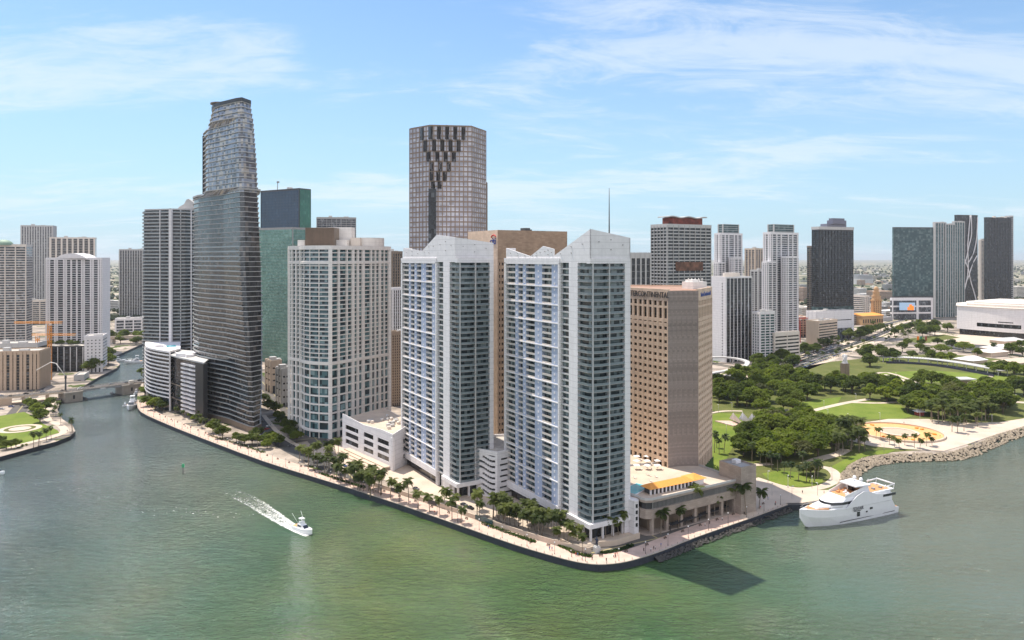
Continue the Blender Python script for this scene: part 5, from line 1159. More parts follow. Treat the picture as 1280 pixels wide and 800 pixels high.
# ------------------------------------------------------------------ tower cranes
def crane(label, px_, D, ytop, ybase, x0, x1, mat, rot=0, tilt=0):
    X, Y = at(px_, D); z0 = LAND; z1 = zt(ytop, D); org = (X, Y, z0); root = thing('tower_crane', label, 'crane', org); m = MB(); s = 1.4
    for dx, dy in ((-s, -s), (s, -s), (s, s), (-s, s)): m.tube([(X + dx, Y + dy, z0), (X + dx, Y + dy, z1)], .38, 4, smooth=False)
    z = z0; k = 0
    while z < z1 - 4:
        for i in range(4):
            a, b_ = ((-s, -s), (s, -s), (s, s), (-s, s))[i], ((-s, -s), (s, -s), (s, s), (-s, s))[(i + 1) % 4]
            if k % 2: a, b_ = b_, a
            m.tube([(X + a[0], Y + a[1], z), (X + b_[0], Y + b_[1], z + 4)], .22, 4, smooth=False)
        z += 4; k += 1
    m.build('mast', mat, root, org); j = MB(); A = (X + (x0 - px_) * D / F, Y, z1 + 1 + tilt); B = (X + (x1 - px_) * D / F, Y, z1 + 1)
    for dy, dz in ((-.8, 0), (.8, 0), (0, 1.5)): j.tube([(A[0], A[1] + dy, A[2] + dz), (X, Y + dy, z1 + 1 + dz), (B[0], B[1] + dy, B[2] + dz)], .25, 4, smooth=False)
    n = 26
    for k in range(n):
        t = k / n; x = A[0] + (B[0] - A[0]) * t; xz = A[0] + (B[0] - A[0]) * (t + .5 / n); zz = z1 + 1 + tilt * max(0, (X - x) / (X - A[0] + 1e-6)) if X > A[0] else z1 + 1
        j.tube([(x, Y - .8, zz), (xz, Y, zz + 1.5), (x, Y + .8, zz)], .13, 4, smooth=False)
    j.build('jib', mat, root, org); c = MB(); c.box(X + 1.8, Y - 1, z1 - .5, 1.8, 1.8, 2.2); c.build('cab', M['offwhite'], root, org); cw = MB(); cw.box(B[0] - 2, B[1], z1 + .2, 3.4, 1.6, 2.6); cw.build('counterweight', M['grey'], root, org)
crane('orange tower crane with a long jib in front of the white tower with arched crown', 62, 775, 405, 468, 18, 78, M['orange'])
crane('shorter orange crane behind the first orange crane', 47, 820, 420, 440, 40, 95, M['orange'])
crane('red tower crane over the pink old block', 999, 1120, 399, 430, 990, 1010, M['red'])
# ------------------------------------------------------------------ trees
LEAF = [leafmat('leaf_deep', (.045, .072, .006), (.14, .175, .016)), leafmat('leaf_mid', (.065, .10, .006), (.18, .22, .02)), leafmat('leaf_yellow', (.085, .125, .008), (.22, .26, .022)), leafmat('leaf_olive', (.055, .066, .018), (.15, .155, .05))]
PALML = leafmat('palm_leaf', (.035, .058, .012), (.15, .175, .04)); PALMD = leafmat('fan_palm_leaf', (.035, .06, .030), (.10, .13, .06))
def make_tree(seed, mat, rad, hgt, nleaf=1900, flat=.66, ls=.72):
    rr = random.Random(seed); t = MB(); c = MB(); cl = []
    nb = rr.randint(6, 9)
    for k in range(nb):
        a = 2 * math.pi * k / nb + rr.uniform(-.4, .4); d = rad * rr.uniform(.35, .72); cl.append((d * math.cos(a), d * math.sin(a), hgt * rr.uniform(.52, .74), rad * rr.uniform(.36, .52)))
    for k in range(rr.randint(3, 5)):
        a = rr.uniform(0, 6.28); d = rad * rr.uniform(0, .3); cl.append((d * math.cos(a), d * math.sin(a), hgt * rr.uniform(.74, .86), rad * rr.uniform(.34, .5)))
    z0 = hgt * .30; t.tube([(0, 0, -.3), (.1, .05, z0 * .6), (0, .1, z0)], [.42, .34, .3], 6)
    for x, y, z, r in cl: t.tube([(0, .1, z0 * .9), (x * .5, y * .5, z0 + (z - z0) * .55), (x, y, z)], [.26, .16, .06], 5)
    tot = sum(q[3] ** 2 for q in cl)
    for x, y, z, r in cl:
        for i in range(int(nleaf * r * r / tot)):
            v = Vector((rr.gauss(0, 1), rr.gauss(0, 1), rr.gauss(0, 1))).normalized(); q = rr.uniform(.55, 1.0) ** .6 * (1.0 + .22 * mnoise.noise(v * 2.3 + Vector((seed, x, y))))
            p = Vector((x, y, z)) + Vector((v.x * r * q, v.y * r * q, v.z * r * q * flat))
            if v.z < -.3 and rr.random() < .6: continue
            n = (v * .55 + Vector((rr.uniform(-.6, .6), rr.uniform(-.6, .6), rr.uniform(.25, 1.3)))).normalized(); a = n.orthogonal().normalized(); b = n.cross(a); s = ls * rr.uniform(.6, 1.35)
            w = rr.uniform(0, 6.28); a, b = a * math.cos(w) + b * math.sin(w), b * math.cos(w) - a * math.sin(w)
            c.poly([p + a * s, p + b * s * .6 + n * s * .15, p - a * s, p - b * s * .6 + n * s * .15])
    root = bpy.data.objects.new('tree_source', None); COL.objects.link(root)
    t.build('trunk', M['bark'], root); c.build('crown', mat, root); return root
def make_palm(seed, mat, hgt, nf=28, fl=3.9, fan=False):
    rr = random.Random(seed); t = MB(); bend = rr.uniform(-.9, .9), rr.uniform(-.9, .9)
    pts = [(bend[0] * (k / 6) ** 2, bend[1] * (k / 6) ** 2, -.3 + (hgt + .3) * k / 6) for k in range(7)]; t.tube(pts, [.30, .2, .19, .18, .17, .16, .17], 6)
    c = MB(); top = Vector(pts[-1])
    for k in range(nf):
        a = 2 * math.pi * k / nf * 2.4 + rr.uniform(-.25, .25); el = rr.uniform(-.35, 1.15) if not fan else rr.uniform(-.6, 1.3); L = fl * rr.uniform(.8, 1.1)
        d = Vector((math.cos(a), math.sin(a), 0)); sd = Vector((-math.sin(a), math.cos(a), 0)); P = []; n = 6
        p = top.copy(); e = el
        for i in range(n + 1):
            P.append(p.copy()); p = p + (d * math.cos(e) + Vector((0, 0, math.sin(e)))) * (L / n); e -= .30 if not fan else .12
        for i in range(n):
            w0 = fl * .24 * math.sin(math.pi * min(1, (i + .3) / (n + .2))) if not fan else fl * .34 * (i / n) ** .7; w1 = fl * .24 * math.sin(math.pi * min(1, (i + 1.3) / (n + .2))) if not fan else fl * .34 * ((i + 1) / n) ** .7 * (1 if i < n - 1 else .4)
            for s in (-1, 1):   # leaflets leave gaps along the rib
                for h in (0, .5):
                    u0, u1 = P[i].lerp(P[i + 1], h), P[i].lerp(P[i + 1], h + .44); ww = w0 + (w1 - w0) * h; dr = Vector((0, 0, -.45 * ww)); fw = (P[i + 1] - P[i]) * .5
                    c.poly([u0, u1, u1 + sd * s * ww + dr + fw, u0 + sd * s * ww * .9 + dr + fw * .8])
    root = bpy.data.objects.new('palm_source', None); COL.objects.link(root)
    t.build('trunk', M['ptrunk'], root); c.build('fronds', mat, root); return root
BROAD = {'deep': [make_tree(i, LEAF[0], 6.6, 11.0) for i in (1, 2, 3)], 'mid': [make_tree(i, LEAF[1], 6.2, 10.0) for i in (4, 5, 6)], 'yellow': [make_tree(i, LEAF[2], 6.0, 9.5) for i in (7, 8)], 'olive': [make_tree(i, LEAF[3], 6.4, 10.0) for i in (9, 10)],
         'shrub': [make_tree(i, LEAF[1], 2.2, 2.6, 420, .7, .34) for i in (11, 12)], 'big': [make_tree(13, LEAF[0], 14, 15, 3600, .5, .8), make_tree(14, LEAF[1], 13, 14, 3400, .5, .8)]}
PALM = [make_palm(i, PALML, h) for i, h in ((21, 9.0), (22, 10.2), (23, 8.0), (24, 11.2))]; FANP = [make_palm(i, PALMD, h, 30, 2.5, True) for i, h in ((31, 8.5), (32, 10.0))]
_src = [o for l in BROAD.values() for o in l] + PALM + FANP
TR = random.Random(77); NT = [0]
KINDW = {'deep': 'dark green broad tree', 'mid': 'mid green broad tree', 'yellow': 'yellow-green broad tree', 'olive': 'olive grey-green broad tree', 'shrub': 'low green shrub', 'big': 'very wide spreading tree'}
def plant(kind, x, y, where, grp, z=LAND, sc=None, name=None):
    src = TR.choice(BROAD[kind] if kind in BROAD else (PALM if kind == 'palm' else FANP))
    s = (sc or 1) * TR.uniform(.85, 1.18)
    if kind in BROAD: lab = KINDW[kind] + ' ' + where
    else: lab = ('feathery palm ' if kind == 'palm' else 'round-headed fan palm ') + where
    cat = 'palm' if kind in ('palm', 'fan') else ('shrub' if kind == 'shrub' else 'tree')
    r = dup(src, (x, y, z), TR.uniform(0, 6.28), (s, s, s * TR.uniform(.9, 1.12)))
    r.name = {'palm': 'palm_tree', 'fan': 'fan_palm', 'shrub': 'shrub'}.get(kind, 'broadleaf_tree')
    r['label'] = lab; r['category'] = cat; r['group'] = grp; NT[0] += 1; return r
def inside(p, poly):
    c = False; n = len(poly)
    for i in range(n):
        (x0, y0), (x1, y1) = poly[i], poly[i - 1]
        if (y0 > p[1]) != (y1 > p[1]) and p[0] < (x1 - x0) * (p[1] - y0) / (y1 - y0) + x0: c = not c
    return c
_placed = []
def grove(pix, n, dmin, mix, where, grp, sc=1.38):
    poly = px(*pix); xs = [p[0] for p in poly]; ys = [p[1] for p in poly]; k = 0; tries = 0
    while k < n and tries < n * 60:
        tries += 1; p = (TR.uniform(min(xs), max(xs)), TR.uniform(min(ys), max(ys)))
        if not inside(p, poly) or any(dist(p, q) < dmin for q in _placed[-260:]): continue
        _placed.append(p); plant(TR.choice(mix), p[0], p[1], where, grp, sc=sc); k += 1
D2, M2, Y1, O1 = ['deep'] * 2, ['mid'] * 2, ['yellow'], ['olive']
grove(((890, 487), (930, 480), (985, 470), (1046, 480), (1060, 490), (1036, 494), (1005, 502), (960, 507), (930, 513), (890, 509)), 46, 8.0, D2 + M2 * 2 + Y1 + O1, 'in the thick wood at the top of the park lawn', 'trees of the wood behind the park lawn')
grove(((938, 545), (955, 534), (985, 527), (1010, 526), (1042, 535), (1058, 545), (1060, 556), (1046, 566), (1016, 572), (996, 580), (968, 582), (935, 575), (912, 570), (922, 556)), 48, 7.6, O1 * 2 + D2 + M2 * 2 + Y1 * 2, 'in the grove between the white tent sails and the yacht', 'trees of the grove beside the white tent sails')
grove(((935, 500), (965, 505), (995, 500), (1000, 512), (985, 522), (960, 520), (935, 515)), 9, 9, M2 + Y1 + D2, 'between the lawn and the diagonal park path', 'trees along the diagonal park path')
grove(((1145, 500), (1170, 490), (1215, 492), (1245, 500), (1268, 512), (1262, 522), (1225, 526), (1180, 524), (1150, 520)), 34, 8.4, D2 + M2 * 2 + O1 + Y1, 'in the wood behind the round fountain', 'trees of the wood behind the fountain')
grove(((1058, 488), (1080, 482), (1112, 484), (1138, 494), (1130, 503), (1100, 504), (1066, 503)), 16, 8.4, D2 + M2 + Y1, 'in the clump beside the dark memorial column', 'trees beside the dark memorial column')
grove(((1135, 520), (1128, 505), (1142, 502), (1150, 516)), 3, 8, D2, 'at the end of the green lawn by the fountain', 'trees at the end of the lawn')
for x, y in ((1147, 485), (1164, 484), (1178, 484), (1155, 480)): p = gp(x, y); plant('deep', *p, 'standing alone on grass before the curved canopy', 'trees before the curved canopy', sc=1.25); _placed.append(p)
for x, y, k in ((1176, 442, 'big'), (1204, 440, 'big'), (1160, 446, 'deep'), (1150, 441, 'deep'), (1140, 448, 'mid'), (1128, 440, 'deep'), (1222, 446, 'mid'), (1188, 451, 'yellow'), (1176, 452, 'yellow'), (1165, 451, 'mid'), (1134, 434, 'deep'), (1152, 432, 'mid'), (1172, 432, 'deep'), (1190, 436, 'deep')):
    p = gp(x, y); plant(k, *p, 'in the dark mass of trees behind the curved canopy', 'trees behind the curved canopy', sc=1.2 if k != 'big' else 1.0); _placed.append(p)
grove(((1230, 462), (1280, 468), (1280, 474), (1240, 470)), 6, 9, D2 + M2, 'beside the market roofs at the park edge', 'trees beside the market roofs')
grove(((1240, 440), (1290, 436), (1290, 446), (1250, 448)), 7, 9, D2 + ['palm'], 'between the pale market roofs', 'trees between the market roofs')
grove(((1222, 486), (1285, 492), (1285, 498), (1245, 498)), 6, 9, D2 + M2, 'on the grass east of the long path', 'trees on the far east grass')
grove(((888, 480), (940, 468), (990, 455), (1000, 462), (950, 476), (890, 488)), 18, 9, D2 + M2, 'along the boulevard edge of the park', 'trees along the boulevard edge')
grove(((940, 462), (975, 450), (1010, 438), (1060, 424), (1105, 410), (1108, 414), (1064, 430), (1012, 446), (975, 458)), 34, 9, D2 + ['palm', 'palm'], 'in the row along the boulevard below the towers', 'trees in the boulevard rows')
grove(((960, 458), (1010, 440), (1060, 425), (1105, 410), (1150, 404), (1150, 420), (1110, 432), (1060, 446), (1010, 456), (975, 462)), 62, 6, ['palm'], 'in the palm lines across the boulevard plaza', 'palms across the boulevard plaza', .9)
grove(((1105, 420), (1135, 412), (1165, 412), (1190, 416), (1150, 424), (1110, 430)), 18, 10, D2 + M2 + ['palm'], 'on the plaza between the boulevard and the arena', 'trees on the plaza before the arena')
grove(((1070, 448), (1100, 440), (1128, 446), (1110, 458), (1080, 460)), 8, 9, D2 + M2, 'beside the boulevard parking', 'trees beside the boulevard parking')
# fan palms round the small lawn, palms on the fountain plaza and bay edge
for x, y in ((950, 581), (958, 583), (965, 586), (972, 590), (980, 594), (988, 599), (998, 601), (1008, 602), (1018, 602), (1004, 590), (940, 577), (1022, 598)):
    p = gp(x, y); plant('fan', *p, 'round the small lawn by the landing', 'fan palms round the small lawn')
for x, y in ((1004, 593), (1013, 595), (1020, 592)): p = gp(x, y); plant('olive', *p, 'shading the small lawn by the landing', 'trees on the small lawn', sc=.8)
for x, y in ((893, 566), (899, 568), (905, 566), (896, 560)): p = gp(x, y); plant('fan', *p, 'on the lawn at the foot of the hotel', 'fan palms at the hotel foot')
grove(((1056, 546), (1066, 548), (1090, 560), (1080, 565), (1060, 566), (1048, 575), (1044, 566)), 20, 4.4, ['palm'], 'in the palm grove on the bay side of the fountain', 'palms beside the fountain')
for x, y in ((1112, 556), (1118, 559), (1124, 561), (1143, 560), (1150, 561), (1158, 558), (1165, 557), (1095, 549), (1101, 551), (1131, 557)):
    p = gp(x, y); plant('palm', *p, 'on the pale plaza in front of the fountain ring', 'palms in front of the fountain ring', sc=.85)
grove(((1158, 522), (1200, 524), (1240, 524), (1235, 530), (1195, 533), (1162, 529)), 24, 5, ['palm'], 'in the palm rows behind the fountain', 'palms behind the fountain')
for x, y in ((1190, 540), (1197, 541), (1205, 539), (1222, 534)): p = gp(x, y); plant('palm', *p, 'standing on open paving beyond the fountain', 'palms on open paving')
# promenade palms
PW = 'along the promenade in front of the white gallery block'; G1 = 'palms along the promenade'
rr = random.Random(3)
for k in range(36):
    t = rr.random(); x = 384 + 92 * t; y = 583 + 38 * t + rr.uniform(-9, 5); p = gp(x, y); plant('palm', *p, 'in the thick double row before the gallery block', 'palms before the gallery block')
for x, y in ((477, 618), (488, 623), (499, 627), (511, 630), (523, 636), (537, 640), (549, 643), (565, 650), (576, 654), (462, 612), (452, 607)): p = gp(x, y); plant('palm', *p, 'in the single row along the quay wall by the inner twin tower', G1)
for x, y in ((556, 634), (563, 633), (570, 636)): p = gp(x, y); plant('palm', *p, 'at the foot of the inner twin tower', 'palms at the foot of the inner twin tower')
for k in range(46):
    t = rr.random(); x = 594 + 118 * t; y = 642 + 34 * t + rr.uniform(-7, 7); p = gp(x, y); plant('palm', *p, 'in the thick grove below the terraced garage', 'palms below the terraced garage', sc=.95)
for x, y in ((716, 684), (722, 676), (728, 690), (757, 672), (766, 671), (773, 669), (779, 667), (710, 683)): p = gp(x, y); plant('palm', *p, 'at the foot of the outer twin tower', 'palms at the foot of the outer twin tower', sc=.8)
for x, y in ((826, 668), (848, 661), (872, 653), (893, 646), (908, 641)): p = gp(x, y); plant('palm', *p, 'in front of the podium arcade', 'palms before the podium arcade', sc=1.25)
for x, y in ((932, 644), (949, 636)): p = gp(x, y); plant('palm', *p, 'standing against the stone stair block', 'palms by the stair block', sc=1.3)
# quay by the sail tower and the side street
for k in range(26):
    t = rr.random(); x = 218 + 62 * t; y = 516 + 26 * t + rr.uniform(-4, 5); p = gp(x, y); plant(rr.choice(['palm', 'palm', 'fan', 'yellow']), *p, 'planted below the wavy annexe', 'trees below the wavy annexe', sc=.62)
for x, y in ((296, 553), (302, 556), (306, 556), (278, 548), (266, 541), (315, 556), (322, 560), (330, 556), (327, 548), (338, 552), (344, 556), (350, 558), (334, 561), (320, 549)): p = gp(x, y); plant(rr.choice(['palm', 'mid', 'deep']), *p, 'at the street corner by the sail tower', 'trees at the sail tower corner', sc=.75)
for x, y in ((352, 532), (357, 538), (360, 545), (366, 549), (371, 553), (364, 541), (348, 526), (344, 518), (335, 513), (330, 505)): p = gp(x, y); plant('deep', *p, 'along the side street by the cream condominium', 'trees along the side street', sc=.8)
for x, y in ((374, 576), (380, 580), (386, 582), (392, 577), (412, 571), (419, 568), (423, 571), (396, 586)): p = gp(x, y); plant('palm', *p, 'on the corner in front of the cream condominium', 'palms before the cream condominium')
for x, y in ((178, 476), (180, 482), (183, 488), (181, 494), (186, 499), (190, 505), (184, 508), (194, 512), (202, 514), (177, 470)): p = gp(x, y); plant(rr.choice(['mid', 'palm', 'deep']), *p, 'on the quay below the curved block', 'trees below the curved block', sc=.9)
# south bank park
for x, y, k in ((52, 522, 'mid'), (46, 518, 'yellow'), (57, 514, 'mid'), (42, 513, 'deep'), (62, 508, 'deep'), (50, 528, 'mid'), (36, 509, 'mid')): p = gp(x, y); plant(k, *p, 'at the back of the riverside lawn', 'trees behind the riverside lawn', sc=.85)
for x, y in ((66, 525), (70, 520), (72, 512), (68, 514), (76, 531), (90, 541), (91, 539), (42, 560), (50, 556), (58, 551), (64, 549), (48, 558)): p = gp(x, y); plant(rr.choice(['palm', 'fan']), *p, 'on the path round the riverside lawn', 'palms round the riverside lawn', sc=.85)
for x, y in ((2, 560), (8, 562), (14, 561), (20, 560), (28, 558), (-4, 562), (33, 557), (0, 555)): p = gp(x, y); plant(rr.choice(['shrub', 'deep']), *p, 'at the near edge of the riverside lawn', 'greenery at the lawn edge', sc=.6)
grove(((104, 470), (128, 462), (145, 452), (132, 446), (112, 458)), 14, 7, D2 + M2, 'on the south bank beyond the bridge', 'trees on the bank beyond the bridge')
grove(((132, 430), (140, 420), (188, 422), (188, 432)), 10, 10, D2 + M2, 'by the far bridge', 'trees by the far bridge')
for k in range(14): p = lerp(at(46, 840), at(103, 850), k / 13); plant('deep', p[0], p[1] + rr.uniform(2, 14), 'on the roof of the black fin block', 'trees on the black fin roof', z=zt(434, 835), sc=.5)
for o in _src:
    for c in list(o.children): bpy.data.objects.remove(c)
    bpy.data.objects.remove(o)
print('trees', NT[0])
# ground cover beds along the promenade wall
HED = leafmat('hedge_leaf', (.02, .045, .012), (.07, .11, .02))
def bed(pts, n, name='hedge_bed', h=.8, w=2.2):
    c = MB(); rr = random.Random(len(pts) * 7 + n); line = smooth_line(px(*pts), 4); 
    for k in range(n):
        i = rr.randrange(len(line) - 1); p = lerp(line[i], line[i + 1], rr.random()); P = Vector((p[0] + rr.uniform(-w, w) / 2, p[1] + rr.uniform(-w, w) / 2, LAND + rr.uniform(.1, h)))
        n_ = Vector((rr.uniform(-1, 1), rr.uniform(-1, 1), rr.uniform(.2, 1))).normalized(); a = n_.orthogonal().normalized() * .35; b = n_.cross(a)
        c.poly([P + a, P + b, P - a, P - b])
    return c.build(name, HED, kind='stuff')
bed(((400, 592), (430, 602), (455, 610)), 900); bed(((604, 655), (640, 668), (668, 678)), 900); bed(((700, 682), (720, 692), (738, 696)), 700); bed(((752, 692), (775, 688), (790, 682)), 600); bed(((262, 545), (300, 556), (330, 566)), 600, w=3)
bed(((880, 580), (892, 588)), 700, w=10, h=1.2)
bed(((1000, 452), (1040, 440), (1090, 424)), 900, w=7, h=1.6); bed(((985, 466), (1040, 448), (1100, 430), (1140, 416)), 1200, w=5, h=1.6); bed(((1110, 418), (1160, 414), (1195, 420)), 900, w=8, h=2); bed(((1175, 430), (1235, 440), (1285, 448)), 900, w=6, h=2)
# ------------------------------------------------------------------ bascule bridge over the river mouth
def bridge():
    A, B, C, D = gp(-60, 500, 9), gp(82, 491, 9), gp(160, 482, 9), gp(182, 478, 8)
    A = at(-110, 608); B = at(88, 678); C = at(160, 718); D = at(190, 735)
    org = (*lerp(B, C, .5), 0); root = thing('bascule_bridge', 'low road bridge with two square stone piers across the river mouth', 'bridge', org)
    zb = 10.2; w = 12.5
    d = MB()
    line = [A, B, C, D]
    u, v = strip(line, -w / 2, w / 2)
    def deck(p0, p1, q1, q0, z0, z1): d.prism([p0, p1, q1, q0], z0, z1, 0)
    deck(u[0], u[1], v[1], v[0], zb - 1.4, zb); deck(u[2], u[3], v[3], v[2], zb - 1.4, zb - .01)
    d.build('deck', M['beige'], root, org)
    s = MB(); n = 14
    for k in range(n):
        t0, t1 = k / n, (k + 1) / n; p0, p1, q1, q0 = lerp(u[1], u[2], t0), lerp(u[1], u[2], t1), lerp(v[1], v[2], t1), lerp(v[1], v[2], t0)
        dep = 1.6 + 2.4 * abs(2 * (t0 + t1) / 2 - 1) ** 2; s.prism([p0, p1, q1, q0], zb - dep, zb - .02, 0)
    s.build('bascule_span', M['steel'], root, org)
    r = MB(); du, dv = strip(line, -w / 2 + 1.4, w / 2 - 1.4)
    for i in range(3): r.prism([du[i], du[i + 1], dv[i + 1], dv[i]], zb, zb + .06, 0)
    r.build('roadway', M['asphalt'], root, org)
    p = MB()
    for l_ in (u, v):
        for i in range(3):
            p.seg(l_[i], l_[i + 1], zb, zb + .25, -.15, .15, 0); p.seg(l_[i], l_[i + 1], zb + .95, zb + 1.15, -.12, .12, 0)
            n = int(dist(l_[i], l_[i + 1]) / 3)
            for k in range(n): q = lerp(l_[i], l_[i + 1], k / n); p.box(q[0], q[1], zb + .55, .25, .25, 1.1)
    p.build('railing', M['curb'], root, org)
    sp = MB(); q = lerp(u[1], u[2], .52); sp.box(q[0], q[1] - .4, zb - 1.1, 4.6, .15, 1.3, math.atan2(u[2][1] - u[1][1], u[2][0] - u[1][0])); sp.build('sign_plate', M['white'], root, org)
    for i, (c0, wd) in enumerate(((B, 15), (C, 17))):
        e = math.atan2(C[1] - B[1], C[0] - B[0]); m = MB(); m.box(c0[0], c0[1], 3.6, wd, w + 5, 9.2, e); m.box(c0[0], c0[1], 8.9, wd + 1, w + 6, 1.5, e)
        m.build('pier', M['grey'] if False else solid('river_stone', (.34, .30, .26), .85, .15), root, org)
        o = MB(); ct, st = math.cos(e), math.sin(e); ox = c0[0] + st * (w / 2 + 2.55); oy = c0[1] - ct * (w / 2 + 2.55); o.box(ox, oy, 4.8, 1.7, .2, 3.4, e); o.build('pier_window', M['dark'], root, org)
        k = MB(); k.box(c0[0] + st * (w / 2 + 1), c0[1] - ct * (w / 2 + 1), zb + 1.6, 4, 2.6, 3.2, e) if i else None
        if i: k.build('control_house', M['offwhite'], root, org)
        f = MB()
        sgn = 1 if i == 0 else -1; fb = [(c0[0] + sgn * (wd / 2 + 2 + 3 * math.sin(t)) * ct + st * 11 * math.cos(t) , c0[1] + sgn * (wd / 2 + 2 + 3 * math.sin(t)) * st - ct * 11 * math.cos(t), .9) for t in [math.pi * q / 8 for q in range(9)]]
        f.tube(fb, .9, 6); f.build('fender', M['dgrey'], root, org)
    ab = MB(); ab.prism([lerp(u[0], u[1], 0), lerp(u[0], u[1], .60), lerp(v[0], v[1], .60), lerp(v[0], v[1], 0)], LAND - .5, zb - 1.41, 0); ab.build('approach_wall', M['tan'], root, org)
    for t in (.68, .84): q = lerp(A, B, t); m = MB(); m.box(q[0], q[1], 5.9, 2, w - 1, 5.8, math.atan2(B[1] - A[1], B[0] - A[0])); m.build('approach_column', M['tan'], root, org)
    o = MB(); q = lerp(u[0], u[1], .42); o.box(q[0], q[1], 5.3, 8, .4, 3.4, math.atan2(B[1] - A[1], B[0] - A[0])); o.build('archway', M['dark'], root, org)
    return u, v, zb
BU, BV, BZ = bridge()
def far_bridge(label, px0, px1, D, z, th, w, slope=0):
    a, b = at(px0, D), at(px1, D + slope); org = (*lerp(a, b, .5), 0); root = thing('river_bridge', label, 'bridge', org); m = MB(); m.seg(a, b, z, z + th, -w, 0, 0); m.build('deck', M['beige'], root, org)
    m = MB(); m.seg(a, b, z + th, z + th + 1, -.3, 0); m.build('parapet', M['curb'], root, org)
    for t in (.25, .62): q = lerp(a, b, t); m = MB(); m.box(q[0], q[1] + w / 2, z / 2, 4, w * .7, z, 0); m.build('pier', M['offwhite'], root, org)
far_bridge('pale concrete flyover across the river beyond the bascule bridge', 118, 196, 1090, 11, 3, 13, 25)
far_bridge('second pale flyover seen through the gap behind the first flyover', 128, 192, 1170, 8, 2.4, 11, 20)
# mast lamp by the bridge
def mast_arm():
    X, Y = at(82, 674); org = (X, Y, 9); r = thing('mast_lamp', 'dark post with a long bent pale arm standing on the near bridge pier', 'street lamp', org); m = MB(); m.tube([(X, Y, 3), (X, Y, 22)], [.9, .7], 8); m.tube([(X, Y, 22), (X, Y, 25)], [1.1, .8], 8); m.build('post', M['dgrey'], r, org)
    m = MB(); m.tube([(X, Y, 24), (X - 9, Y, 36), (X - 14, Y, 37), (X - 30, Y + 4, 29)], .35, 6); m.build('arm', M['cream'], r, org)
mast_arm()
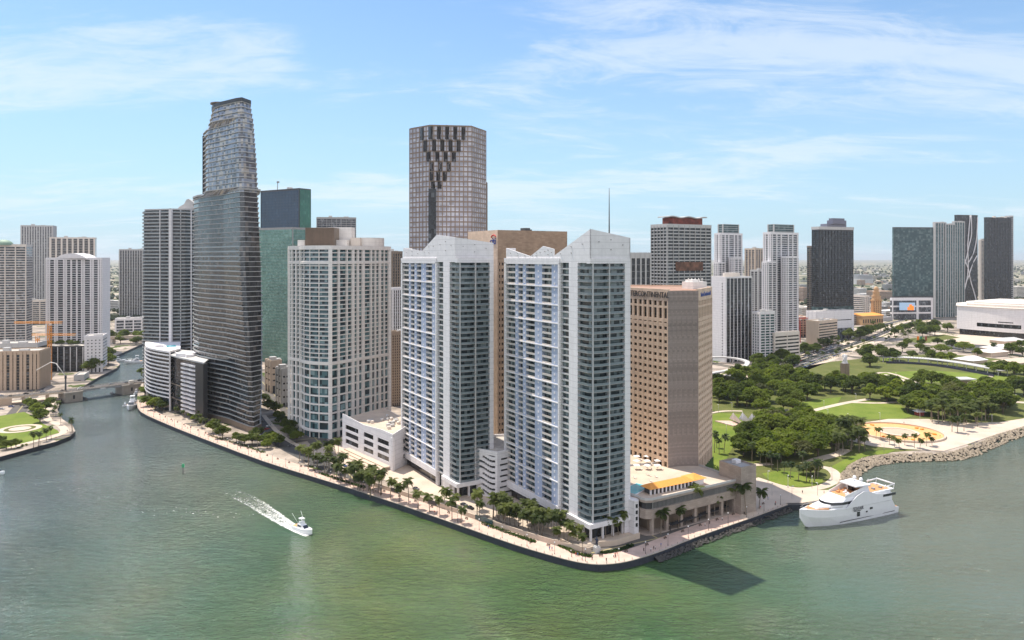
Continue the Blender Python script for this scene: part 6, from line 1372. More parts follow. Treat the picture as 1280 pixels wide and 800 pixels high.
# ------------------------------------------------------------------ boats
def hull_loft(secs, mat=0):
    """secs: (x, half beam at deck, half beam at water, z keel, z deck)"""
    m = MB(); v = []
    for x, bd, bw, zk, zd in secs: v += [(x, -bd, zd), (x, -(bd * .97), zd * .6 + zk * .4), (x, -bw, zk + .02), (x, bw, zk + .02), (x, bd * .97, zd * .6 + zk * .4), (x, bd, zd)]
    f = []
    for i in range(len(secs) - 1):
        for k in range(5): f.append((i * 6 + k, i * 6 + k + 1, (i + 1) * 6 + k + 1, (i + 1) * 6 + k))
        f.append((i * 6 + 5, i * 6, (i + 1) * 6, (i + 1) * 6 + 5))
    f.append((0, 5, 4, 3, 2, 1)); n = (len(secs) - 1) * 6; f.append((n, n + 1, n + 2, n + 3, n + 4, n + 5)); m.mesh(v, f, mat); return m
def yacht():
    bow, stern = (147, 361), (205, 388); e = math.atan2(stern[1] - bow[1], stern[0] - bow[0]); L = dist(bow, stern)
    root = thing('yacht', 'large white yacht with teak decks moored at the park landing', 'yacht', (bow[0], bow[1], 0), e); root.scale = (.96, 1, 1.14)   # local +x runs bow to stern
    B = 6.6
    secs = [(-4, .15, .1, 4.5, 8.2), (0, 1.6, .3, .2, 8.0), (5, 3.6, 1.6, -.6, 7.7), (12, 5.3, 3.6, -.8, 7.3), (22, 6.3, 5.2, -.8, 7.0), (36, B, 5.8, -.8, 6.9), (50, B, 5.9, -.8, 6.9), (58, 6.3, 5.8, -.8, 6.6), (61, 6.0, 5.6, -.7, 3.0), (L, 5.8, 5.4, -.6, 2.6)]
    h = hull_loft(secs); hu = h.build('hull', M['gel'], root)
    s = MB(); 
    def side(x0, x1, z0, z1, y, mat, nm, par=root, th=.12):
        q = MB(); q.box((x0 + x1) / 2, y, (z0 + z1) / 2, x1 - x0, th, z1 - z0); return q.build(nm, mat, par)
    side(18, 60, 1.2, 1.45, -6.06, M['tint'], 'boot_stripe')
    side(28, 33, 4.9, 5.2, -6.55, M['tint'], 'hull_window'); side(30.5, 32.6, 2.5, 4.5, -6.4, M['tint'], 'boarding_door'); side(40, 42, 4.6, 5.5, -6.62, M['tint'], 'hull_window'); side(37, 38.2, 3.6, 4.2, -6.62, M['tint'], 'hull_window')
    text('SEAFAIR', 2.2, (31, -6.75, 6.1), (R(90), 0, 0), solid('grey_letter', (.16, .16, .18), .5, 0), root, name='hull_lettering', depth=.06)
    q = MB(); q.mesh([(30.2, -6.72, 7.4), (32.2, -6.72, 7.4), (31.2, -6.72, 9.6), (30.2, -6.66, 7.4), (32.2, -6.66, 7.4), (31.2, -6.66, 9.6)], [(0, 1, 2), (3, 5, 4), (0, 3, 4, 1), (1, 4, 5, 2), (2, 5, 3, 0)]); q.build('hull_emblem', solid('grey_letter', (.16, .16, .18), .5, 0), root)
    def loft(rows, mat, nm, par=root, smooth=False):
        m = MB(); n = len(rows[0]); v = [p for r_ in rows for p in r_]; f = [(i * n + k, i * n + (k + 1) % n, (i + 1) * n + (k + 1) % n, (i + 1) * n + k) for i in range(len(rows) - 1) for k in range(n)]
        f.append(tuple(reversed(range(n)))); f.append(tuple(range((len(rows) - 1) * n, len(rows) * n))); m.mesh(v, f, 0, smooth); return m.build(nm, mat, par)
    def slab(pts, z0, z1, top=None): return [[(x, y, z0) for x, y in pts], [(x, y, z1) for x, y in (top or pts)]]
    # foredeck with teak inset, bulwark
    loft(slab([(1, -1.2), (6, -3.2), (12, -4.6), (12, 4.6), (6, 3.2), (1, 1.2)], 7.3, 7.95), M['wood'], 'foredeck')
    loft(slab([(5, -2.4), (14, -4.4), (16, -4.4), (16, 4.4), (14, 4.4), (5, 2.4)], 7.9, 8.9, [(8, -2), (14, -3.6), (16, -3.6), (16, 3.6), (14, 3.6), (8, 2)]), M['gel'], 'foredeck_house')
    # main saloon: rounded white house with a dark window line wrapping its front
    low = [(12, -1.5), (14, -4.2), (20, -5.9), (48, -6.3), (57, -6.0), (57, 6.0), (48, 6.3), (20, 5.9), (14, 4.2), (12, 1.5)]; mid = [(13.4, -1.4), (15.4, -4.0), (21, -5.7), (48, -6.2), (57, -5.9), (57, 5.9), (48, 6.2), (21, 5.7), (15.4, 4.0), (13.4, 1.4)]
    loft(slab(low, 6.9, 8.6), M['gel'], 'saloon_wall'); loft(slab([(x + .15, y * .985) for x, y in low], 8.55, 9.9, mid), M['tint'], 'saloon_window')
    top = [(17.5, -1.5), (19, -3.6), (24, -5.3), (48, -6.2), (57, -5.9), (57, 5.9), (48, 6.2), (24, 5.3), (19, 3.6), (17.5, 1.5)]
    loft(slab([(x - .5 if x < 30 else x, y * 1.03) for x, y in mid], 9.85, 11.3, top), M['gel'], 'saloon_roof')
    # swoop of the side from the hull up to the flybridge
    for sg in (-1, 1):
        w = MB(); pr = [(22, 7), (26, 9.6), (30, 11.8), (35, 13.2), (40, 12.6), (44, 11.2), (50, 10.4), (57, 10.2), (57, 7)]
        y0, y1 = sg * 6.45, sg * 6.75; n = len(pr); v = [(x, y0, z) for x, z in pr] + [(x, y1, z) for x, z in pr]
        w.mesh(v, [tuple(range(n)), tuple(reversed(range(n, 2 * n)))] + [(i, (i + 1) % n, n + (i + 1) % n, n + i) for i in range(n)]); w.build('side_wing', M['gel'], root)
        side(50, 60, 9.0, 10.1, sg * 6.78, M['tint'], 'side_glass')
    # open sun lounge with teak, hardtop frame behind
    loft(slab([(24, -4.8), (36, -5.4), (36, 5.4), (24, 4.8)], 11.25, 11.5), M['wood'], 'lounge_deck')
    for k, (x, y) in enumerate(((27, -3), (27, 2.5), (32, -3.5), (32, 3), (29, 0))): q = MB(); q.box(x, y, 11.9, 1.8, 1.2, .7); q.box(x + .8, y, 12.5, .3, 1.2, .8); q.build('lounge_seat', M['wood'] if k % 2 else M['gel'], root)
    loft(slab([(22.5, -4.6), (24, -5.2), (37, -5.9), (37, 5.9), (24, 5.2), (22.5, 4.6)], 11.2, 11.26, None), M['gel'], 'lounge_coaming')
    for sg in (-1, 1): q = MB(); q.mesh([(23, sg * 4.9, 11.2), (37, sg * 5.7, 11.2), (37, sg * 5.6, 15), (33, sg * 5.4, 14.2), (23, sg * 5.0, 12.2), (23, sg * 5.1, 11.2), (37, sg * 5.9, 11.2), (37, sg * 5.8, 15), (33, sg * 5.6, 14.2), (23, sg * 5.2, 12.2)], [(0, 1, 2, 3, 4), (9, 8, 7, 6, 5), (0, 4, 9, 5), (4, 3, 8, 9), (3, 2, 7, 8), (2, 1, 6, 7), (1, 0, 5, 6)]); q.build('lounge_side', M['gel'], root)
    loft(slab([(36, -5.9), (41, -6.2), (41, 6.2), (36, 5.9)], 11, 15, [(36.5, -5.2), (40, -5.4), (40, 5.4), (36.5, 5.2)]), M['gel'], 'arch'); side(35.8, 36.0, 11.6, 14, 0, M['tint'], 'lounge_window', th=7)
    loft(slab([(31, -5.0), (41.5, -5.9), (41.5, 5.9), (31, 5.0)], 15.0, 15.5), M['gel'], 'hardtop'); q = MB(); 
    for y in (-2, 2): q.tube([(39, y, 15.5), (39, y, 17)], .25, 6)
    q.build('radar_mast', M['gel'], root)
    for y in (-2, 2): q = MB(); vv = []; dome(root, (0, 0, 0), 39, y, 16.8, 1.0, 1.0, 1.3, M['gel'], 'radar_dome', 8, 4)
    # aft teak deck with rail and awning frame
    loft(slab([(41, -6), (60, -5.8), (60, 5.8), (41, 6)], 11.25, 11.6), M['gel'], 'aft_deck_edge'); loft(slab([(41.5, -5), (58, -4.8), (58, 4.8), (41.5, 5)], 11.6, 11.75), M['wood'], 'aft_deck')
    for k in range(5): q = MB(); q.box(45 + 2.8 * k, (-1) ** k * 2.5, 12.1, 1.5, 1.5, .7); q.build('deck_seat', [M['gel'], M['steel']][k % 2], root)
    q = MB()
    for x in (53, 60):
        for y in (-5.3, 5.3): q.tube([(x, y, 11), (x + 1, y, 13.9)], .16, 5)
    q.tube([(53, -5.3, 13), (61, -5.3, 13.4)], .2, 5); q.tube([(61, -5.3, 13.4), (61, 5.3, 13.4)], .35, 5); q.tube([(53, 5.3, 13), (61, 5.3, 13.4)], .35, 5); q.build('awning_frame', M['gel'], root)
    loft(slab([(60, -5.2), (L - .4, -5), (L - .4, 5), (60, 5.2)], 2.7, 3.0), M['wood'], 'swim_platform')
    q = MB()
    for sg in (-1, 1): q.tube([(-3.5, 0, 9.2), (3, sg * 3.0, 8.9), (12, sg * 5.3, 8.3), (20, sg * 6.1, 8.0)], .09, 5)
    for x, y in ((0, 1.6), (6, 3.9), (12, 5.3)):
        for sg in (-1, 1): q.tube([(x, y * sg * .98, 7.6), (x, y * sg * .98, 8.9)], .07, 4)
    q.build('bow_rail', M['steel'], root)
yacht()
def cruiser(label, x, y, rz, L, group=None, outr=False):
    k = L / 16; root = thing('motor_boat', label, 'boat', (x, y, 0), rz, group)     # local +x towards the bow
    S = lambda secs: [tuple(c * k for c in s) for s in secs]
    hull_loft(S([(-8, 2.3, 2.0, -.5, 1.7), (-3, 2.5, 2.2, -.6, 1.8), (2, 2.4, 1.9, -.6, 2.1), (6, 1.5, .8, -.4, 2.6), (8.4, .12, .06, .6, 3.0)])).build('hull', M['gel'], root)
    m = MB(); m.box(-5.6 * k, 0, 1.78 * k, 4.2 * k, 3.6 * k, .12); m.build('cockpit_deck', M['wood'], root)
    m = MB(); v = [(-3, -1.9, 1.7), (3.2, -1.5, 1.9), (3.2, 1.5, 1.9), (-3, 1.9, 1.7), (-3, -1.7, 3.7), (1.2, -1.3, 3.6), (1.2, 1.3, 3.6), (-3, 1.7, 3.7)]
    m.mesh([tuple(c * k for c in q) for q in v], [(0, 1, 5, 4), (1, 2, 6, 5), (2, 3, 7, 6), (3, 0, 4, 7), (4, 5, 6, 7)]); m.build('cabin', M['gel'], root)
    m = MB(); v = [(1.35, -1.25, 3.4), (3.1, -1.45, 2.3), (3.1, 1.45, 2.3), (1.35, 1.25, 3.4)]; m.mesh([((a + .12) * k, b * k, (c + .12) * k) for a, b, c in v], [(0, 1, 2, 3)]); m.box(-1 * k, -1.78 * k, 3 * k, 3 * k, .1, .7 * k); m.box(-1 * k, 1.78 * k, 3 * k, 3 * k, .1, .7 * k); m.build('windscreen', M['tint'], root)
    m = MB(); m.box(-1.4 * k, 0, 4.2 * k, 2.2 * k, 2.4 * k, 1.0 * k)
    for a in (-2.4, -.4):
        for b in (-1, 1): m.tube([(a * k, b * k, 4.6 * k), (a * k, b * .8 * k, 6.4 * k)], .07 * k, 4)
    m.box(-1.4 * k, 0, 6.5 * k, 2.8 * k, 2.4 * k, .18 * k); m.build('flybridge', M['gel'], root)
    if outr:
        for b in (-1, 1): m = MB(); m.tube([(-1.5 * k, b * 1.6 * k, 3.6 * k), (-6.5 * k, b * 2.6 * k, 8.6 * k)], .07 * k, 4); m.build('outrigger', M['gel'], root)
    return root
wp = gp(379, 664, 0); cruiser('white sport fishing boat with raised outriggers trailing a foamy wake', wp[0], wp[1], R(-42), 15, outr=True)
cruiser('large white motor yacht tied up at the quay below the bridge', *gp(165, 510, 0), R(-72), 26)
cruiser('small white tender floating beside the moored motor yacht', *gp(156, 508, 0), R(-80), 9)
cruiser('white boat coming up the river beyond the bridge', *gp(169, 454, 0), R(-150), 24)
cruiser('dark hulled boat moored by the south bank beyond the bridge', *gp(149, 452, 0), R(30), 16)
cruiser('boat with its bow just entering the picture at the left edge', *gp(-3, 592, 0), R(-20), 12)
cruiser('white launch moored at the inner side of the bridge pier', *gp(170, 494, 0), R(-70), 14)
# foam of the wake lying on the water: dense at the stern, torn into lace further back
def foam_mat():
    m, t, p = nt_new('foam'); b = NB(t); s = b.n('ShaderNodeSeparateXYZ'); b.l(b.n('ShaderNodeUVMap').outputs[0], s.inputs[0]); co = b.n('ShaderNodeTexCoord').outputs['Object']
    u, v = s.outputs[0], b.m('ABSOLUTE', s.outputs[1])
    lace = b.m('ADD', b.m('MULTIPLY', b.noise(co, .55, 6, .72, 1.5), .6), b.m('MULTIPLY', b.noise(co, 1.9, 4, .7, .8), .4))
    edge = b.rng(v, .62, 1.0, 0, 1); rim = b.m('MULTIPLY', b.m('POWER', v, 3.0), .13)
    thr = b.m('ADD', b.m('SUBTRACT', b.m('MULTIPLY_ADD', u, .26, .39), rim), b.m('MULTIPLY', b.m('POWER', edge, 2.0), .36))
    al = b.rng(b.m('SUBTRACT', lace, thr), -.03, .10, 0, .95)
    p.inputs['Base Color'].default_value = (.80, .80, .77, 1); p.inputs['Roughness'].default_value = .9; b.l(al, p.inputs['Alpha']); return m
FOAM = foam_mat()
def wake(spine, wid, z=.06):
    sl = smooth_line(spine, 8); n = len(sl); m = MB(); rows = []
    for i, q in enumerate(sl):
        t = i / (n - 1); j = min(int(t * (len(wid) - 1)), len(wid) - 2); f = t * (len(wid) - 1) - j; w = wid[j] + (wid[j + 1] - wid[j]) * f
        a, c = sl[max(i - 1, 0)], sl[min(i + 1, n - 1)]; dx, dy = c[0] - a[0], c[1] - a[1]; d = math.hypot(dx, dy); rows.append([(q[0] - dy / d * w * k, q[1] + dx / d * w * k, z, t, k) for k in (-1, -.5, 0, .5, 1)])
    for r0, r1 in zip(rows, rows[1:]):
        for k in range(4): q = [r0[k + 1], r0[k], r1[k], r1[k + 1]]; m.poly([c[:3] for c in q], 0, [c[3:] for c in q])
    return m.build('wake_foam', FOAM, kind='stuff')
wake([gp(384, 670, 0), gp(372, 663, 0), gp(354, 652, 0), gp(336, 640.5, 0), gp(319, 629.5, 0), gp(302, 620.5, 0), gp(284, 613, 0), gp(262, 607, 0)], [1.0, 2.8, 4.2, 5.2, 6.0, 6.4, 5.0, 2.4])
fl = MB(); fr_ = random.Random(6)          # scraps of old foam drifting in a line
for k in range(140):
    t = fr_.random(); q = lerp(gp(40, 608, 0), gp(300, 650, 0), t); x, y = q[0] + fr_.gauss(0, 3), q[1] + fr_.gauss(0, 3) + 5 * math.sin(t * 8); r = fr_.uniform(.05, .16) * fr_.choice((.6, 1, 1.5))
    fl.poly([(x + r * fr_.uniform(1.2, 2.6) * math.cos(b), y + r * fr_.uniform(.6, 1) * math.sin(b), .08) for b in [2 * math.pi * j / 6 for j in range(6)]])
fl.build('foam_scraps', solid('foam_scrap', (.7, .7, .68), .9, .05), kind='stuff')
wake([gp(168, 452, 0), gp(163, 449, 0), gp(155, 446, 0)], [2, 4, 5], .05)
# green channel marker
x, y = gp(229, 592, 0); r_ = thing('channel_marker', 'slim green channel marker standing in the water', 'channel marker', (x, y, 0)); m = MB(); m.tube([(0, 0, -2), (0, 0, 4)], .3, 6); m.build('pile', M['dgrey'], r_); m = MB(); m.box(0, 0, 5, 1.5, .5, 2.2); m.build('board', solid('marker_green', (.02, .28, .12), .5, .05), r_)
# ------------------------------------------------------------------ park structures
def fountain():
    cx, cy = gp(1123, 541); org = (cx, cy, LAND); root = thing('round_fountain', 'wide round fountain basin with an orange rim and grey middle', 'fountain', org)
    def rg(nm, r0, r1, z0, z1, mat):
        m = MB(); n = 48
        for k in range(n):
            a, b = 2 * math.pi * k / n, 2 * math.pi * (k + 1) / n; c = lambda r, t, z: (cx + r * math.cos(t), cy + r * math.sin(t), z)
            m.poly([c(r0, a, z1), c(r1, a, z1), c(r1, b, z1), c(r0, b, z1)]); m.poly([c(r1, a, z0), c(r1, b, z0), c(r1, b, z1), c(r1, a, z1)]); 
            if r0: m.poly([c(r0, b, z0), c(r0, a, z0), c(r0, a, z1), c(r0, b, z1)])
        m.build(nm, mat, root, org)
    rg('outer_wall', 29.6, 31, LAND, LAND + 1.5, M['beige']); rg('basin_floor', 14, 29.6, LAND, LAND + .4, solid('orange_basin', (.72, .40, .16), .6, .15, .1, streak=False)); rg('inner_ring', 11, 14, LAND, LAND + 1.1, M['beige']); rg('centre_floor', 0, 11, LAND, LAND + .8, M['tan'])
    rr = random.Random(2)
    for k in range(10): a = rr.uniform(0, 6.28); m = MB(); m.box(cx + 24 * math.cos(a), cy + 24 * math.sin(a), LAND + .8, 2.6, 1.6, .8, a); m.build('coloured_block', M['orange'], root, org)
fountain()
def tent_sails():
    x, y = gp(938, 530); org = (x, y, LAND); root = thing('tent_sails', 'row of white pointed tent sails over a small stage on the lawn', 'canopy', org)
    for k in range(5):
        m = MB(); a, b, t = (x - 14 + 7 * k, y + 9 - 1.5 * k, LAND + 2.5), (x - 9 + 7 * k, y - 12 - 1.5 * k, LAND + 2.2), (x - 15 + 7 * k + 1, y - 1 - 1.5 * k, LAND + 10 - .7 * abs(k - 1)); c = (x - 7.6 + 7 * k, y + 6 - 1.5 * k, LAND + 3)
        m.mesh([a, b, c, t, (a[0], a[1], a[2] - .2), (b[0], b[1], b[2] - .2), (c[0], c[1], c[2] - .2)], [(0, 1, 3), (1, 2, 3), (2, 0, 3), (4, 6, 5), (0, 4, 5, 1), (1, 5, 6, 2), (2, 6, 4, 0)]); m.tube([(t[0], t[1], LAND), (t[0], t[1], t[2] - .3)], .15, 5); m.build('sail', M['white'], root, org)
    m = MB(); m.prism([(x - 26, y + 8), (x - 14, y - 14), (x - 6, y - 10), (x - 12, y + 8)], LAND, LAND + .9, 0); m.build('stage', M['paving'], root, org)
tent_sails()
x, y = gp(1056, 475); o_ = (x, y, LAND); r_ = thing('memorial_column', 'dark square memorial column with a twisted white top', 'monument', o_); m = MB(); m.box(x, y, LAND + 9, 6.4, 6.4, 18, .4); m.build('shaft', M['bronze'], r_, o_)
m = MB()
for k in range(6): m.box(x, y, LAND + 18.8 + k * 1.5, 5.4 - .25 * k, 3.2, 1.6, .4 + .32 * k)
m.build('twisted_top', M['white'], r_, o_)
def canopy():
    line = [gp(*q, 9) for q in ((1104, 447), (1130, 447.5), (1160, 449.5), (1190, 453), (1220, 458), (1252, 464))]; line = smooth_line(line, 5); org = (*line[15], LAND); root = thing('curved_canopy', 'long curved amphitheatre canopy of pale ribbed roofing', 'canopy', org)
    u, v = strip(line, -1, 13); m = MB(); n = len(line)
    for i in range(n - 1):
        for j in (0, 1):
            a, b = (i + j * .5) / 1, (i + j * .5 + .5); p, q = lerp(u[i], u[i + 1], j * .5), lerp(u[i], u[i + 1], j * .5 + .42); s, t = lerp(v[i], v[i + 1], j * .5 + .42), lerp(v[i], v[i + 1], j * .5)
            m.prism([p, q, s, t], 9, 9.6, 0)
    m.prism([*[u[0]], u[-1], v[-1], v[0]], 8.7, 8.71, 0) if False else None
    m.build('rib_roof', M['lgrey'], root, org); b = MB()
    for i in range(n - 1): b.prism([lerp(u[i], v[i], .1), lerp(u[i + 1], v[i + 1], .1), lerp(u[i + 1], v[i + 1], .9), lerp(u[i], v[i], .9)], 8.5, 8.98, 0)
    b.build('roof_deck', M['beige'], root, org); c = MB()
    for i in range(0, n, 2):
        for t in (.1, .9): q = lerp(u[i], v[i], t); c.box(q[0], q[1], 5.8, .6, .6, 5.6)
    c.build('column_row', M['lgrey'], root, org); w = MB()
    u2, v2 = strip(line, -10, -9)
    for i in range(n - 1): w.prism([u2[i], u2[i + 1], v2[i + 1], v2[i]], LAND, LAND + 2.6, 0)
    w.build('dark_wall', solid('navy_wall', (.03, .03, .06), .6, .2), root, org)
canopy()
x, y = gp(1198, 480); o_ = (x, y, LAND); r_ = thing('stage_house', 'small stage house with a flat grey roof on the amphitheatre grass', 'stage', o_); m = MB(); m.box(x, y, LAND + 2.5, 22, 9, 5, .1); m.build('room', M['bronze'], r_, o_); m = MB(); m.box(x, y, LAND + 5.6, 30, 15, 1.0, .1); m.build('roof', M['lgrey'], r_, o_)
x, y = gp(1149, 519); o_ = (x, y, LAND); r_ = thing('park_kiosk', 'small red and white kiosk at the end of the lawn', 'kiosk', o_); m = MB(); m.box(x, y, LAND + 1.6, 5, 5, 3.2, .3); m.build('room', M['red'], r_, o_); m = MB(); ap = (x, y, LAND + 6); cs = [(x + 4 * a, y + 4 * b, LAND + 3.25) for a, b in ((-1, -1), (1, -1), (1, 1), (-1, 1))]
for i in range(4): m.poly([cs[i], cs[(i + 1) % 4], ap])
m.poly(list(reversed(cs))); m.build('roof', M['white'], r_, o_)
# curved elevated rail track
tl = smooth_line([gp(*q, 11) for q in ((860, 474), (890, 466), (915, 462), (930, 458), (934, 452), (922, 448), (900, 446), (872, 447))], 6); o_ = (*tl[10], LAND); r_ = thing('elevated_track', 'elevated concrete track bending round in front of the ribbed slab', 'railway', o_)
u, v = strip(tl, -2.6, 2.6); m = MB()
for i in range(len(u) - 1): m.prism([u[i], u[i + 1], v[i + 1], v[i]], 9.6, 11.3, 0)
m.build('guideway', M['lgrey'], r_, o_)
for i in range(2, len(tl), 6): m = MB(); m.box(*tl[i], 6.3, 1.3, 1.3, 6.7); m.build('column', M['lgrey'], r_, o_)
# low market halls by the park
for i, (x0, x1, yb, D, ang, h, lab) in enumerate(((1235, 1262, 447, 950, 24, 9, 'pale hipped market roof nearest the curved canopy'), (1243, 1278, 440, 990, 24, 9, 'long pale hipped market roof before the arena'), (1262, 1300, 460, 860, 24, 8, 'sand coloured market roof at the right edge of the park'), (1212, 1236, 458, 890, 24, 7, 'small white pavilion roof beside the curved canopy'), (1252, 1284, 428, 1090, 20, 8, 'grey flat hall in front of the arena'))):
    pl = plan(x0 + 4, D, x0, x1, ang, L=26); c = cen(pl); org = (*c, LAND); r_ = thing('market_hall', lab, 'market hall', org); m = MB(); m.prism(offset(pl, -1.2), LAND, LAND + h - 3, 0); m.build('wall', M['beige'], r_, org)
    m = MB(); P = [(*p, LAND + h - 3) for p in pl]; a, b = lerp(lerp(pl[0], pl[3], .5), lerp(pl[1], pl[2], .5), .22), lerp(lerp(pl[0], pl[3], .5), lerp(pl[1], pl[2], .5), .78); A, B = (*a, LAND + h + 1), (*b, LAND + h + 1)
    m.poly([P[0], P[1], B, A]); m.poly([P[1], P[2], B]); m.poly([P[2], P[3], A, B]); m.poly([P[3], P[0], A]); m.poly(list(reversed(P))); m.build('roof', M[['offwhite', 'cream', 'beige', 'white', 'lgrey'][i]], r_, org)
for i, (x, c) in enumerate(((1146, 'orange'), (1150, 'marker'), (1156, 'rust'))):
    X, Y = gp(x, 431); col = {'orange': (.9, .25, .02), 'marker': (.03, .25, .14), 'rust': (.35, .10, .05)}[c]; r_ = thing('feather_flag', {'orange': 'tall orange banner flag among the park trees', 'marker': 'tall green banner flag beside the orange one', 'rust': 'tall rust red banner flag beside the green one'}[c], 'flag', (X, Y, LAND)); m = MB(); m.tube([(0, 0, 0), (0, 0, 13)], .12, 5); m.build('pole', M['steel'], r_)
    m = MB(); m.prism([(0, -.06), (3.2, -.3), (3.2, -.2), (0, .06)], 6, 13, 0); m.build('cloth', solid('flag_' + c, col, .8, .05), r_)
# bronze statue with pedestal at the point
x, y = gp(746, 690); o_ = (x, y, LAND); r_ = thing('statue', 'dark figure statue on a pale plinth at the tip of the point', 'statue', o_); m = MB(); m.box(x, y, LAND + 1.2, 2.4, 2.4, 2.4, .5); m.box(x, y, LAND + 2.6, 1.8, 1.8, .5, .5); m.build('plinth', M['lgrey'], r_, o_)
m = MB(); m.tube([(x - .3, y, LAND + 2.8), (x - .28, y, LAND + 4), (x, y, LAND + 4.7), (x, y, LAND + 5.8), (x, y, LAND + 6.2), (x, y, LAND + 6.8)], [.24, .28, .5, .55, .2, .27], 8); m.tube([(x + .3, y, LAND + 2.8), (x + .26, y, LAND + 4), (x, y, LAND + 4.7)], [.22, .26, .3], 7); m.tube([(x, y, LAND + 5.7), (x + .7, y, LAND + 5.2), (x + .5, y - .3, LAND + 4.6)], [.2, .18, .13], 6); m.tube([(x, y, LAND + 5.7), (x - .7, y, LAND + 5.5), (x - .9, y - .2, LAND + 6.4)], [.2, .18, .12], 6); m.build('figure', solid('dark_bronze', (.035, .05, .09), .4, .15, metal=.4), r_, o_)
# ------------------------------------------------------------------ rocks along the park shore
def rocks(line, n, name, mat, lab, w=6, ks=1, dz=0):
    m = MB(); rr = random.Random(n); ls = smooth_line(line, 4)
    for k in range(n):
        i = rr.randrange(len(ls) - 1); p = lerp(ls[i], ls[i + 1], rr.random()); q = ls[i + 1]; dx, dy = q[0] - ls[i][0], q[1] - ls[i][1]; d = math.hypot(dx, dy); o = rr.uniform(-.25 if not dz else .1, 1) * w
        x, y = p[0] + dy / d * o, p[1] - dx / d * o; z = LAND + .4 - max(0, o) / w * 2.9; s = rr.uniform(.5, 1.25) * ks; z += dz * (1 - max(0, o) / w)
        v = []
        for a in range(6): r = s * rr.uniform(.7, 1.15); t = a * math.pi / 3; v.append((x + r * math.cos(t), y + r * math.sin(t), z - .2 * s + rr.uniform(-.2, .2) * s))
        v.append((x + rr.uniform(-.3, .3) * s, y + rr.uniform(-.3, .3) * s, z + s * rr.uniform(.5, .85))); v.append((x, y, z - s))
        m.mesh(v, [(a, (a + 1) % 6, 6) for a in range(6)] + [((a + 1) % 6, a, 7) for a in range(6)])
    o = m.build(name, mat, kind='stuff')
rocks(SHORE[2:], 2300, 'shore_rocks', M['rock'], '', 7); rocks([lerp(PROM[13], PROM[14], .6)] + [PROM[i] for i in (14, 15, 16, 17)], 900, 'seawall_rocks', M['wetrock'], '', 3.2, .55, -1.6)
# ------------------------------------------------------------------ cars
def car_source(name, col):
    pm = solid('car_paint_' + name, col, .3, .03, spec=.6); r_ = bpy.data.objects.new('car_source', None); COL.objects.link(r_); m = MB()
    prof = [(-2.2, .35), (-2.25, .8), (-1.9, .95), (-1.3, 1.0), (1.0, .95), (2.1, .75), (2.25, .45), (2.2, .3)]; n = len(prof); v = [(x, -.88, z) for x, z in prof] + [(x, .88, z) for x, z in prof]
    m.mesh(v, [tuple(reversed(range(n))), tuple(range(n, 2 * n))] + [(i, (i + 1) % n, n + (i + 1) % n, n + i) for i in range(n)]); b = m.build('body', pm, r_)
    m = MB(); g = [(-1.75, .98, .8), (.95, .96, .8), (.25, 1.42, .66), (-1.2, 1.42, .66)]; v = [(x, -y, z) for x, z, y in g] + [(x, y, z) for x, z, y in g]; m.mesh(v, [(0, 1, 2, 3), (7, 6, 5, 4), (1, 5, 6, 2), (3, 7, 4, 0)]); m.build('windows', M['tint'], r_)
    m = MB(); m.prism([(-1.2, -.66), (.25, -.66), (.25, .66), (-1.2, .66)], 1.42, 1.46); m.build('roof', pm, r_)
    for x in (-1.4, 1.4):
        for y in (-.84, .84): m = MB(); m.tube([(x, y - .1, .33), (x, y + .1, .33)], .33, 8, smooth=False); m.build('wheel', M['black'], r_)
    return r_
CARS = {k: car_source(k, c) for k, c in dict(white=(.75, .75, .75), silver=(.42, .43, .45), black=(.02, .02, .022), grey=(.14, .14, .15), red=(.40, .03, .025), blue=(.03, .07, .22)).items()}
CR = random.Random(31); CK = ['white', 'white', 'white', 'silver', 'silver', 'black', 'black', 'grey', 'grey', 'red', 'blue']
def car(x, y, rz, where, grp, z=LAND, col=None):
    k = col or CR.choice(CK); r = dup(CARS[k], (x, y, z), rz); r.name = 'car'; r['label'] = f'{k} car {where}'; r['category'] = 'car'; r['group'] = f'{k} cars {where}'
for k in range(17):
    lane = CR.choice((-3.6, -1.5, 1.5, 3.6)); t = (k + CR.random()) / 17; a, b = (BU[0], BV[0]), (BU[3], BV[3]); pts = [lerp(BU[i], BV[i], .5 + lane / 12.5) for i in range(4)]
    L1, L2, L3 = dist(pts[0], pts[1]), dist(pts[1], pts[2]), dist(pts[2], pts[3]); s = t * (L1 + L2 + L3); i = 0
    for i, q in enumerate((L1, L2, L3)):
        if s <= q or i == 2: break
        s -= q
    p = lerp(pts[i], pts[i + 1], min(1, s / (L1, L2, L3)[i])); car(p[0], p[1], math.atan2(pts[i + 1][1] - pts[i][1], pts[i + 1][0] - pts[i][0]), 'crossing the bascule bridge', '', BZ + .07)
for off_, n in ((-10, 14), (-5, 14), (17.5, 14), (24, 14)):
    l_ = strip(BLVD, off_, off_ + 1)[0]
    for k in range(n):
        i = CR.randrange(4, len(l_) - 1); p = lerp(l_[i], l_[i + 1], CR.random()); car(p[0], p[1], math.atan2(l_[i + 1][1] - l_[i][1], l_[i + 1][0] - l_[i][0]), 'driving on the boulevard', '', LAND + .11)
for row, ro in ((0, 2.5), (2, 8), (4, -17), (6, -24)):
    l_ = strip(BLVD, ro, ro + 1)[0]
    seg = [p for p in l_ if 640 + p[0] * F / p[1] > 996 and 640 + p[0] * F / p[1] < 1052]
    for i in range(len(seg) - 1):
        L_ = dist(seg[i], seg[i + 1]); nn = int(L_ / 3.1)
        for k in range(nn):
            if CR.random() < .8: p = lerp(seg[i], seg[i + 1], k / nn); car(p[0], p[1], math.atan2(seg[i + 1][1] - seg[i][1], seg[i + 1][0] - seg[i][0]) + R(90), 'in the boulevard car park', '', LAND + .06) if row % 2 == 0 else None
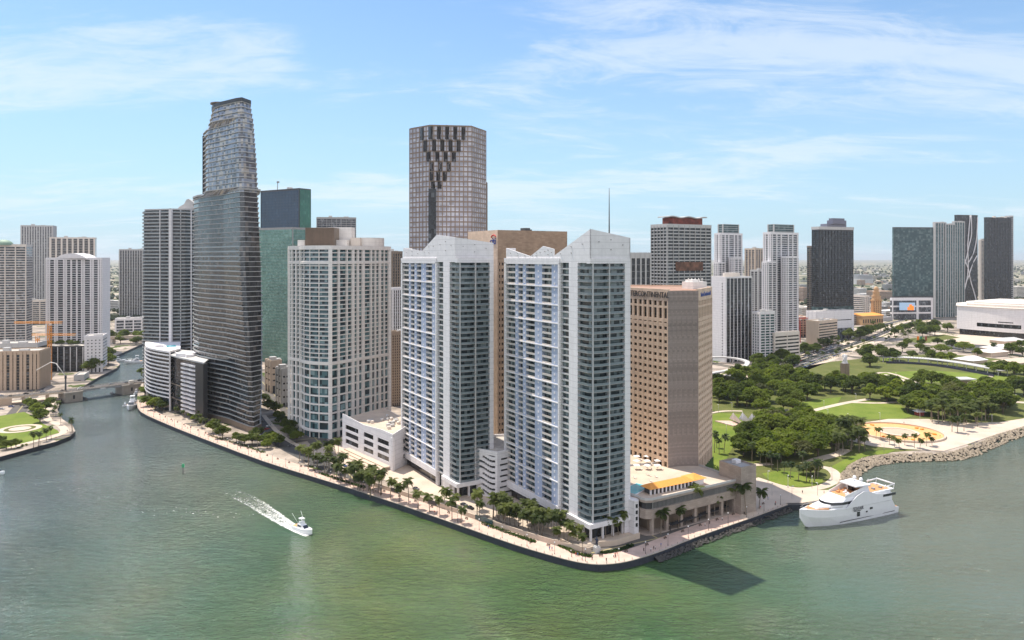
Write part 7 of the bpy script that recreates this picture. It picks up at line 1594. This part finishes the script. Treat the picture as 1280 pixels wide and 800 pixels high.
for x, y, a in ((333, 537, 60), (346, 550, 50), (352, 548, 230), (336, 533, 240), (364, 558, 45), (327, 528, 55)): p = gp(x, y); car(*p, R(a), 'on the street beside the sail tower', '', LAND + .06)
for x, y in ((430, 583), (440, 587), (451, 591), (461, 595), (446, 594), (580, 632), (588, 636), (520, 612)): p = gp(x, y); car(*p, R(-40), 'parked on the quay apron', '', LAND + .06)
for x, y in ((2, 512), (14, 509), (28, 507), (10, 506)): p = gp(x, y); car(*p, R(10), 'on the lane behind the riverside lawn', '', LAND + .15)
for o in CARS.values():
    for c in list(o.children): bpy.data.objects.remove(c)
    bpy.data.objects.remove(o)
# ------------------------------------------------------------------ promenade furniture and people
lp = bpy.data.objects.new('lamp_source', None); COL.objects.link(lp); m = MB(); m.tube([(0, 0, 0), (0, 0, 5)], [.10, .07], 6); m.tube([(0, 0, 0), (0, 0, .6)], .17, 6); m.build('post', M['dgrey'], lp); m = MB(); m.tube([(0, 0, 5), (0, 0, 5.25), (0, 0, 5.6)], [.2, .32, .12], 8); m.build('lamp_head', M['white'], lp)
edge_in = strip(WALK, 2.2, 3.4)[0]; run = 0
for i in range(len(edge_in) - 1):
    L_ = dist(edge_in[i], edge_in[i + 1]); k = run
    while k < L_:
        p = lerp(edge_in[i], edge_in[i + 1], k / L_); r = dup(lp, (*p, LAND + .06)); r.name = 'street_lamp'; tag(r, 'white headed lamp post in the row along the promenade edge', 'street lamp', 'promenade lamp posts'); k += 15
    run = k - L_
for c in list(lp.children): bpy.data.objects.remove(c)
bpy.data.objects.remove(lp)
bl_ = MB(); bl_.tube([(0, 0, 0), (0, 0, .8)], [.16, .13], 7, smooth=False); bl_.tube([(0, 0, .8), (0, 0, 1.0)], [.2, .06], 7, smooth=False); first = bl_.build('bollard', M['curb']); edge2 = strip(WALK, .45, 1)[0]; run = 0; fst = True
for i in range(len(edge2) - 1):
    L_ = dist(edge2[i], edge2[i + 1]); k = run
    while k < L_:
        p = lerp(edge2[i], edge2[i + 1], k / L_); o = first if fst else first.copy(); fst or COL.objects.link(o); fst = False; o.location = (*p, LAND + .25); tag(o, 'squat pale bollard on the seawall cap', 'bollard', 'bollards on the seawall cap'); k += 4.2
    run = k - L_
# pale garden wall with glass panels between promenade and apron
gw = thing('garden_wall', 'low beige wall with a glass panel and dark sign boards along the promenade', 'wall', (*edge_in[20], LAND)); wl = strip(WALK, 11.2, 11.6); m = MB(); og = gw.location
seg_ = [i for i, p in enumerate(wl[0]) if 440 < 640 + p[0] * F / p[1] < 735]
for i in seg_: m.prism([wl[0][i], wl[0][i + 1], wl[1][i + 1], wl[1][i]], LAND, LAND + 2.2, 0)
m.build('wall', M['beige'], gw, og)
for x, mat, nm, w_ in ((539, M['dgrey'], 'sign_board', 7), (484, M['dgrey'], 'sign_board', 6), (606, GL['teal'], 'glass_panel', 12)):
    i = min(seg_, key=lambda j: abs(640 + wl[0][j][0] * F / wl[0][j][1] - x)); a, b = wl[0][i], wl[0][i + 1]; m = MB(); m.box(a[0] - .3, a[1] - .45, LAND + 1.6, w_, .25, 2.2, math.atan2(b[1] - a[1], b[0] - a[0])); m.build(nm, mat, gw, og)
# raised bed walls at the point
for lab, pts, h in (('curved low planter wall below the outer twin tower', ((700, 676), (716, 684), (732, 688), (742, 686)), 1.2), ('pale curved wall between the outer twin tower and the podium', ((748, 684), (770, 682), (790, 676), (800, 673)), 2.6)):
    l_ = smooth_line(px(*pts), 5); u, v = strip(l_, 0, .5); m = MB()
    for i in range(len(u) - 1): m.prism([u[i], u[i + 1], v[i + 1], v[i]], LAND, LAND + h, 0)
    tag(m.build('planter_wall', M['beige']), lab, 'wall')
# small stair annexe at the foot of the outer tower
x, y = at(790.5, 343); o_ = (x, y, LAND); r_ = thing('stair_annexe', 'small white annexe with slit windows between the outer twin tower and the podium', 'building', o_); m = MB(); q = [(x - 4, y + 6), (x + 1, y), (x + 3.2, y + 1), (x + 4.5, y + 10)]; m.prism(q, LAND, 19, 0); m.build('wall', M['white'], r_, o_)
for k in range(4): m = MB(); c = lerp(q[1], q[2], .5); m.box(c[0], c[1] - .02, 7.5 + 3 * k, 1.1, .3, 1.7, .4); m.build('slit_window', M['dark'], r_, o_)
def bench_source():
    r_ = bpy.data.objects.new('bench_source', None); COL.objects.link(r_); m = MB(); m.box(0, 0, .45, 1.9, .5, .09); m.build('seat', M['bench'], r_); m = MB(); m.box(0, .24, .78, 1.9, .08, .42); m.build('backrest', M['bench'], r_)
    for x in (-.75, .75): m = MB(); m.box(x, 0, .2, .1, .45, .4); m.build('leg', M['dgrey'], r_)
    return r_
bs = bench_source(); bl = strip(WALK, 8.3, 9)[0]; run = 4
for i in range(len(bl) - 1):
    L_ = dist(bl[i], bl[i + 1]); k = run
    while k < L_:
        p = lerp(bl[i], bl[i + 1], k / L_); r = dup(bs, (*p, LAND + .06), math.atan2(bl[i + 1][1] - bl[i][1], bl[i + 1][0] - bl[i][0])); r.name = 'bench'; tag(r, 'wooden bench facing the water along the promenade', 'bench', 'promenade benches'); k += 13
    run = k - L_
for c in list(bs.children): bpy.data.objects.remove(c)
bpy.data.objects.remove(bs)
lp = bpy.data.objects.new('park_lamp_source', None); COL.objects.link(lp); m = MB(); m.tube([(0, 0, 0), (0, 0, 7)], [.13, .09], 6); m.build('post', M['lgrey'], lp); m = MB(); m.box(.5, 0, 7.05, 1.3, .35, .16); m.build('lamp_head', M['white'], lp)
for x, y in ((985, 514), (1010, 519), (1035, 523), (1060, 528), (1030, 511), (1070, 502), (960, 604), (985, 610), (1015, 611), (1040, 600), (898, 516), (915, 514), (1100, 527), (1150, 526), (1200, 531), (1240, 530), (1180, 552), (1105, 566), (1120, 474), (1145, 487), (1210, 487), (1240, 500), (1270, 503), (908, 542), (965, 620), (990, 624), (1022, 620)):
    r = dup(lp, (*gp(x, y), LAND + .1), x % 6); r.name = 'park_lamp'; tag(r, 'plain grey lamp post beside a path in the bayfront park', 'lamp post', 'park path lamps')
for c in list(lp.children): bpy.data.objects.remove(c)
bpy.data.objects.remove(lp)
def person_source(i, shirt, trousers):
    root = bpy.data.objects.new('person_source', None); COL.objects.link(root)
    me = bpy.data.meshes.new('body'); bm = bmesh.new(); J = [(0, 0, .95), (0, 0, 1.2), (0, 0, 1.42), (0, 0, 1.52), (0, .02, 1.68), (.2, 0, 1.38), (.25, .03, 1.12), (.24, .12, .88), (-.2, 0, 1.38), (-.25, -.02, 1.12), (-.24, .05, .88), (.1, 0, .88), (.11, .1, .48), (.11, .16, .06), (.11, .28, .04), (-.1, 0, .88), (-.11, -.06, .48), (-.11, -.2, .08), (-.11, -.08, .03)]
    Rd = [.15, .15, .16, .06, .105, .065, .05, .035, .065, .05, .035, .095, .07, .05, .04, .095, .07, .05, .04]; E = [(0, 1), (1, 2), (2, 3), (3, 4), (2, 5), (5, 6), (6, 7), (2, 8), (8, 9), (9, 10), (0, 11), (11, 12), (12, 13), (13, 14), (0, 15), (15, 16), (16, 17), (17, 18)]
    vs_ = [bm.verts.new(j) for j in J]; [bm.edges.new((vs_[a], vs_[b])) for a, b in E]; bm.to_mesh(me); bm.free(); o = bpy.data.objects.new('body', me); COL.objects.link(o); o.modifiers.new('skin', 'SKIN')
    for k, v in enumerate(me.skin_vertices[0].data): v.radius = (Rd[k], Rd[k]); v.use_root = k == 0
    bpy.context.view_layer.update(); ev = o.evaluated_get(bpy.context.evaluated_depsgraph_get()); m2 = bpy.data.meshes.new_from_object(ev); bpy.data.objects.remove(o)
    m2.materials.clear(); [m2.materials.append(q) for q in (solid('skin', (.42, .25, .17), .6, .05), solid('shirt_%d' % i, shirt, .8, .05), solid('trousers_%d' % i, trousers, .8, .05), solid('hair', (.04, .025, .015), .7, .05))]
    for p in m2.polygons:
        z = p.center.z; p.material_index = 3 if z > 1.68 else 0 if z > 1.47 else 2 if z < .98 and abs(p.center.x) < .2 else 1 if z > 1.1 else (0 if abs(p.center.x) > .2 else 1)
    b = bpy.data.objects.new('body', m2); COL.objects.link(b); b.parent = root; return root
PS = [('white top and dark trousers', (.8, .8, .8), (.03, .03, .05)), ('red top and pale trousers', (.5, .04, .03), (.5, .45, .38)), ('dark clothes', (.03, .03, .04), (.03, .03, .03)), ('blue top and grey trousers', (.06, .15, .45), (.2, .2, .2))]; src = [person_source(i, s, t) for i, (_, s, t) in enumerate(PS)]; pr = random.Random(8)
mid_ = strip(WALK, 5, 6)[0]
for k in range(44):
    i = pr.randrange(4, len(mid_) - 1); p = lerp(mid_[i], mid_[i + 1], pr.random()); j = pr.randrange(4); r = dup(src[j], (p[0] + pr.uniform(-2.5, 2.5), p[1] + pr.uniform(-2.5, 2.5), LAND + .06), pr.uniform(0, 6.28)); r.name = 'person'; tag(r, 'person in ' + PS[j][0] + ' walking on the promenade', 'person', 'people in ' + PS[j][0] + ' on the promenade')
for x, y in ((1003, 617), (985, 610), (1030, 617), (1012, 604), (990, 620), (960, 625), (1100, 557), (1175, 547), (1190, 535), (1210, 545), (1010, 517), (1062, 529), (1130, 530), (70, 549), (84, 540), (20, 562)): 
    j = pr.randrange(4); r = dup(src[j], (*gp(x, y), LAND + .24), pr.uniform(0, 6.28)); r.name = 'person'; tag(r, 'person in ' + PS[j][0] + ' out on the park paving', 'person', 'people in ' + PS[j][0] + ' in the parks')
for o in src:
    for c in list(o.children): bpy.data.objects.remove(c)
    bpy.data.objects.remove(o)
# ------------------------------------------------------------------ the low city running to the horizon
fr = random.Random(99)
FW = [solid('far_wall_' + str(i), c, .85, .1, rnd=.25) for i, c in enumerate(((.60, .56, .50), (.42, .36, .30), (.68, .66, .63), (.34, .33, .33), (.50, .36, .27)))]
FG = GL['mid']
def far_house(x, y, w, d, h, rz, i, lab, grp):
    o_ = (x, y, LAND); m = MB(); m.box(x, y, LAND + h / 2, w, d, h, rz, 0); n = max(1, int(h / 4))
    g = h > 9
    if g:
        for k in range(n): m.box(x, y, LAND + 2 + k * 4, w + .3, d + .3, 1.5, rz, 1)
    m.box(x + fr.uniform(-.2, .2) * w, y, LAND + h + 1, w * .3, d * .3, 2, rz, 0)
    o = m.build('far_building', [FW[i], FG], None, o_); tag(o, lab, 'building', grp)
names = ['pale plain low building in the far city', 'brownish low building in the far city', 'white low building in the far city', 'grey low building in the far city', 'terracotta low building in the far city']
wins = [(120, 200, 30), (470, 512, 6), (790, 830, 4), (880, 1120, 110), (1064, 1120, 30), (1200, 1300, 40), (0, 60, 8)]; cnt = 0
for x0, x1, n in wins:
    for k in range(n):
        Y = 1650 * (5.2 ** fr.random()); X = (fr.uniform(x0, x1) - 640) * Y / F; i = fr.randrange(5); h = fr.choice((5, 6, 7, 8, 12, 16, 24)) if fr.random() < .9 else fr.uniform(25, 45)
        far_house(X, Y, fr.uniform(16, 46), fr.uniform(14, 34), h, R(24), i, names[i], names[i] + ' group'); cnt += 1
# middle ground infill round the feet of the towers
mid = [(1046, 402, 1300, 18, 16), (1060, 398, 1420, 20, 20), (1108, 392, 1640, 26, 12), (1104, 400, 1500, 18, 9), (1000, 405, 1350, 16, 22), (1005, 396, 1500, 24, 30), (952, 410, 1150, 16, 26), (930, 398, 1500, 20, 40), (1210, 396, 1700, 24, 14), (1180, 402, 1700, 30, 16), (1270, 372, 2300, 30, 40), (1278, 380, 1900, 24, 22), (1052, 410, 1250, 12, 10), (1075, 380, 2000, 34, 22), (1100, 372, 2300, 40, 26)]
for j, (x, y, D, w, h) in enumerate(mid):
    X, Y = at(x, D); i = j % 5; far_house(X, Y, w * 1.6, w * 1.2, h, R(24), i, ['pale', 'brown', 'white', 'grey', 'terracotta'][i] + ' block among the streets at the feet of the towers', ['pale', 'brown', 'white', 'grey', 'terracotta'][i] + ' blocks at the tower feet')
# stadium on the skyline
X, Y = at(1078, 3600); o_ = (X, Y, LAND); m = MB(); m.prism(ell(X, Y, 46, 60, 24), LAND, LAND + 26, 0); m.prism(ell(X, Y, 42, 54, 24), LAND + 26, LAND + 46, 1); tag(m.build('stadium', [M['lgrey'], M['steel']], None, o_), 'dark rounded stadium far off beyond the black glass tower', 'stadium')
# far trees: one mass
m = MB(); fc = leafmat('far_leaf', (.028, .045, .016), (.07, .09, .035))
for k in range(15000):
    Y = 1500 * (7.5 ** fr.random()); X = fr.uniform(-.78, .78) * Y
    if mnoise.noise(Vector((X * .0022, Y * .0016, 1))) < fr.uniform(-.35, .35): continue
    if Y < 1750 and 880 < 640 + X * F / Y < 1290 and fr.random() < .6: continue
    s = fr.uniform(4, 8) * (1 + Y / 9000); v = []
    for a in range(6): r = s * fr.uniform(.65, 1.15); t = a * math.pi / 3; v.append((X + r * math.cos(t), Y + r * math.sin(t), LAND + s * fr.uniform(.35, .8)))
    v += [(X + fr.uniform(-2, 2), Y, LAND + s * fr.uniform(1, 1.5))] + [(X + s * .5 * math.cos(a * 2.1), Y + s * .5 * math.sin(a * 2.1), LAND) for a in range(3)]
    m.mesh(v, [(a, (a + 1) % 6, 6) for a in range(6)] + [(0, 7, 8, 2, 1), (2, 8, 9, 4, 3), (4, 9, 7, 0, 5)])
m.build('far_trees', fc, kind='stuff')
# ------------------------------------------------------------------ haze: the sea air
hm = bpy.data.materials.new('haze'); hm.use_nodes = True; t = hm.node_tree; t.nodes.clear(); ou = t.nodes.new('ShaderNodeOutputMaterial'); pv = t.nodes.new('ShaderNodeVolumePrincipled'); pv.inputs['Color'].default_value = (.88, .93, .97, 1); pv.inputs['Density'].default_value = 3.4e-5; pv.inputs['Anisotropy'].default_value = .25
t.links.new(pv.outputs[0], ou.inputs['Volume'])
mb = MB(); mb.box(0, 20000, 141, 90000, 46000, 290); mb.build('haze', hm, kind='stuff')
